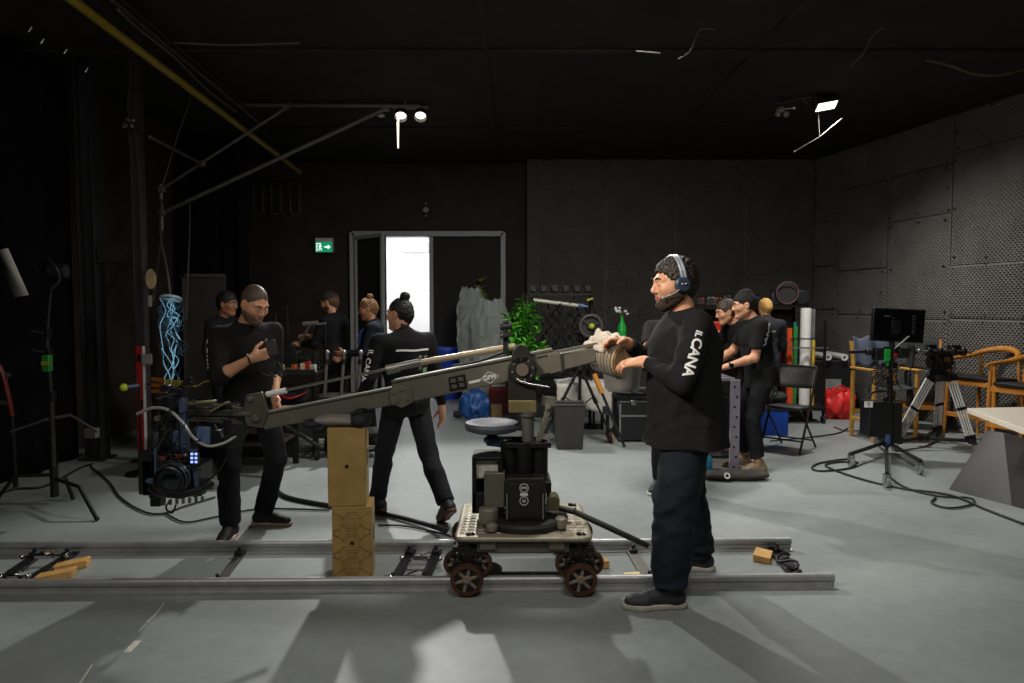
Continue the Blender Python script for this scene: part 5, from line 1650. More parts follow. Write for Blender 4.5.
# lighting rack: black truss frame with light bar and hanging cables
Yr = 9.25
xa, xb = at(527, 330, Yr).x, at(592, 330, Yr).x
t = thing('light_rack', 'black perforated rack of lamps with white tube bar behind the crane', 'rack', ((xa + xb) / 2, Yr, 0))
za = at(560, 293, Yr).z
for x in (xa, xb):
    for y in (Yr - .25, Yr + .25):
        MB().box((x, y, za / 2), (.03, .03, za)).build('post', M_steel_black, t, bevel=.003)
mb = MB()
for z in (.3, za - .02):
    for y in (Yr - .25, Yr + .25): mb.box(((xa + xb) / 2, y, z), (xb - xa, .03, .03))
    for x in (xa, xb): mb.box((x, Yr, z), (.03, .5, .03))
mb.build('crossbar', M_steel_black, t)
mesh_ = MB()
n_ = 14
for i in range(n_):
    for j in range(12):
        if (i + j) % 2: continue
        x = xa + (xb - xa) * (i + .5) / n_; z = .55 + (za - .75) * j / 12
        mesh_.box((x, Yr + .24, z), ((xb - xa) / n_ * 1.0, .006, (za - .75) / 12 * 1.0))
mesh_.build('perforated_panel', M_steel_black, t, smooth=False)
mb = MB(); a, b = at(533, 300, Yr - .25), at(578, 305.5, Yr - .25); mb.cyl(a, b, .024, n=14); mb.build('tube_lamp', mat('tube_white', 'c9c4b4', .35, var=.05), t)
mb = MB(); d = (b - a).normalized(); mb.cyl(b, b + d * .08, .04, n=14); mb.cyl(b + d * .07, b + d * .12, .02, n=12); mb.build('tube_socket', M_bluegrey, t)
for k in range(6):
    x = xa + (xb - xa) * (k + .5) / 6
    mb = MB(); mb.box((x, Yr - .1, za + .05), (.09, .12, .1)); mb.cyl((x, Yr - .16, za + .05), (x, Yr - .2, za + .05), .035, .04, 14); mb.build('lamp_head', M_blackplastic, t, bevel=.005)
mb = MB()
for k in range(16):
    x = rr.uniform(xa, xb); y = Yr - rr.uniform(.1, .3); pts = [V((x + rr.uniform(-.1, .1), y, za - .1 - q * .16 + rr.uniform(-.05, .05))) for q in range(6)]
    mb.tube(spline(pts, 4), .012, 6)
mb.build('hanging_cable', M_rubber, t)
mb = MB()
for k in range(26):
    q = V((rr.uniform(xa, xb), Yr - .3, rr.uniform(za - .8, za + .08))); mb.box(q, (.012, .012, .012))
mb.build('connector', M_chrome, t)
mb = MB(); mb.bar(at(587, 300, Yr - .2), at(594, 298, Yr - .2), .03, .03); mb.build('yellow_clip', mat('yellow_clip', 'b8ae2c', .5), t)
# shelf of the rack carrying a monitor-like case
mb = MB(); mb.box(((xa + xb) / 2, Yr, .56), (xb - xa, .5, .02)); mb.build('shelf', M_steel_black, t)

# dolly wheel standing with ball in it
c = at(591, 326, 8.78)
t = thing('camera_wheel_stand', 'big grey hand wheel with yellow-green ball at its hub on a stand', 'wheel', (c.x, 8.78, 0))
mb = MB(); mb.torus(c, (0, 1, 0), .135, .022, 36, 10); mb.build('rim', mat('wheel_grey', '4a4a48', .5, var=.1), t)
mb = MB()
for k in range(3): a = k * 2.094 + .4; mb.bar(c, c + V((math.cos(a) * .13, 0, math.sin(a) * .13)), .03, .02, up=(0, 1, 0))
mb.cyl(c + V((0, .0, 0)), c + V((0, .05, 0)), .05, n=18); mb.cyl(c + V((0, .03, 0)), c + V((0, .034, 0)), .13, n=30); mb.build('spoke', mat('spoke_dark', '33332f', .5), t)
mb = MB(); mb.ball(c + V((.005, -.045, 0)), .036, 16, 12); mb.build('ball', M_tennis, t)
mb = MB(); mb.cyl((c.x, 8.82, 0.02), (c.x, 8.82, c.z), .02); mb.cyl((c.x, 8.82, 0), (c.x, 8.82, .03), .16, .14, 24); mb.cyl((c.x, 8.82, c.z), (c.x, 8.78, c.z), .02); mb.build('stand', M_steel_black, t)

# green bottle-like sprayer / small plant with white flowers right of the wheel on dark case
t = thing('equipment_case_tower', 'tall black flight case standing on the floor behind the counterweight', 'flight case', (1.52, 8.1, 0))
za = at(620, 402, 7.8).z
mb = MB(); mb.box((1.52, 8.1, za / 2 + .01), (.62, .5, za - .02)); mb.build('case', M_blackplastic, t, bevel=.01)
mb = MB()
for z in (.3, .62): mb.box((1.52, 7.846, z), (.6, .012, .02))
for x in (1.22, 1.82): mb.box((x, 7.846, za / 2), (.02, .012, za - .06))
mb.build('trim', M_alu, t)
for x, z in ((1.37, .45), (1.67, .45)): MB().box((x, 7.845, z), (.05, .014, .06)).build('latch', M_chrome, t, bevel=.003)
mb = MB()
for k in range(3): mb.torus((1.3 + .14 * k, 8.05, za + .06), (.1, .2, 1), .08, .018, 20, 6)
tag(mb.build('coiled_cables', M_rubber), 'coils of thick black cable on top of the tall flight case', 'cable')
def flower(px, py, Y, z0):
    p = at(px, py, Y)
    t = thing('flower_bottle', 'green bottle with small white flowers beside the crossed-arms man', 'bottle', (p.x, Y, z0))
    mb = MB(); mb.lathe([(0, 0), (.05, 0), (.055, .02), (.055, .2), (.02, .28), (.02, .33), (0, .33)], (p.x, Y, p.z - .3), (0, 0, 1), 18); mb.build('bottle', mat('green_glass', '1f9a3a', .2, var=.15), t)
    mb = MB()
    for k in range(9): q = p + V((rr.uniform(-.08, .08), rr.uniform(-.05, .05), rr.uniform(.05, .14))); mb.ball(q, (.022, .022, .016), 8, 6)
    mb.build('blossom', M_white, t)
    mb = MB()
    for k in range(5): mb.tube([p, p + V((rr.uniform(-.07, .07), 0, .1))], .004, 5)
    mb.build('stem', MATS['stem_green'], t)
    mb = MB(); mb.cyl((p.x, Y, z0), (p.x, Y, p.z - .3), .025); mb.cyl((p.x, Y, z0), (p.x, Y, z0 + .02), .12, .11, 20); mb.build('stand', M_steel_black, t)
flower(622, 319, 8.7, 0.)

# white-clothed table piled with cables, black tripod in front, bin
Yt = 8.26
a, b = at(556, 383, Yt), at(610, 383, Yt)
t = thing('gear_table', 'small table under a white cloth piled with cables below the arm', 'table', ((a.x + b.x) / 2, Yt + .1, 0))
mb = MB(); mb.box(((a.x + b.x) / 2, Yt + .15, a.z - .015), (b.x - a.x, .6, .03)); mb.build('table_top', M_white, t, bevel=.004)
mb = MB()
def cl(u, v):
    x = a.x + (b.x - a.x) * u
    return V((x, Yt - .16 - .02 * math.sin(u * 22) * v, a.z + .0 - v * (.32 + .03 * math.sin(u * 9))))
mb.grid(cl, 40, 8); mb.build('cloth', mat('white_cloth', 'b9b4aa', .85, var=.08, bump=.1), t, solid=.006)
for x in (a.x + .04, b.x - .04):
    for y in (Yt - .1, Yt + .4): MB().box((x, y, (a.z - .03) / 2), (.035, .035, a.z - .03)).build('leg', M_steel_black, t)
mb = MB()
for k in range(7):
    c_ = V((rr.uniform(a.x + .06, b.x - .06), Yt + rr.uniform(.12, .35), a.z + .02 + .015 * k)); mb.torus(c_, (rr.uniform(-.2, .2), rr.uniform(-.2, .2), 1), rr.uniform(.05, .09), .01, 18, 6)
tag(mb.build('coiled_cables', M_rubber), 'pile of coiled black cables on the white-clothed table', 'cable')
mb = MB()
for k in range(4): c_ = V((a.x + .05 + .06 * k, Yt - .03, a.z + .03 + .01 * k)); mb.torus(c_, (0, .3, 1), .05, .009, 18, 6)
tag(mb.build('coiled_cables', mat('white_cable', 'c9c9c4', .5)), 'loops of white cable at the left edge of the white-clothed table', 'cable')
q0, q1, q2 = at(606, 410, 7.6), at(602, 393, 7.6), at(594, 374, 7.62)
t = thing('prop_pole', 'slim leaning pole with orange grip at the right leg of the black tripod', 'pole', (q0.x + .1, 7.58, 0))
mb = MB(); mb.cyl(q1, q2, .03, .026, 14); mb.build('grip', mat('orange_tool', 'c07f2e', .5, var=.15), t)
mb = MB(); d_ = (q1 - q2).normalized(); e_ = q1 + d_ * ((q1.z - .01) / -d_.z); mb.cyl(q1, e_, .016, n=10); mb.box(q0, (.07, .06, .08)); mb.build('shaft', M_blackplastic, t)

def tripod_simple(name, label, apex, feet, top=.0, m=None, r=.018):
    t = thing(name, label, 'tripod', (apex.x, apex.y, 0))
    for f in feet:
        f = V(f); mb = MB(); mid = apex * .45 + f * .55
        mb.cyl(apex, mid, r, n=12); mb.cyl(mid, f + V((0, 0, .02)), r * .68, n=12); mb.cyl(mid + (apex - mid) * .0, mid + (apex - mid).normalized() * .07, r * 1.3, n=12); mb.ball(f + V((0, 0, .022)), .022, 10, 6)
        mb.build('leg', m or M_steel_black, t)
    mb = MB(); hub = V((apex.x, apex.y, apex.z * .45))
    for f in feet: f = V(f); mb.cyl(hub, apex * .55 + f * .45, .008, n=8)
    mb.cyl(hub, apex, .014, n=10); mb.build('spreader', m or M_steel_black, t)
    return t
ap_ = at(580, 366, 7.9)
f1, f2, f3 = V((.37, 7.78, .1)), V((1.1, 7.8, .1)), V((.78, 8.02, .1))
t = tripod_simple('black_tripod', 'black tripod under the right arm section straddling the grey bin', ap_, (f1, f2, f3))
for f in (f1, f2, f3):
    x, y = f.x, f.y
    w_ = MB(); w_.cyl((x - .018, y, .065), (x + .018, y, .065), .065, n=24); wo = w_.build('caster', M_rubber, t)
    w_ = MB(); w_.torus((x, y, .065), (1, .5, 0), .052, .014, 24, 6); w_.build('rim', mat('orange_rim', 'c2702c', .5, var=.1), wo)
    w_ = MB(); w_.box((x - .03, y, .1), (.008, .04, .1)); w_.box((x + .03, y, .1), (.008, .04, .1)); w_.box((x, y, .15), (.07, .05, .02)); w_.build('fork', M_steel_black, wo)
mb = MB(); mb.cyl(ap_ - V((0, 0, .05)), ap_ + V((0, 0, .06)), .05, n=18); mb.box(ap_ + V((0, 0, .08)), (.14, .12, .04)); mb.build('head', M_blackplastic, t, bevel=.004)
# waste bin
g = gnd(570, 450)
t = thing('waste_bin', 'dark grey square waste bin on the floor between the tripod legs', 'bin', (g.x, g.y + .14, 0))
H_ = at(572, 405, g.y).z
def sqring(s_, z): return [V((g.x + sx * s_ * 1.05, g.y + .14 + sy * s_, z)) for sx, sy in ((-1, -1), (1, -1), (1, 1), (-1, 1))]
mb = MB(); w0, w1 = .13, .155
vs = sqring(w0, 0.0) + sqring(w1, H_) + sqring(w1 - .012, H_) + sqring(w0 - .012, .015)
fs = [(3, 2, 1, 0), (12, 13, 14, 15)] + [(L_ * 4 + i, L_ * 4 + (i + 1) % 4, L_ * 4 + 4 + (i + 1) % 4, L_ * 4 + 4 + i) for L_ in range(3) for i in range(4)]
mb.add(vs, fs); mb.build('bin_body', mat('bin_grey', '2f2d2a', .55, var=.1), t, bevel=.006)
rm = MB(); 
for p_, q_ in zip(sqring(w1, H_), sqring(w1, H_)[1:] + sqring(w1, H_)[:1]): rm.bar(p_, q_, .016, .02)
rm.build('rim', mat('bin_rim', '3c3a36', .55), t, bevel=.004)

# blue bag, red box, carton behind the crane
g = gnd(474, 421)
t = thing('blue_bag', 'crumpled blue plastic sack on the floor left of the red box', 'bag', g)
mb = MB(); mb.grid(bagsurf(g.x, g.y + .1, .19, .2, .17, .19, 12, .55), 40, 34); mb.build('sack', mat('bag_blue', '1f4f8f', .45, var=.3, scale=10, bump=.6, bscale=18), t)
mb = MB(); mb.grid(bagsurf(g.x - .22, g.y + .02, .09, .06, .05, .05, 14), 14, 10); mb.build('dark_end', MATS['bag_black'], t)
g = gnd(500, 413)
t = thing('red_crate', 'dark red crate with white strip behind the crane seat', 'crate', (g.x, g.y + .2, 0))
W = .36; H_ = at(500, 388, g.y).z
mb = MB(); mb.box((g.x + .02, g.y + .2, H_ / 2), (W, .3, H_)); mb.build('crate_body', mat('maroon', '6e1d22', .5, var=.15), t, bevel=.01)
mb = MB(); mb.box((g.x - .02, g.y + .2, H_ + .012), (.2, .12, .022)); mb.build('white_strip', M_white, t, bevel=.004)
mb = MB(); mb.box((g.x + .02, g.y + .045, H_ * .93), (W * .9, .02, .03)); mb.build('lip', M_red, t)
g = gnd(496, 418)
t = thing('carton', 'small tan cardboard carton on the floor in front of the red crate', 'box', (g.x, g.y + .05, 0), .2)
mb = MB(); mb.box((0, 0, .09), (.14, .14, .18)); mb.build('carton_body', mat('cardboard', 'a98c5e', .7, var=.12), t, bevel=.003, world=False)
mb = MB(); mb.box((-.04, -.01, .185), (.07, .15, .006), Matrix.Rotation(.2, 3, 'Y')); mb.build('flap', MATS['cardboard'], t, world=False)
# ------------------------------------------------------------------ right side of the room
rr = random.Random(31)
M_oak = mat('oak_orange', 'b4752c', .45, var=.2, scale=14)
M_oak2 = mat('beech_yellow', 'b98a3a', .45, var=.2, scale=14)
M_canvas = mat('black_canvas', '27282a', .8, var=.15, bump=.15, bscale=200)
M_leather = mat('black_leather', '131415', .55, var=.12, bump=.15, bscale=120)
M_table = mat('table_white', 'cfc8b8', .5, var=.05)

# folding chair
g = gnd(789, 449)
t = thing('folding_chair', 'black metal folding chair with padded seat standing right of the beanie man', 'chair', (g.x, g.y, 0), math.radians(137))
# local: +y is the way the sitter faces
fr = MB()
for s in (-1, 1):
    x = .21 * s
    fr.tube([(x, .26, .012), (x, -.02, .50), (x, -.2, .86)], .0125, 8)
fr.tube([(-.21, -.2, .86), (-.19, -.205, .885), (.19, -.205, .885), (.21, -.2, .86)], .0125, 8)
fr.tube([(-.21, .18, .13), (.21, .18, .13)], .009, 8)
fr.build('front_frame', M_steel_black, t, world=False)
fr = MB()
for s in (-1, 1):
    x = .185 * s
    fr.tube([(x, -.26, .012), (x, .17, .45)], .0115, 8)
fr.tube([(-.185, -.2, .09), (.185, -.2, .09)], .009, 8)
fr.build('rear_frame', M_steel_black, t, world=False)
def pad(mb, cx_, cy_, cz_, w, d, h, R=None, n=14):
    def sup(u, v):
        a = -PI + 2 * PI * u; b = -PI / 2 + PI * v
        f = lambda c, e: math.copysign(abs(c) ** e, c)
        p = V((w / 2 * f(math.cos(b), .35) * f(math.cos(a), .35), d / 2 * f(math.cos(b), .35) * f(math.sin(a), .35), h / 2 * f(math.sin(b), .6)))
        if R is not None: p = R @ p
        return p + V((cx_, cy_, cz_))
    mb.grid(sup, 32, 14); return mb
pad(MB(), 0, -.01, .455, .4, .4, .05, Matrix.Rotation(.06, 3, 'X')).build('seat', M_leather, t, world=False)
def curvedpad(mb, w, h, th, y0, z0, tilt, bow):
    def fn(u, v):
        s = -1 if u < .5 else 1
        q = (u * 2 if u < .5 else 2 - u * 2)
        a = q * 2 - 1
        x = a * w / 2
        zz = (v * 2 - 1); e = (1 - abs(a) ** 6) ** .5
        z = z0 + zz * h / 2
        edge = max(abs(a) ** 8, abs(zz) ** 8)
        yy = y0 - bow * (1 - a * a) + s * th / 2 * (1 - edge) + (z - z0) * tilt
        return V((x, yy, z - .02 * (abs(a) ** 4) * zz))
    mb.grid(fn, 40, 10); return mb
curvedpad(MB(), .42, .24, .035, -.165, .77, -.42, .035).build('backrest', M_leather, t, world=False)

# blue crate behind it
g = gnd(773, 436)
t = thing('storage_crate', 'blue plastic crate on the floor behind the folding chair', 'crate', (g.x, g.y + .22, 0))
H_ = .34; W = .42
mb = MB(); mb.prism([(-W / 2 + .02, -.2, 0), (W / 2 - .02, -.2, 0), (W / 2 - .02, .2, 0), (-W / 2 + .02, .2, 0)], (0, 0, H_ - .04)); mb.build('crate_body', mat('crate_blue', '1a4db8', .45, var=.1), t, bevel=.01, world=False)
mb = MB(); mb.box((0, 0, H_ - .025), (W + .02, .44, .03)); mb.box((0, 0, H_), (W - .02, .4, .03)); mb.build('rim', mat('crate_lid', '23272e', .5), t, bevel=.006, world=False)
mb = MB()
for x in (-.12, 0, .12): mb.box((x, -.202, .15), (.012, .012, .26))
mb.build('rib', MATS['crate_blue'], t, world=False)
t = thing('black_tool_case', 'black soft case lying on top of the blue crate', 'case', (g.x, g.y + .22, H_ + .016))
mb = MB(); mb.grid(bagsurf(g.x, g.y + .22, H_ + .1, .22, .17, .075, 44), 22, 16); mb.build('case_body', MATS['bag_black'], t)
mb = MB(); mb.tube(spline([V((g.x - .08, g.y + .08, H_ + .17)), V((g.x, g.y + .04, H_ + .21)), V((g.x + .08, g.y + .08, H_ + .17))], 6), .01); mb.build('handle', M_rubber, t)

# workbench where the two men lean; grey perforated upright
xw, yw = at(722, 378, 6.55).x, 6.5
xw -= .1
t = thing('work_stand', 'metal work stand with grey perforated upright where two men lean', 'work stand', (xw, yw, 0))
zt = at(722, 378, 6.3).z
mb = MB(); mb.box((xw - .08, yw + .02, zt - .015), (.46, .42, .03)); mb.build('stand_top', mat('worktop_grey', '7c7a80', .5, .3, var=.1), t, bevel=.004)
a, b = at(735.5, 379, 6.28), gnd(734, 476)
def upright(x, y, name='upright'):
    mb = MB(); mb.box((x, y, zt / 2), (.085, .035, zt - .03)); o = mb.build(name, mat('perforated_grey', '8c8794', .45, .4, var=.1), t, bevel=.003)
    mb = MB()
    for k in range(9):
        z = .08 + k * (zt - .16) / 8
        mb.cyl((x + (.012 if k % 2 else -.008), y - .019, z), (x + (.012 if k % 2 else -.008), y - .01, z), .011, n=10)
    mb.build('slot', mat('hole_black', '0c0a08', .9), o)
upright(at(735, 420, 6.3).x, 6.31)
upright(xw - .27, 6.7)
MB().box((xw - .05, 6.5, .16), (.4, .3, .03)).build('shelf', M_steel_black, t, bevel=.003)
MB().box((xw - .05, 6.64, zt * .55), (.38, .02, .5)).build('back_panel', mat('panel_navy', '151a2c', .6), t)
t2 = thing('sandbag', 'flat dark sandbag with pale round logo lying on the floor before brown boots', 'sandbag', gnd(731, 481))
g = gnd(733, 482)
mb = MB(); mb.grid(bagsurf(g.x + .04, g.y + .09, .045, .3, .1, .045, 51), 30, 20); mb.build('bag_body', mat('bag_olive_black', '2a2824', .8, var=.2, bump=.2), t2)
mb = MB(); q = V((g.x - .06, g.y - .021, .06)); mb.lathe([(0, 0), (.028, 0), (.028, .004), (0, .004)], q, (.1, -1, .4), 20); e_ = mb.build('logo_disc', M_white, t2)
mb = MB(); mb.lathe([(0, .0045), (.014, .0045), (.014, .006), (0, .006)], q, (.1, -1, .4), 16); mb.build('logo_dot', M_blackplastic, e_)
t = thing('water_bottle', 'teal bottle standing on the floor between the big man and the sandbag', 'bottle', gnd(711, 476))
g = gnd(706, 475)
mb = MB(); mb.lathe([(0, 0), (.05, 0), (.055, .01), (.055, .13), (.045, .17), (.022, .2), (.022, .215), (0, .215)], g, (0, 0, 1), 20); mb.build('bottle', mat('teal_plastic', '1b6f8c', .3, var=.1), t)
mb = MB(); mb.cyl(g + V((0, 0, .213)), g + V((0, 0, .245)), .026, n=14); mb.build('cap', M_blackplastic, t)

# gel / flag rack with coloured rolls
Yf = 9.3
xa, xb = at(781, 380, Yf).x, at(815, 380, Yf).x
t = thing('gel_rack', 'black floor rack holding upright coloured gel sheets and silver rolls', 'rack', ((xa + xb) / 2, Yf, 0))
zt = at(797, 305, Yf).z
mb = MB(); mb.box(((xa + xb) / 2, Yf, .2), (xb - xa + .1, .5, .05)); mb.build('tray', M_steel_black, t, bevel=.004)
for x in (xa - .03, xb + .03):
    for y in (Yf - .2, Yf + .2):
        MB().box((x, y, .1 + (zt - .3) / 2), (.03, .03, zt - .3)).build('post', M_steel_black, t)
        MB().cyl((x - .015, y, .05), (x + .015, y, .05), .05, n=16).build('caster', M_rubber, t)
zm = at(797, 347, Yf).z
mb = MB()
for y in (Yf - .2, Yf + .2): MB().box(((xa + xb) / 2, y, zm), (xb - xa + .16, .02, .02)).build('retaining_bar', M_alu, t)
def roll(px, pyt, r, m, label, name='gel_roll', cat='roll', dy=0., hollow=True, tilt=0.):
    p = at(px, pyt, Yf)
    tt = thing(name, label, cat, (p.x, Yf + dy, .23), 0, 'rolls in the gel rack')
    mb = MB(); mb.lathe([(0, 0), (r, 0), (r, p.z - .23), (r * .8, p.z - .23), (r * .78, p.z - .3), (0, p.z - .3)], (p.x, Yf + dy, .23), (tilt, 0, 1), 22); mb.build('sheet_roll', m, tt)
    mb = MB(); mb.torus((p.x, Yf + dy, zm + .12), (0, 0, 1), r + .002, .005, 22, 6); mb.build('band', M_rubber, tt)
roll(787.5, 328, .05, mat('gel_orange', 'd9501e', .35, var=.1), 'bright orange gel roll at left of the gel rack', dy=-.1, tilt=-.03)
roll(794.0, 326, .03, mat('gel_green', '2c7d3c', .35, var=.1), 'green gel roll between the orange one and the white one', dy=-.05)
roll(786, 326, .02, mat('gel_red', 'a02318', .35, var=.1), 'thin red gel roll at far left behind the orange roll', dy=.06, tilt=-.03)
roll(803.5, 308, .068, mat('roll_white', 'dcdad4', .3, var=.06), 'thick white roll in the middle of the gel rack', dy=-.08)
roll(797.5, 322, .022, mat('gel_teal', '2a6f6a', .3, var=.1), 'thin teal roll just left of the thick white roll', dy=.08)
roll(812.5, 309, .04, mat('roll_silver', 'b7b7b4', .22, .7, var=.15), 'shiny silver roll at right of the gel rack', dy=.05)
roll(817.5, 309, .022, mat('roll_grey', '8f938f', .3, var=.1), 'slim grey roll at the far right of the gel rack', dy=.12)
roll(810.5, 340, .02, mat('gel_yellow', 'c9a32c', .35, var=.1), 'short yellow gel roll in front of the silver roll', dy=-.1)

# shelf cart of gear behind the men
Ys = 9.6
xa, xb = at(697, 300, Ys).x, at(812, 300, Ys).x
t = thing('gear_shelf', 'long black wheeled shelf of lamps behind the two leaning men', 'shelf', ((xa + xb) / 2, Ys + .3, 0))
zt = at(760, 306, Ys).z
for z in (.25, .8, zt):
    MB().box(((xa + xb) / 2, Ys + .35, z), (xb - xa, .5, .03)).build('shelf_board', M_steel_black, t, bevel=.003)
for x in (xa + .02, (xa + xb) / 2, xb - .02):
    for y in (Ys + .12, Ys + .58): MB().box((x, y, zt / 2), (.035, .035, zt)).build('post', M_steel_black, t)
mb = MB(); mb.box(((xa + xb) / 2, Ys + .57, zt * .5), (xb - xa, .015, zt - .1)); mb.build('back_panel', M_black, t)
items = [('red', 'b2261d', 703, .09), ('silver', '8f97a3', 713, .1), ('orange', 'c4661c', 720, .09), ('blue', '2c5f9c', 757, .1), ('black', '1b1b1c', 729, .12), ('dark grey', '3a3a3c', 779, .15), ('charcoal', '262627', 803, .18)]
for cn, cc, px, sz in items:
    q = at(px, 300, Ys + .2)
    tt = thing('lamp_housing', cn + ' lamp housing on the top board of the long shelf', 'lamp', (q.x, Ys + .3, zt + .016), rr.uniform(-.3, .3), 'lamps on the long shelf')
    m_ = mat('housing_' + cn.replace(' ', '_'), cc, .4, var=.15)
    MB().box((0, 0, sz * .55), (sz * 1.0, sz * 1.3, sz * 1.1)).build('housing', m_, tt, bevel=.01, world=False)
    MB().cyl((0, -sz * .6, sz * .55), (0, -sz * .9, sz * .55), sz * .4, sz * .5, 18).build('lens_hood', M_blackplastic, tt, world=False)
    mb = MB(); mb.tube([(-sz * .52, 0, sz * .4), (-sz * .52, 0, sz * 1.35), (sz * .52, 0, sz * 1.35), (sz * .52, 0, sz * .4)], .009, 6); mb.build('yoke', M_steel_black, tt, world=False)
q = at(790, 291, Ys)
tt = thing('hoop_reflector', 'thin pinkish hoop standing on the top board, nearest the gel rack', 'hoop', (q.x, Ys + .1, zt + .016))
mb = MB(); mb.torus((q.x, Ys + .08, zt + .18), (0, 1, .1), .15, .008, 36, 6); mb.build('hoop', mat('hoop_pink', '6e4a48', .5), tt)
mb = MB(); mb.cyl((q.x, Ys + .12, zt + .18), (q.x, Ys + .18, zt + .18), .145, n=30); mb.build('net', mat('net_dark', '2c2828', .8), tt)
# red/white barrier tape thing between men
q = at(711, 345, 7.6)
tt = thing('red_cabinet', 'bright red panel with white labels seen between the big man and the bending man', 'cabinet', (q.x, 7.7, 0))
zt2 = at(715, 322, 7.6).z
mb = MB(); mb.box((q.x + .02, 7.75, zt2 / 2), (.2, .2, zt2)); mb.build('body', mat('signal_red', 'c1301e', .45, var=.1), tt, bevel=.008)
for py in (333, 352): MB().box(at(711 + 2, py, 7.64), (.13, .012, .05)).build('label_strip', M_white, tt, bevel=.002)

# road case by the right wall with white tubes on it
Yc = 9.75
t = thing('road_case', 'black road case with grey label standing by the right foam wall', 'flight case', gnd(833, 411), -.2)
LW = Matrix.Translation(gnd(830, 411) + V((.05, .25, 0))) @ Matrix.Rotation(-.2, 4, 'Z')
t.location = LW.translation; LOCAL[t.name] = LW
H_ = at(830, 362, 10.0).z
mb = MB(); mb.box((0, 0, H_ / 2 + .05), (.62, .6, H_ - .1)); mb.build('case', M_blackplastic, t, bevel=.008, world=False)
mb = MB()
for x in (-.31, .31):
    for y in (-.3, .3): mb.box((x, y, H_ / 2 + .05), (.03, .03, H_ - .1))
for z in (.1, H_):
    for y in (-.3, .3): mb.box((0, y, z), (.62, .03, .03))
    for x in (-.31, .31): mb.box((x, 0, z), (.03, .6, .03))
mb.build('edge_trim', mat('case_edge', '4b4a4a', .4, .6), t, world=False)
MB().box((.02, -.305, H_ * .55), (.22, .012, .14)).build('label_plate', mat('label_grey', '8a8a88', .6), t, bevel=.002, world=False)
for x in (-.25, .25):
    for y in (-.22, .22): MB().cyl((x - .02, y, .05), (x + .02, y, .05), .05, n=16).build('caster', M_rubber, t, world=False)
def wt(o): return LW @ V(o)
for nm, px, py, lab in (('left', 819, 358, 'white roll end sticking out on the road case, the left one'), ('right', 826, 364, 'white roll end sticking out on the road case, the lower right one')):
    q = at(px + 4, py, 9.6)
    zz = H_ + .055 if nm == 'left' else H_ + .055
    c_ = wt((-.12 if nm == 'left' else .1, -.05, H_ + .065))
    tt = thing('paper_roll', lab, 'roll', c_ - V((0, 0, .05)), 0, 'white rolls on the road case')
    mb = MB(); mb.lathe([(.022, -.34), (.05, -.34), (.05, .3), (.022, .3), (.022, -.34)], c_, (.05, 1, 0), 20); mb.build('roll', mat('roll_white', 'dcdad4'), tt)
    mb = MB(); mb.lathe([(.0, -.3), (.022, -.3), (.022, .25), (0, .25)], c_, (.05, 1, 0), 14); mb.build('core', M_blackplastic, tt)
# red bag on the floor
g = gnd(841, 420)
t = thing('red_bag', 'bright red soft bag slumped on the floor in front of the road case', 'bag', g)
mb = MB(); mb.grid(bagsurf(g.x + .02, g.y + .12, .2, .2, .14, .2, 61, .6), 28, 22); mb.build('bag_body', mat('bag_red', 'c9201c', .55, var=.2, scale=8, bump=.4, bscale=16), t)
mb = MB(); mb.tube(spline([V((g.x - .08, g.y + .05, .34)), V((g.x - .03, g.y + .03, .46)), V((g.x + .08, g.y + .06, .42)), V((g.x + .1, g.y + .08, .33))], 6), .012); mb.build('handle', mat('bag_red', 'c9201c'), t)

# ---- chairs
def director_chair(name, label, loc, rz, canvas, wood, seat_h=.62, tall=True, w=.52):
    t = thing(name, label, 'chair', loc, rz)
    d = .40; h = .98
    for sx in (-1, 1):
        x = sx * w / 2
        for y in (-d / 2, d / 2):
            top = h if y < 0 else .84
            MB().box((x, y, .78 / 2), (.032, .045, .78)).build('leg', wood, t, bevel=.004, world=False)
        MB().bar((x, -d / 2 - .03, .815), (x, d / 2 + .06, .815), .055, .025).build('armrest', wood, t, bevel=.006, world=False)
        MB().bar((x, -d / 2, .22), (x, d / 2, .22), .025, .045).build('stretcher', wood, t, bevel=.003, world=False)
        MB().bar((x, -d / 2 + .0, .82), (x, -d / 2 - .05, 1.12), .03, .04).build('back_post', wood, t, bevel=.003, world=False)
    MB().bar((-w / 2, d / 2, .3), (w / 2, d / 2, .3), .03, .05, ).build('footrest', wood, t, bevel=.003, world=False)
    MB().bar((-w / 2, -d / 2, .3), (w / 2, -d / 2, .3), .03, .05).build('stretcher', wood, t, bevel=.003, world=False)
    mb = MB(); mb.grid(lambda u, v: V(((u - .5) * w, (v - .5) * (d + .04), seat_h - .03 * (1 - (2 * u - 1) ** 2))), 14, 4); mb.build('seat', canvas, t, world=False, solid=.008)
    mb = MB(); mb.grid(lambda u, v: V(((u - .5) * (w + .03), -d / 2 - .03 - .05 * v - .03 * (1 - (2 * u - 1) ** 2), .93 + v * .2)), 14, 4); mb.build('backrest', canvas, t, world=False, solid=.008)
    return t
g = gnd(872, 457)
director_chair('director_chair', 'tall oak director chair behind the monitor stand, draped with dark clothes', (4.3, 8.05, 0), PI + .12, M_canvas, M_oak2)
dch = LOCAL
director_chair('director_chair', 'tall director chair with black canvas back behind the silver tripod', (5.02, 8.7, 0), PI - .5, M_canvas, M_oak, w=.56)
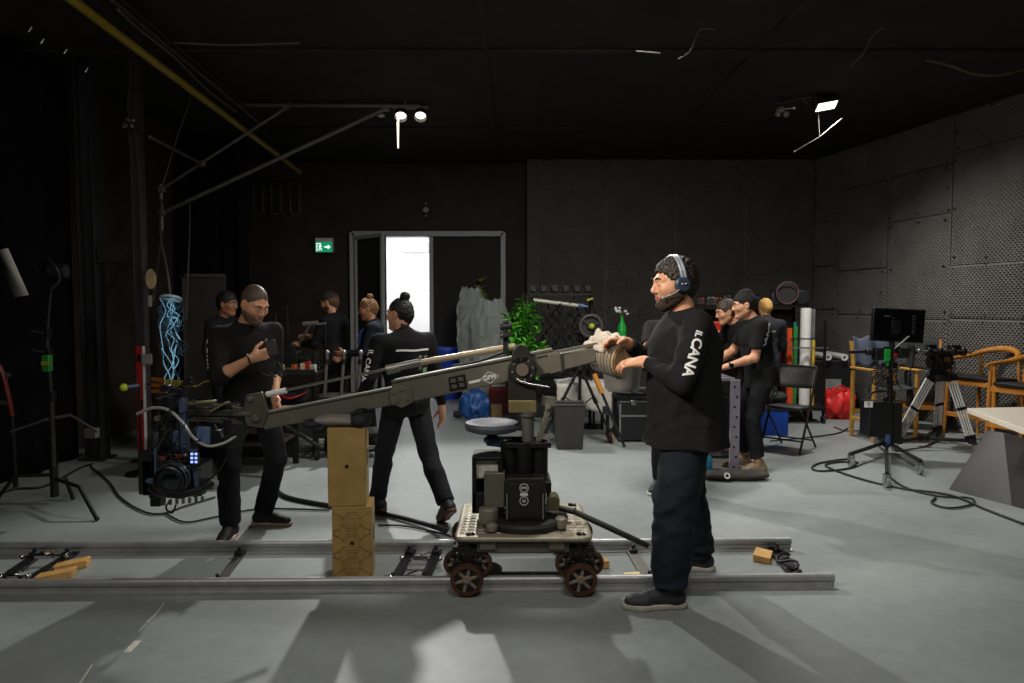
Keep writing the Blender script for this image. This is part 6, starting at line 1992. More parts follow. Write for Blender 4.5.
# clothes over the first chair
t = thing('jacket', 'blue-grey jacket thrown over the oak director chair under the monitor', 'jacket', (4.3, 8.15, .84))
mb = MB()
def jf(u, v):
    x = 4.03 + .54 * u; s = v * 2 - 1
    y = 8.28 + .09 * s + .02 * math.sin(u * 15)
    z = 1.165 - .34 * abs(s) ** 1.6 + .02 * math.sin(u * 19 + v * 3)
    return V((x, y, z))
mb.grid(jf, 36, 20); mb.build('cloth', mat('cloth_slate', '454c5c', .85, var=.15, bump=.3, bscale=40), t, solid=.012)
mb = MB(); mb.grid(lambda u, v: V((4.56 + .1 * u + .02 * math.sin(v * 9), 7.95 + .3 * u + .03 * math.sin(u * 12), 1.12 - .75 * v)), 14, 14); mb.build('sleeve', mat('cloth_black', '121215', .85, var=.15), t, solid=.02)

def armchair(label, loc, rz):
    t = thing('wooden_armchair', label, 'chair', loc, rz)
    for x, y, h, tx in ((-.27, .24, .92, .01), (.27, .24, .92, -.01), (-.23, -.24, 1.0, .02), (.23, -.24, 1.0, -.02)):
        mb = MB(); mb.tube([(x * 1.05, y * 1.08, .01), (x, y, .45), (x + tx, y * .98, h)], .02, 10, rs=[.014, .022, .016]); mb.build('leg', M_oak, t, world=False)
    pts = [(-.27, .3, .92), (-.285, .12, .935), (-.26, -.1, .96), (-.2, -.24, 1.005), (-.1, -.31, 1.035), (0, -.33, 1.045), (.1, -.31, 1.035), (.2, -.24, 1.005), (.26, -.1, .96), (.285, .12, .935), (.27, .3, .92)]
    mb = MB(); P_ = spline(pts, 6); n = len(P_)
    mb.tube(P_, .02, 10, rs=[.018 + .02 * math.sin(PI * i / (n - 1)) ** 2 for i in range(n)]); mb.build('armrest', M_oak, t, world=False)
    pad(MB(), 0,   .02, .72, .52, .5, .055, Matrix.Rotation(.05, 3, 'X')).build('seat', M_leather, t, world=False)
    mb = MB(); mb.bar((-.25, .24, .67), (.25, .24, .67), .025, .05); mb.bar((-.22, -.22, .66), (.22, -.22, .66), .025, .05); mb.bar((-.25, -.22, .66), (-.25, .24, .67), .025, .05); mb.bar((.25, -.22, .66), (.25, .24, .67), .025, .05); mb.build('seat_rail', M_oak, t, bevel=.004, world=False)
    mb = MB(); mb.bar((-.27, .25, .3), (.27, .25, .3), .03, .05); mb.build('footrest', M_oak, t, bevel=.004, world=False)
    return t
armchair('round-backed oak armchair with black seat between silver tripod and white table', (5.36, 7.9, 0), PI * .62)
armchair('round-backed oak armchair cut by the right edge above the white table', (5.33, 7.15, 0), PI * .62)
# ---- monitor stand with dark box on casters
base = gnd(886, 467)
base = V((base.x, 7.2, 0)); bx0 = at(886, 460, 7.2).x; base.x = bx0
t = thing('monitor_stand', 'black wheeled stand with wide monitor on top and dark box hung low', 'monitor stand', base)
Ym = 7.2
mb = MB(); mb.cyl((bx0, Ym, .12), at(892, 345, Ym), .019, n=14); mb.cyl(at(890, 405, Ym), at(890, 375, Ym), .028, n=14); mb.build('pole', M_steel_black, t)
a, b = at(872, 308.5, Ym), at(923, 342, Ym)
mb = MB(); R = Matrix.Rotation(math.radians(3), 3, 'Y'); cc_ = (a + b) / 2
mb.box(cc_, (b.x - a.x, .045, a.z - b.z), R); mon = mb.build('monitor', M_blackplastic, t, bevel=.006)
mb = MB(); mb.box(cc_ + V((0, -.024, 0)), (b.x - a.x - .03, .004, a.z - b.z - .03), R); scr = mb.build('screen', mat('dark_screen', '0b0d0e', .12, var=.3, scale=5), mon)
mb = MB()
for k in range(10): mb.box(cc_ + V((.15, -.027, .1 - .02 * k)), (.035, .003, .006))
mb.box(cc_ + V((-.12, -.027, .095)), (.07, .003, .012)); mb.box(cc_ + V((-.06, -.027, .075)), (.03, .003, .006)); mb.build('screen_text', mat('dim_pixels', '4c5148', .5), scr)
mb = MB(); mb.box(cc_ + V((-.03, -.03, -.02)), (.09, .012, .14)); mb.bar(cc_ + V((-.04, .03, -.1)), at(892, 350, Ym), .05, .03); mb.box(at(892, 349, Ym), (.12, .1, .05)); mb.build('mount', M_bk, t, bevel=.004)
mb = MB()
mb.box(at(880, 354, Ym - .05), (.13, .09, .12)); mb.box(at(902, 353, Ym - .02), (.1, .1, .1)); mb.bar(at(850, 352, Ym), at(910, 350, Ym), .05, .035); mb.cyl(at(866, 352, Ym - .06), at(872, 352, Ym - .06), .035); mb.box(at(890, 365, Ym), (.11, .1, .06))
mb.build('mounted_gear', M_blackplastic, t, bevel=.006)
mb = MB(); mb.box(at(887, 355, Ym - .1), (.055, .05, .12)); mb.cyl(at(887, 362, Ym - .1), at(887, 366, Ym - .1), .02); mb.build('green_module', mat('module_green', '1fa03a', .4, var=.2), t, bevel=.006)
mb = MB(); mb.box(at(895, 356, Ym - .1), (.035, .04, .06)); mb.build('red_module', mat('module_red', '8c1f28', .4, var=.2), t, bevel=.005)
mb = MB(); mb.cyl(at(894, 349, Ym - .06), at(909, 336, Ym - .06), .006, n=8); mb.build('antenna', M_white, t)
mb = MB()
for k in range(10):
    p = at(rr.uniform(862, 905), rr.uniform(345, 368), Ym - rr.uniform(.05, .12)); q_ = at(rr.uniform(868, 902), rr.uniform(365, 395), Ym - rr.uniform(.04, .1))
    mb.tube(spline([p, (p + q_) / 2 + V((rr.uniform(-.08, .08), -.03, -.03)), q_], 6), .006, 6)
for k in range(4): mb.torus(at(878 + 3 * k, 380 + k, Ym - .06), (.4, 1, .2 * k), .055, .007, 20, 6)
mb.build('cable_coil', M_rubber, t)
mb = MB(); mb.box(at(876, 418, Ym), (.24, .2, .36)); mb.box(at(890, 422, Ym + .02), (.16, .18, .42)); bxo = mb.build('battery_case', M_bk, t, bevel=.008)
mb = MB(); mb.box(at(868.5, 404.5, Ym - .105), (.085, .006, .06)); mb.build('white_label', M_white, bxo)
sign_text('T', .05, at(868.5, 404.5, Ym - .109), (1, 0, 0), (0, 0, 1), 'lettering', M_blackplastic, bxo)
mb = MB(); mb.bar(at(884, 400, Ym), at(892, 396, Ym), .04, .04); mb.tube(spline([at(868, 398, Ym), at(874, 392, Ym), at(886, 391, Ym)], 6), .012, 8); mb.build('hanger', M_steel_black, t)
mb = MB(); mb.cyl(at(888, 434, Ym - .1), at(888, 446, Ym - .1), .028, n=16); mb.build('bottle', mat('bottle_blueish', '3d4f78', .3, .2), t)
mb = MB(); hub = V((bx0, Ym, .13)); mb.cyl(hub - V((0, 0, .05)), hub + V((0, 0, .06)), .035, n=16); mb.build('hub', M_steel_black, t)
for px, py in ((850, 454), (887, 473), (921, 461), (900, 447)):
    f = gnd(px, py, .13); f.z = .13
    if px == 900: f = hub + V((.15, .5, 0))
    mb = MB(); mb.bar(hub, f, .03, .028); L_ = mb.build('leg', M_steel_black, t, bevel=.003)
    e_ = f + (f - hub).normalized() * -.03
    w_ = MB(); w_.cyl((e_.x - .016, e_.y, .046), (e_.x + .016, e_.y, .046), .046, n=20); w_.build('caster', mat('caster_clear', '7d8280', .2, var=.1), L_)
    w_ = MB(); w_.box((e_.x - .024, e_.y, .075), (.006, .04, .07)); w_.box((e_.x + .024, e_.y, .075), (.006, .04, .07)); w_.box((e_.x, e_.y, .11), (.055, .045, .012)); w_.build('fork', M_chrome, L_)

# ---- silver tripod on a spreader
Yt = 7.6
ap = at(939, 374, Yt)
t = thing('silver_tripod', 'tall silver twin-tube tripod with black fluid head on a black floor spreader', 'tripod', (ap.x, Yt, 0))
M_tube = mat('tripod_silver', 'd4d6d6', .35, .15, var=.05)
feet = [gnd(898, 446, .11), gnd(972, 449, .11), gnd(941, 443, .11)]
feet[0] = at(898, 442, 7.4); feet[1] = at(970, 446, 7.4); feet[2] = at(937, 436, 8.0)
tops = [at(931, 378, Yt - .05), at(951, 378, Yt - .05), at(941, 378, Yt + .1)]
for f, tp in zip(feet, tops):
    f.z = .14
    d = (f - tp).normalized(); s = d.cross(V((0, 1, 0))).normalized()
    mb = MB()
    for k in (-1.5, -.5, .5, 1.5): mb.cyl(tp + s * (.028 * k), f + s * (.026 * k), .0105 if abs(k) > 1 else .008, n=12)
    lg = mb.build('leg', M_tube, t)
    mb = MB(); mb.bar(f + s * .05, f - s * .05, .04, .05); mb.bar(f - d * .02, f + d * .06, .03, .03); mb.build('clamp', M_steel_black, lg, bevel=.003)
    mb = MB(); mb.bar(tp + s * .055, tp - s * .055, .05, .06); mb.build('clamp', M_steel_black, lg, bevel=.003)
    mb = MB(); m_ = tp.lerp(f, .52); mb.bar(m_ + s * .05, m_ - s * .05, .03, .03); mb.build('clamp', M_steel_black, lg, bevel=.003)
mb = MB(); mb.lathe([(0, -.02), (.11, -.02), (.12, .0), (.12, .05), (.09, .08), (.07, .12), (0, .12)], ap - V((0, 0, .05)), (0, 0, 1), 28); mb.build('bowl', M_steel_black, t)
mb = MB(); mb.box(ap + V((0, 0, .14)), (.17, .18, .16)); mb.cyl(ap + V((-.12, 0, .13)), ap + V((.12, 0, .13)), .06, n=20); mb.bar(ap + V((-.2, -.02, .24)), ap + V((.2, -.02, .24)), .11, .05); mb.cyl(ap + V((-.2, -.08, .24)), ap + V((.22, -.08, .24)), .025, n=14)
for k in (-.2, -.08, .06, .17): mb.cyl(ap + V((k, -.1, .25)), ap + V((k + .04, -.1, .25)), .045, n=16)
mb.box(ap + V((-.12, -.04, .3)), (.08, .08, .05)); mb.box(ap + V((.13, -.04, .29)), (.1, .08, .06)); mb.build('fluid_head', M_bk, t, bevel=.004)
mb = MB(); mb.cyl(ap + V((-.27, -.08, .245)), ap + V((-.2, -.08, .245)), .02, n=12); mb.cyl(ap + V((.22, -.08, .245)), ap + V((.29, -.08, .245)), .02, n=12); mb.box(ap + V((.02, -.115, .265)), (.3, .008, .012)); mb.ball(ap + V((-.27, -.08, .26)), .022, 10, 8); mb.build('tie_down', M_alu, t)
mb = MB(); mb.box(ap + V((.02, -.1, .17)), (.05, .02, .05)); mb.build('level_window', mat('amber', '9a5a22', .3), t, bevel=.003)
mb = MB()
for k in range(5): mb.tube(spline([ap + V((-.08 + .04 * k, -.1, .2)), ap + V((-.05 + .03 * k, -.16, .08)), ap + V((.0 + .02 * k, -.12, .0))], 6), .006, 6)
mb.build('cable', M_rubber, t)
hub = V(((feet[0].x + feet[1].x) / 2, 7.6, .1))
for f in feet:
    e = V((f.x, f.y, .1)); e = hub + (e - hub) * 1.12
    mb = MB(); mb.bar(hub, e, .045, .03); mb.bar(hub.lerp(e, .85), e, .09, .05); L_ = mb.build('spreader_arm', M_steel_black, t, bevel=.004)
    w_ = MB(); w_.cyl((e.x - .018, e.y, .045), (e.x + .018, e.y, .045), .045, n=18); w_.build('caster', MATS['caster_clear'], L_)
mb = MB(); mb.cyl(hub - V((0, 0, .02)), hub + V((0, 0, .03)), .06, n=18); mb.build('hub', M_steel_black, t)

# ---- white table and the dark folded board below it
c0 = at(967, 408, 5.75)
zt = .735
p0 = gnd(967, 408, zt); p1 = gnd(1030, 431, zt)
t = thing('white_table', 'pale white-topped table cut by the right picture edge', 'table', (p0.x + .5, p0.y - .3, 0))
d1 = V((p1 - p0)); d1.z = 0; L_ = 1.7; d1.normalize()
d2 = V((-d1.y, d1.x, 0))
if d2.x < 0: d2 = -d2
d2 = V((1, .12, 0)).normalized()
poly = [p0, p0 + d1 * L_, p0 + d1 * L_ + d2 * .8, p0 + d2 * .8]
mb = MB(); mb.prism([q - V((0, 0, .04)) for q in poly], (0, 0, .04)); mb.build('table_top', M_table, t, bevel=.004)
for q in (p0 + d1 * .75 + d2 * .25, p0 + d1 * (L_ - .15) + d2 * .1, p0 + d1 * .12 + d2 * .7, p0 + d1 * (L_ - .15) + d2 * .7):
    MB().cyl((q.x, q.y, 0), (q.x, q.y, zt - .04), .022, n=12).build('leg', M_steel_black, t)
a = gnd(950, 490); b = gnd(1012, 506); c_ = at(988, 431, a.y + .35); d_ = at(1004, 433, a.y + .12)
e_ = gnd(1062, 520); f_ = at(1062, 448, e_.y + .12)
t = thing('folded_board', 'large dark grey folded board leaning under the white table', 'board', (a + b) / 2)
th = V((.01, .03, 0))
mb = MB(); mb.prism([a, b, d_, c_], th); mb.build('left_leaf', mat('board_charcoal', '353231', .6, var=.1, scale=5), t, bevel=.002)
mb = MB(); mb.prism([b, e_, f_, d_], th); mb.build('right_leaf', MATS['board_charcoal'], t, bevel=.002)

# floor cables on the right
cable([(848, 428), (838, 433), (812, 437), (770, 441)], .008, 'dark cable running left from the red bag to the folding chair')
cable([(858, 463), (848, 459), (820, 463), (812, 468), (822, 471), (850, 468), (855, 463), (838, 462), (826, 466), (858, 478), (900, 488), (950, 495), (985, 509), (1024, 524)], .009, 'black cable with loose loop at the monitor stand running out to lower right')
cable([(886, 474), (905, 487), (938, 496), (970, 498), (972, 504), (950, 508), (932, 503), (936, 497)], .008, 'black cable from monitor stand ending in a flat loop before the folded board')
cable([(880, 428), (850, 431), (834, 427)], .007, 'short dark cable on floor below the oak director chair')
# ------------------------------------------------------------------ overhead
rr = random.Random(41)
zc = lambda px, py, z: gnd(px, py, z)
# yellow pipe along the left
mb = MB()
ZP = 3.62
a, b = zc(60, -9, ZP), zc(300, 172, ZP)
b.y = min(b.y, 11.9)
mb.cyl(a + (a - b).normalized() * 1.0, b, .035, n=14)
t = thing('yellow_pipe', 'long yellow pipe running under the ceiling at upper left to the back wall', 'pipe', (a + b) / 2)
mb.build('pipe', M_yel, t)
d = (b - a)
for f in (.18, .45, .75):
    q = a + d * f; MB().box((q.x, q.y, (CEIL + ZP) / 2), (.03, .02, CEIL - ZP)).build('hanger', M_steel_black, t)
mb = MB(); a2, b2 = zc(112, 0, 3.8), zc(262, 125, 3.8); mb.cyl(a2, b2, .022, n=12); mb.cyl(a2 + V((.05, 0, .02)), b2 + V((.05, .2, .02)), .008, n=8)
tag(mb.build('conduit_pipe', mat('dark_conduit', '3d3936', .5, .4)), 'thin dark conduit beside the yellow pipe under the ceiling', 'pipe')
# tubular frame with braces from the left post to the lamp
Yg = 8.4
t = thing('lamp_boom', 'triangular frame of thin grey pipes reaching from the left post to the twin lamps', 'pipe frame', at(161, 190, Yg))
def pipe(p, q, r=.022, Ya=Yg, Yb=Yg):
    mb = MB(); mb.cyl(at(p[0], p[1], Ya), at(q[0], q[1], Yb), r, n=10); mb.build('pipe', M_gal, t)
pipe((240, 105), (420, 106), .022); pipe((160, 214), (387, 108), .024); pipe((163, 188), (286, 108), .018); pipe((150, 137), (202, 164), .018, 7.0, Yg); pipe((161, 184), (162, 232), .022)
mb = MB()
for px, py in ((202, 164), (286, 107), (386, 108), (162, 190), (162, 213)): mb.box(at(px, py, Yg), (.08, .06, .07))
mb.build('clamp', M_gal, t, bevel=.006)
mb = MB(); mb.cyl(at(405, 106, Yg), V((at(405, 106, Yg).x, Yg, CEIL)), .015); mb.cyl(at(290, 106, Yg), V((at(290, 106, Yg).x, Yg, CEIL)), .012); mb.build('drop_rod', M_gal, t)
pipe((162, 230), (153, 300), .012, Yg, 7.0)
# twin floods
M_lit = emit('lamp_lit', 'fff6e6', 2.5)
Yl = 8.55
t = thing('twin_flood_lamp', 'pair of glaring work lamps hung at the end of the pipe frame', 'lamp', at(411, 116, Yl))
mb = MB(); mb.bar(at(394, 107.5, Yl), at(428, 107.5, Yl), .04, .03); mb.build('bracket', M_gal, t)
for px in (401, 420.5):
    c = at(px, 115.5, Yl)
    n = V((.05, -.66, -.75)).normalized()
    mb = MB(); mb.lathe([(.03, -.09), (.055, -.07), (.078, -.03), (.08, .035), (.072, .035), (.066, -.03), (0, -.03)], c, n, 24); h_ = mb.build('lamp_head', M_blackplastic, t)
    mb = MB(); mb.cyl(c - n * .028, c - n * .02, .063, n=24); mb.build('lamp_glass', M_lit, h_)
    mb = MB(); mb.cyl(c - n * .05, at(px, 108, Yl), .008); mb.build('stem', M_gal, h_)
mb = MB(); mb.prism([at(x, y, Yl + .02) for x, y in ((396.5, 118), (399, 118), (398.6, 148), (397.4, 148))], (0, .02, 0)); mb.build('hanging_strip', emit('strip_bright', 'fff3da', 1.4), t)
mb = MB(); c = at(381, 116.5, Yl); mb.lathe([(0, 0), (.045, 0), (.05, .015), (.03, .03), (0, .03)], c, (0, 0, 1), 18); mb.cyl(c + V((0, 0, .03)), V((c.x, c.y, at(381, 108, Yl).z)), .006)
t2 = thing('ceiling_spot', 'small pale round downlight just left of the twin work lamps', 'lamp', c); mb.build('housing', mat('spot_pale', 'b4ada2', .5), t2)
# right flood
Yr = 8.1
t = thing('flood_lamp', 'single lit floodlight under the ceiling at upper right', 'lamp', at(826, 105, Yr))
a, b = at(817, 110, Yr), at(836, 102, Yr)
mb = MB(); c = (a + b) / 2; d = (b - a).normalized(); n = V((.12, -.36, -.93)).normalized(); s = n.cross(d).normalized(); d = s.cross(n)
R = Matrix((d, s, n)).transposed()
mb.box(c - n * .03, (.24, .17, .06), R); h_ = mb.build('housing', M_blackplastic, t, bevel=.006)
mb = MB(); mb.box(c + n * .003, (.21, .14, .006), R); mb.build('lamp_glass', emit('flood_lit', 'fffaf2', 2.5), h_)
mb = MB(); mb.tube([c - d * .13, c - d * .13 - n * .12, c + d * .13 - n * .12, c + d * .13], .009, 6); mb.cyl(c - n * .12, V((c.x, c.y, CEIL)), .01); mb.build('yoke', M_steel_black, t)
mb = MB(); q0, q1, q2 = at(818, 112, Yr), at(819.5, 137, Yr), at(794, 152, Yr); mb.tube([q0, q1, q2], .007, 6); mb.ball(q2, .016, 8, 6); mb.cyl(q1, at(842, 118, Yr), .004); mb.build('pull_cord', mat('dim_cord', '3a352e', .6), t)
# small cluster camera next to it
t = thing('ceiling_speaker_cluster', 'small pale cluster fitting on the ceiling left of the right floodlight', 'fitting', at(782, 114, 8.2))
mb = MB(); c = at(782, 112, 8.2)
for dx, dz in ((-.045, -.02), (.0, .03), (.05, -.025), (-.03, .02)): mb.ball(c + V((dx, 0, dz)), .034, 12, 8)
mb.build('housing', mat('fitting_pale', '8d877d', .5), t)
mb = MB(); mb.cyl(c, V((c.x, c.y, CEIL)), .012); mb.build('stem', M_steel_black, t)
mb = MB(); mb.ball(at(794, 108, 8.2), .016, 8, 6); mb.cyl(c + V((0, 0, .03)), at(794, 108, 8.2), .006); mb.build('sensor', M_white, t)
def wire(pts, r, label, Y=8.2, m=None):
    P_ = [at(p[0], p[1], p[2] if len(p) > 2 else Y) for p in pts]
    P_ = [V((p.x, p.y, min(p.z, CEIL - .012))) for p in P_]
    mb = MB(); mb.tube(spline(P_, 8), r, 6)
    return tag(mb.build('ceiling_wire', m or M_cord), label, 'wire')
M_wire2 = mat('olive_wire', '4a4230', .6)
wire([(832, 68), (824, 82), (808, 92), (804, 100), (808, 104)], .008, 'loose wire curling down to the right floodlight')
wire([(772, 104), (785, 103), (800, 98), (820, 92), (826, 88)], .008, 'tangled wire between cluster fitting and right floodlight')
wire([(884, 28, 5.8), (874, 34, 5.8), (863, 54, 5.8), (850, 66, 5.8)], .007, 'thin wire hooking down from the ceiling above the floodlight', 5.8)
wire([(926, 60, 6), (945, 64, 6), (975, 74, 6), (1000, 75, 6), (1030, 68, 6)], .011, 'thick sagging wire below the ceiling at the upper right edge', 6, M_wire2)
wire([(715, 27, 6.2), (701, 25, 6.2), (696, 38, 6.2), (689, 52, 6.2), (678, 59, 6.2)], .007, 'thin curved wire dangling at the ceiling beam, upper middle', 6.2)
wire([(636, 51, 6.2), (648, 52, 6.2), (660, 53, 6.2)], .007, 'short pale wire clipped along the ceiling beam', 6.2)
wire([(164, 48, 6.4), (172, 43, 6.4), (230, 45, 6.4), (300, 43, 6.4)], .009, 'pale wire strung level along the ceiling from the yellow pipe', 6.4)
wire([(118, 10, 5.2), (140, 30, 5.6), (175, 58, 6.2), (205, 88, 7), (236, 112, 7.8)], .009, 'pale wire following the conduit beside the yellow pipe', 6)
wire([(193, 78, 7.2), (190, 100, 7.2), (178, 135, 7.2), (163, 184, 7.2)], .004, 'hair-thin wire hanging from the yellow pipe to the pipe frame', 7.2)
# smoke detector on the back wall and specks of hardware
c = at(426, 210, 11.95)
t = thing('wall_sensor', 'small round grey sensor on the back wall above the door', 'sensor', c)
mb = MB(); mb.ball(c + V((0, -.03, 0)), (.055, .05, .055), 18, 12); mb.build('dome', mat('sensor_grey', 'a09a90', .4), t)
mb = MB(); mb.cyl(c + V((0, .04, .11)), c + V((0, -.02, .11)), .016); mb.cyl(c + V((0, .04, -.1)), c + V((0, -.02, -.1)), .016); mb.build('screw', MATS['sensor_grey'], t)
for i, (px, py, Y) in enumerate(((28, 28, 6.2), (40, 40, 6.2), (63, 50, 6.4), (84, 69, 6.8))):
    c = at(px, py, Y)
    lab = ['glinting metal hook on the dark upper left wall, topmost of the four', 'glinting metal hook on the dark upper left wall, second from top', 'long glinting hook on the dark upper left wall, third from top', 'lowest glinting hook on the dark upper left wall, beside the steel column'][i]
    t = thing('wall_hook', lab, 'hook', c, 0, 'hooks on the upper left wall')
    mb = MB(); mb.tube(spline([c + V((0, .06, .05)), c, c + V((.02, -.03, -.04)), c + V((.05, -.03, 0))], 5), .011, 6); mb.build('hook', M_chrome, t)
    mb = MB(); mb.cyl(c + V((0, .05, .04)), V((c.x, c.y + .06, CEIL)), .006); mb.build('chain', M_steel_black, t)
c = at(127, 120, 6.7)
t = thing('cable_connector', 'cluster of small chrome connectors hanging on the dark steel column', 'connector', c)
mb = MB()
for k in range(6): q = c + V((rr.uniform(-.06, .06), rr.uniform(-.03, .03), rr.uniform(-.05, .05))); mb.cyl(q, q + V((.02, -.02, -.03)), .016, n=10)
mb.build('plug', mat('plug_grey', '807c78', .35, .8), t)
mb = MB(); mb.tube(spline([c + V((0, 0, .08)), c + V((.03, 0, .5)), V((c.x, c.y, CEIL))], 6), .008, 6); mb.tube(spline([c, c + V((.03, 0, -.6)), c + V((.02, 0, -1.7))], 6), .006, 6); mb.build('lead', M_rubber, t)
# ------------------------------------------------------------------ people
M_print = mat('white_print', 'dcdcd8', .7, var=.05)
M_printdim = mat('grey_print', '8f8f8c', .7, var=.05)
R_ = math.radians

def decal_strip(p, origin, xd, yd, w, h, name, m, wav=.0):
    xd, yd = V(xd).normalized(), V(yd).normalized(); n = xd.cross(yd).normalized(); yd = n.cross(xd)
    def fn(a, b):
        q = V(origin) + xd * ((a - .5) * w) + yd * ((b - .5) * h + wav * math.sin(a * 9))
        hit = p['bvh'].ray_cast(q + n * .25, -n, .6)
        return (hit[0] if hit[0] is not None else q) + n * .004
    mb = MB(); mb.grid(fn, 30, 4)
    return mb.build(name, m, p['root'])

def sleeve_text(p, side, txt, size, t=.55, outward=None, flip=1, m=None, off=(0, 0, 0)):
    a, b = V(p['sh'][side]), V(p['el'][side])
    d = (b - a).normalized()
    n = V(outward).normalized(); n = (n - d * n.dot(d)).normalized()
    yd = n.cross(d)
    decal_text(txt, size, a.lerp(b, t) + V(off), d * flip, yd * flip, p['bvh'], 'lettering', m or M_print, p['root'], bold=size * .03)

# operator at the counterweight, headset
P1 = person('person', 'bulky man in headset and black printed sweatshirt gripping the wrapped counterweight', .90, 3.72, PI, H=1.835, fat=1.48, h=.0055,
            lean=.03, pelvis=(0, -.03, .945), head=(.2, .13, 0), neck_fwd=.01, head_scale=1.03,
            lw=(-.10, .21, 1.22), rw=(.19, .25, 1.30), lpole=(-.7, -.35, -.5), rpole=(.8, -.4, -.6),
            lhand=((.42, .9, -.12), (.45, .12, -.88), (.9, -.3, .4)), rhand=((-.3, .92, .1), (-.5, .1, -.85), (-.9, -.3, .3)), curl=(.55, .5),
            lfoot=(-.19, .06, 0), rfoot=(.30, -.22, 0), lyaw=-.08, ryaw=.1, skin='mid', hair=(.02, .08, .1), haircol='20160f', curls=.006, beard=.003, beardcol='38271c',
            shirt_len=.16, shirt='19191a', trousers='1d212a', shoe='2a2c2f', sole='b5b0a6', seed=4, leg=1.45, foot=1.12, skirt=1.15, folds_amp=1.6)
def headset(p):
    Hd = p['Hd']; hs = p['hs']
    r = p['root']
    L_ = lambda q: V(Hd(q))
    mb = MB()
    pts = [L_((.1 * math.cos(t), -.012, .118 * math.sin(t) + .02)) for t in [PI * k / 20 for k in range(21)]]
    for o in (-.008, .008): mb.tube([q + V(p['Hm'] @ np.array((0, o, 0))) for q in pts], .009, 8)
    h_ = mb.build('headset', mat('headset_grey', '8d939c', .35, .3, var=.08), r)
    for k in (1, -1):
        m2 = MB(); m2.lathe([(0, -.006), (.034, -.006), (.042, .004), (.042, .018), (.034, .028), (0, .03)], L_((k * .083, -.004, -.006)), V(p['Hm'] @ np.array((k, 0, 0.))), 24)
        m2.build('ear_cup', mat('headset_navy', '2b3647', .45, var=.15), h_)
        m2 = MB()
        for s in (-.008, .01): m2.ball(L_((k * .115, -.004 + s, -.004)), .004, 8, 6)
        m2.build('button', M_white, h_)
    m2 = MB(); m2.tube(spline([L_((-.108, .008, -.02)), L_((-.098, .045, -.042)), L_((-.07, .088, -.058))], 6), .0028, 8); m2.ball(L_((-.066, .094, -.059)), (.008, .008, .008), 10, 8); m2.build('microphone', mat('mic_pale', 'a0a09c', .4), h_)
headset(P1)
sleeve_text(P1, -1, 'IL', .045, .2, (0, -1, .1), off=(0.0, 0, 0))
sleeve_text(P1, -1, 'CANA', .07, .60, (0, -1, 0))
mb = MB(); c = V(P1['T']((-.09, .17, .40), P1['Ts'])); 

# man looking at his phone
P2 = person('person', 'shaven-headed bearded man in black looking down at a small device in his hand', -1.79, 4.75, R_(-42), H=1.75, fat=1.06, h=.0065,
            lean=.02, lean_side=.04, pelvis=(0, 0, .93), head=(.1, .55, 0), neck_fwd=.03,
            rw=(.13, .29, 1.23), lw=(-.1, .16, .94), rpole=(.6, -.4, -1), lpole=(-.6, -1, -.2),
            rhand=((-.75, .35, .25), (-.3, -.85, .2), (.2, -.2, 1)), lhand=((.1, .5, -.8), (.9, .1, .1), (.2, .9, .4)), curl=(.9, .5),
            rfoot=(.16, .02, 0), lfoot=(-.1, -.08, 0), ryaw=.75, lyaw=-.6, skin='mid', hair=(.0015, .088, .02), haircol='4a3a2d', beardcol='5c4536', beard=.003,
            sleeve='rolled', shirt='171616', trousers='15151a', shoe='1d1b19', sole='b59d8a', seed=12, leg=1.1)
sleeve_text(P2, 1, 'IL CANA', .055, .5, (-.9, -.5, .1))
w_ = V(P2['wr'][1]); B = P2['B']; dv = V(B @ np.array((-.75, .35, .25))).normalized()
mb = MB(); mb.torus(w_ + dv * -.02, dv, .031, .006, 20, 6); mb.build('bracelet', M_rubber, P2['root'])
q = w_ + dv * .1 + V(B @ np.array((-.0, .05, .02)))
t = thing('hand_controller', 'small dark device with silver edge held by the shaven-headed man', 'device', q)
mb = MB(); mb.bar(q + V((-.01, 0, .065)), q + V((.015, 0, -.03)), .065, .018, up=(.5, -.8, .2)); mb.build('body', M_blackplastic, t, bevel=.004)
mb = MB(); mb.bar(q + V((-.035, -.02, .06)), q + V((-.02, -.015, .075)), .03, .012); mb.build('screen', mat('glint', '9aa1a6', .2, .5), t, bevel=.002)
mb = MB()
for k in range(4): mb.tube(spline([q + V((.02 * k - .02, 0, -.07)), q + V((.05 * k - .07, -.02, -.13)), q + V((.03 * k, .0, -.17))], 5), .006, 6)
mb.build('cable', M_rubber, t)

# walker with bun
P3 = person('person', 'person with black hair bun walking away past the boxes in black sweatshirt', -.80, 5.10, R_(128), H=1.66, fat=1.1, h=.0065,
            lean=.05, pelvis=(0, -.05, .925), twist=-.1, head=(.5, .08, 0), neck_fwd=.02,
            rw=(.3, -.10, .83), lw=(-.3, .14, .92), rpole=(.3, -1, 0), lpole=(-.4, -1, 0), rhand=((.05, .1, -1), (-1, .1, 0), (0, 1, .1)), lhand=None, curl=(.35, .35),
            lfoot=(-.09, .22, 0), rfoot=(.10, -.55, 0), rheel=.55, skin='mid', hair=(.006, .07, .1), haircol='0e0c0c', bun=True,
            shirt='121213', trousers='1b1c21', shoe='171414', sole='5a3a2c', seed=23, leg=1.12)
sleeve_text(P3, -1, 'IL CANA', .06, .7, tuple(P3['B'] @ np.array((-1, -.35, 0))), m=M_print)
bk = P3['T']((.02, -.14, .385), P3['Ts']); xr = P3['Ts'][:, 0]; 
decal_strip(P3, bk, tuple(xr), (0, 0, 1), .26, .014, 'printed_strip', M_print, .002)
decal_strip(P3, V(bk) + V(tuple(xr)) * .1 - V((0, 0, .05)), tuple(xr), (0, 0, 1), .04, .012, 'printed_mark', M_printdim)
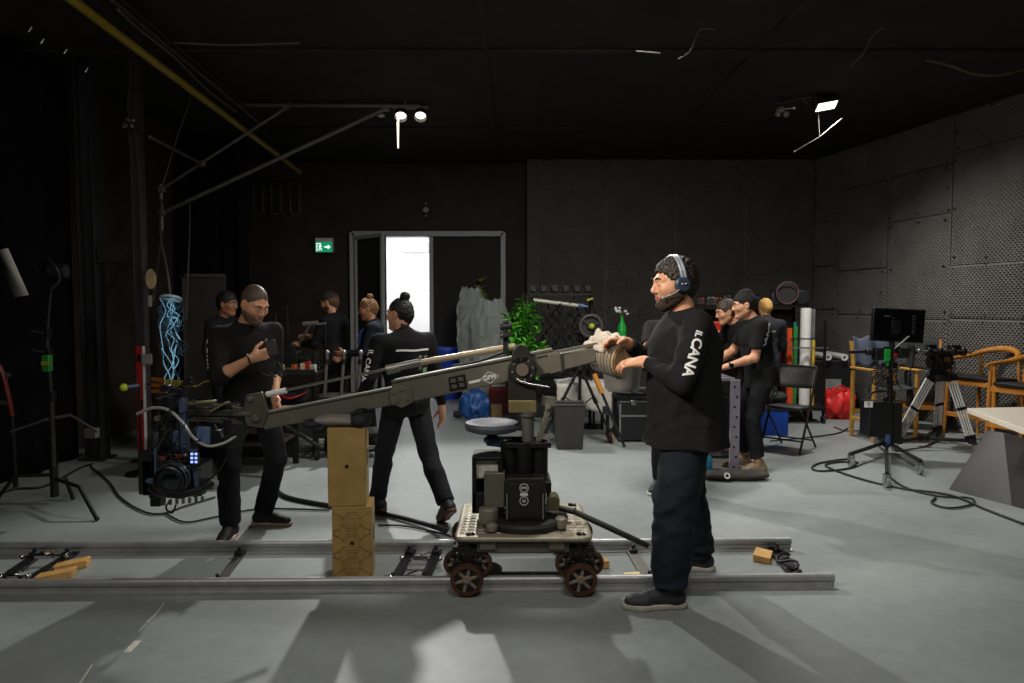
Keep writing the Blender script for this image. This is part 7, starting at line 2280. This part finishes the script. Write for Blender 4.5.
decal_strip(P3, V(bk) + V(tuple(xr)) * .1 - V((0, 0, .17)), tuple(xr), (0, 0, 1), .05, .08, 'printed_badge', mat('print_green', '6f9a62', .7, var=.3, scale=60))
for k in (1, -1):
    mb = MB(); mb.torus(P3['Hd']((k * .083, .0, -.035)), (1, 0, 0), .012, .002, 14, 6); mb.build('earring', M_alu, P3['root'])

# man in cap at the camera cart
P4 = person('person', 'man in dark cap and dark shirt facing the camera cart at the back left', -2.02, 8.05, R_(165), H=1.74, fat=1.12, h=.008,
            lean=.06, head=(.05, .25, 0), rw=(.15, .42, 1.2), lw=(-.12, .4, 1.12), rhand=((0, 1, .1), (-.6, 0, -.8), (-.7, .1, .5)), lhand=((0, 1, .1), (.6, 0, -.8), (.7, .1, .5)),
            hair=(.008, .06, .1), haircol='5a3d1f', beard=.004, cap=('cap', '2a2826'), shirt='1d1d1f', trousers='121214', seed=31, leg=1.1)
# long-haired person in the dark
P5 = person('person', 'long-haired person in dark clothes half hidden behind the man with the device', -2.98, 7.2, R_(-15), H=1.72, fat=1.0, h=.009,
            lean=.05, head=(0, .15, 0), rw=(.2, .25, 1.0), lw=(-.15, .3, 1.05), skin='dark', hair=(.02, .06, .3), haircol='15100d', shirt='191a1c', trousers='121214', seed=37)
# curly-bun woman
P6 = person('person', 'person with curly brown bun and blue collar beyond the walker, facing left', -1.52, 7.7, R_(188), H=1.66, fat=.98, h=.008,
            lean=.03, head=(0, .25, 0), rw=(.12, .35, 1.05), lw=(-.14, .33, 1.1), skin='dark', hair=(.012, .066, .15), haircol='6b4a28', curls=.006, bun=True,
            shirt='14181f', trousers='121214', seed=41)
c = V(P6['nb'])
mb = MB(); f6 = V((math.cos(R_(188)), math.sin(R_(188)), 0)); mb.tube(spline([c + V((.05, -.09, .02)), c + f6 * .12 + V((0, -.06, -.1)), c + f6 * .15 + V((0, 0, -.25)), c + f6 * .12 + V((0, .06, -.1)), c + V((.05, .08, .02))], 6), .008, 6); mb.build('lanyard', mat('lanyard_blue', '3f5fae', .5), P6['root'])
# arms-crossed man behind the operator
P7 = person('person', 'man in black tee with folded arms standing just behind the big headset man', 1.34, 5.75, R_(-112), H=1.72, fat=1.2, h=.008,
            lean=0., head=(.15, .05, 0), rw=(-.06, .27, 1.26), lw=(.08, .28, 1.2), rpole=(1, .1, -.5), lpole=(-1, .1, -.5), rhand=((-1, .05, .1), (0, -1, 0), (0, 0, 1)), lhand=((1, .0, .1), (0, -1, 0), (0, 0, 1)),
            hair=(.01, .07, .05), haircol='2a1f17', beard=.004, sleeve='tee', shirt='131314', seed=47)
# bending man
P8 = person('person', 'brown-haired man bending far over the metal work stand', 2.36, 7.15, R_(188), H=1.74, fat=1.05, h=.0075,
            lean=.38, pelvis=(0, -.12, .92), head=(0, .3, 0), neck_fwd=.03, rw=(.14, .42, .93), lw=(-.14, .42, .95), rpole=(.8, -.6, -.3), lpole=(-.8, -.6, -.3),
            lhand=((.1, .8, -.4), (.3, -.3, -.9), (.9, .1, .2)), rhand=((-.1, .8, -.4), (-.3, -.3, -.9), (-.9, .1, .2)), lfoot=(-.11, -.1, 0), rfoot=(.13, -.02, 0),
            hair=(.014, .066, .02), haircol='3b3122', sleeve='tee', shirt='151516', trousers='121316', shoe='6b5a48', sole='3a332b', seed=53)
# beanie man
P9 = person('person', 'man in black beanie and black tee with wristwatch leaning on the work stand', 2.24, 6.5, R_(180), H=1.74, fat=1.18, h=.0065,
            lean=.16, pelvis=(0, -.08, .935), head=(-.05, .2, 0), neck_fwd=.02, rw=(.2, .3, 1.03), lw=(-.09, .27, 1.01), rpole=(.7, -.6, -.2), lpole=(-.5, -.8, -.1),
            lhand=((.05, .9, -.3), (.1, -.3, -.95), (.95, .2, .1)), rhand=((-.1, .9, -.3), (-.2, -.3, -.9), (-.9, .2, .1)), lfoot=(-.12, -.06, 0), rfoot=(.12, .0, 0), curl=(.35, .35),
            hair=(.008, .066, .05), haircol='1f1712', cap=('beanie', '0f0f10'), sleeve='tee', shirt='121213', trousers='0f1013', shoe='7a684f', sole='8a7a63', seed=59, leg=1.1, tcut=.84)
sleeve_text(P9, -1, 'CANA', .075, .2, (.75, -.7, .1))
w_ = V(P9['wr'][-1]); e_ = V(P9['el'][-1]); d_ = (w_ - e_).normalized()
mb = MB(); mb.torus(w_ - d_ * .035, d_, .032, .008, 20, 6); wb = mb.build('wristwatch', M_rubber, P9['root'])
mb = MB(); mb.box(w_ - d_ * .035 + V((.0, -.036, 0)), (.034, .014, .04)); mb.build('watch_face', M_lens, wb, bevel=.004)
# blonde at the back shelf
P10 = person('person', 'blond person seen from behind with pale stripe across the dark jacket back', 3.2, 8.82, R_(85), H=1.66, fat=1.0, h=.0085,
             head=(.2, .2, 0), rw=(.2, .3, 1.0), lw=(-.22, .2, .95), hair=(.014, .066, .35), haircol='b58a4a', shirt='2a2b2f', trousers='2b3350', seed=61)
bk = P10['T']((.0, -.14, .36), P10['Ts']); decal_strip(P10, bk, (1, 0, 0), (0, 0, 1), .19, .022, 'printed_strip', M_printdim)

# small chest mark on the device man's sweatshirt
fw = P2['Ts'][:, 1]; c_ = P2['T']((-.07, .14, .33), P2['Ts']); decal_strip(P2, c_, tuple(-P2['Ts'][:, 0]), (0, 0, 1), .05, .012, 'printed_mark', M_print, .003)
# pale scuffs on the floor paint
fl_ = [o for o in col.objects if o.name == 'floor'][0]
M_scuff = mat('scuff_pale', 'b9b6a8', .7, var=.3, scale=60)
for pts, w in (([(164, 603), (157, 613), (147, 622)], .008), ([(146, 624), (138, 632)], .005), ([(121, 638), (118, 639)], .008), ([(92, 665), (86, 674), (80, 683)], .009), ([(138, 641), (127, 652)], .03)):
    mb = MB(); P_ = [gnd(x, y, .0012) for x, y in pts]
    for a, b in zip(P_[:-1], P_[1:]): mb.bar(a, b, w, .0012, ext=.002)
    mb.build('scuff', M_scuff, fl_)
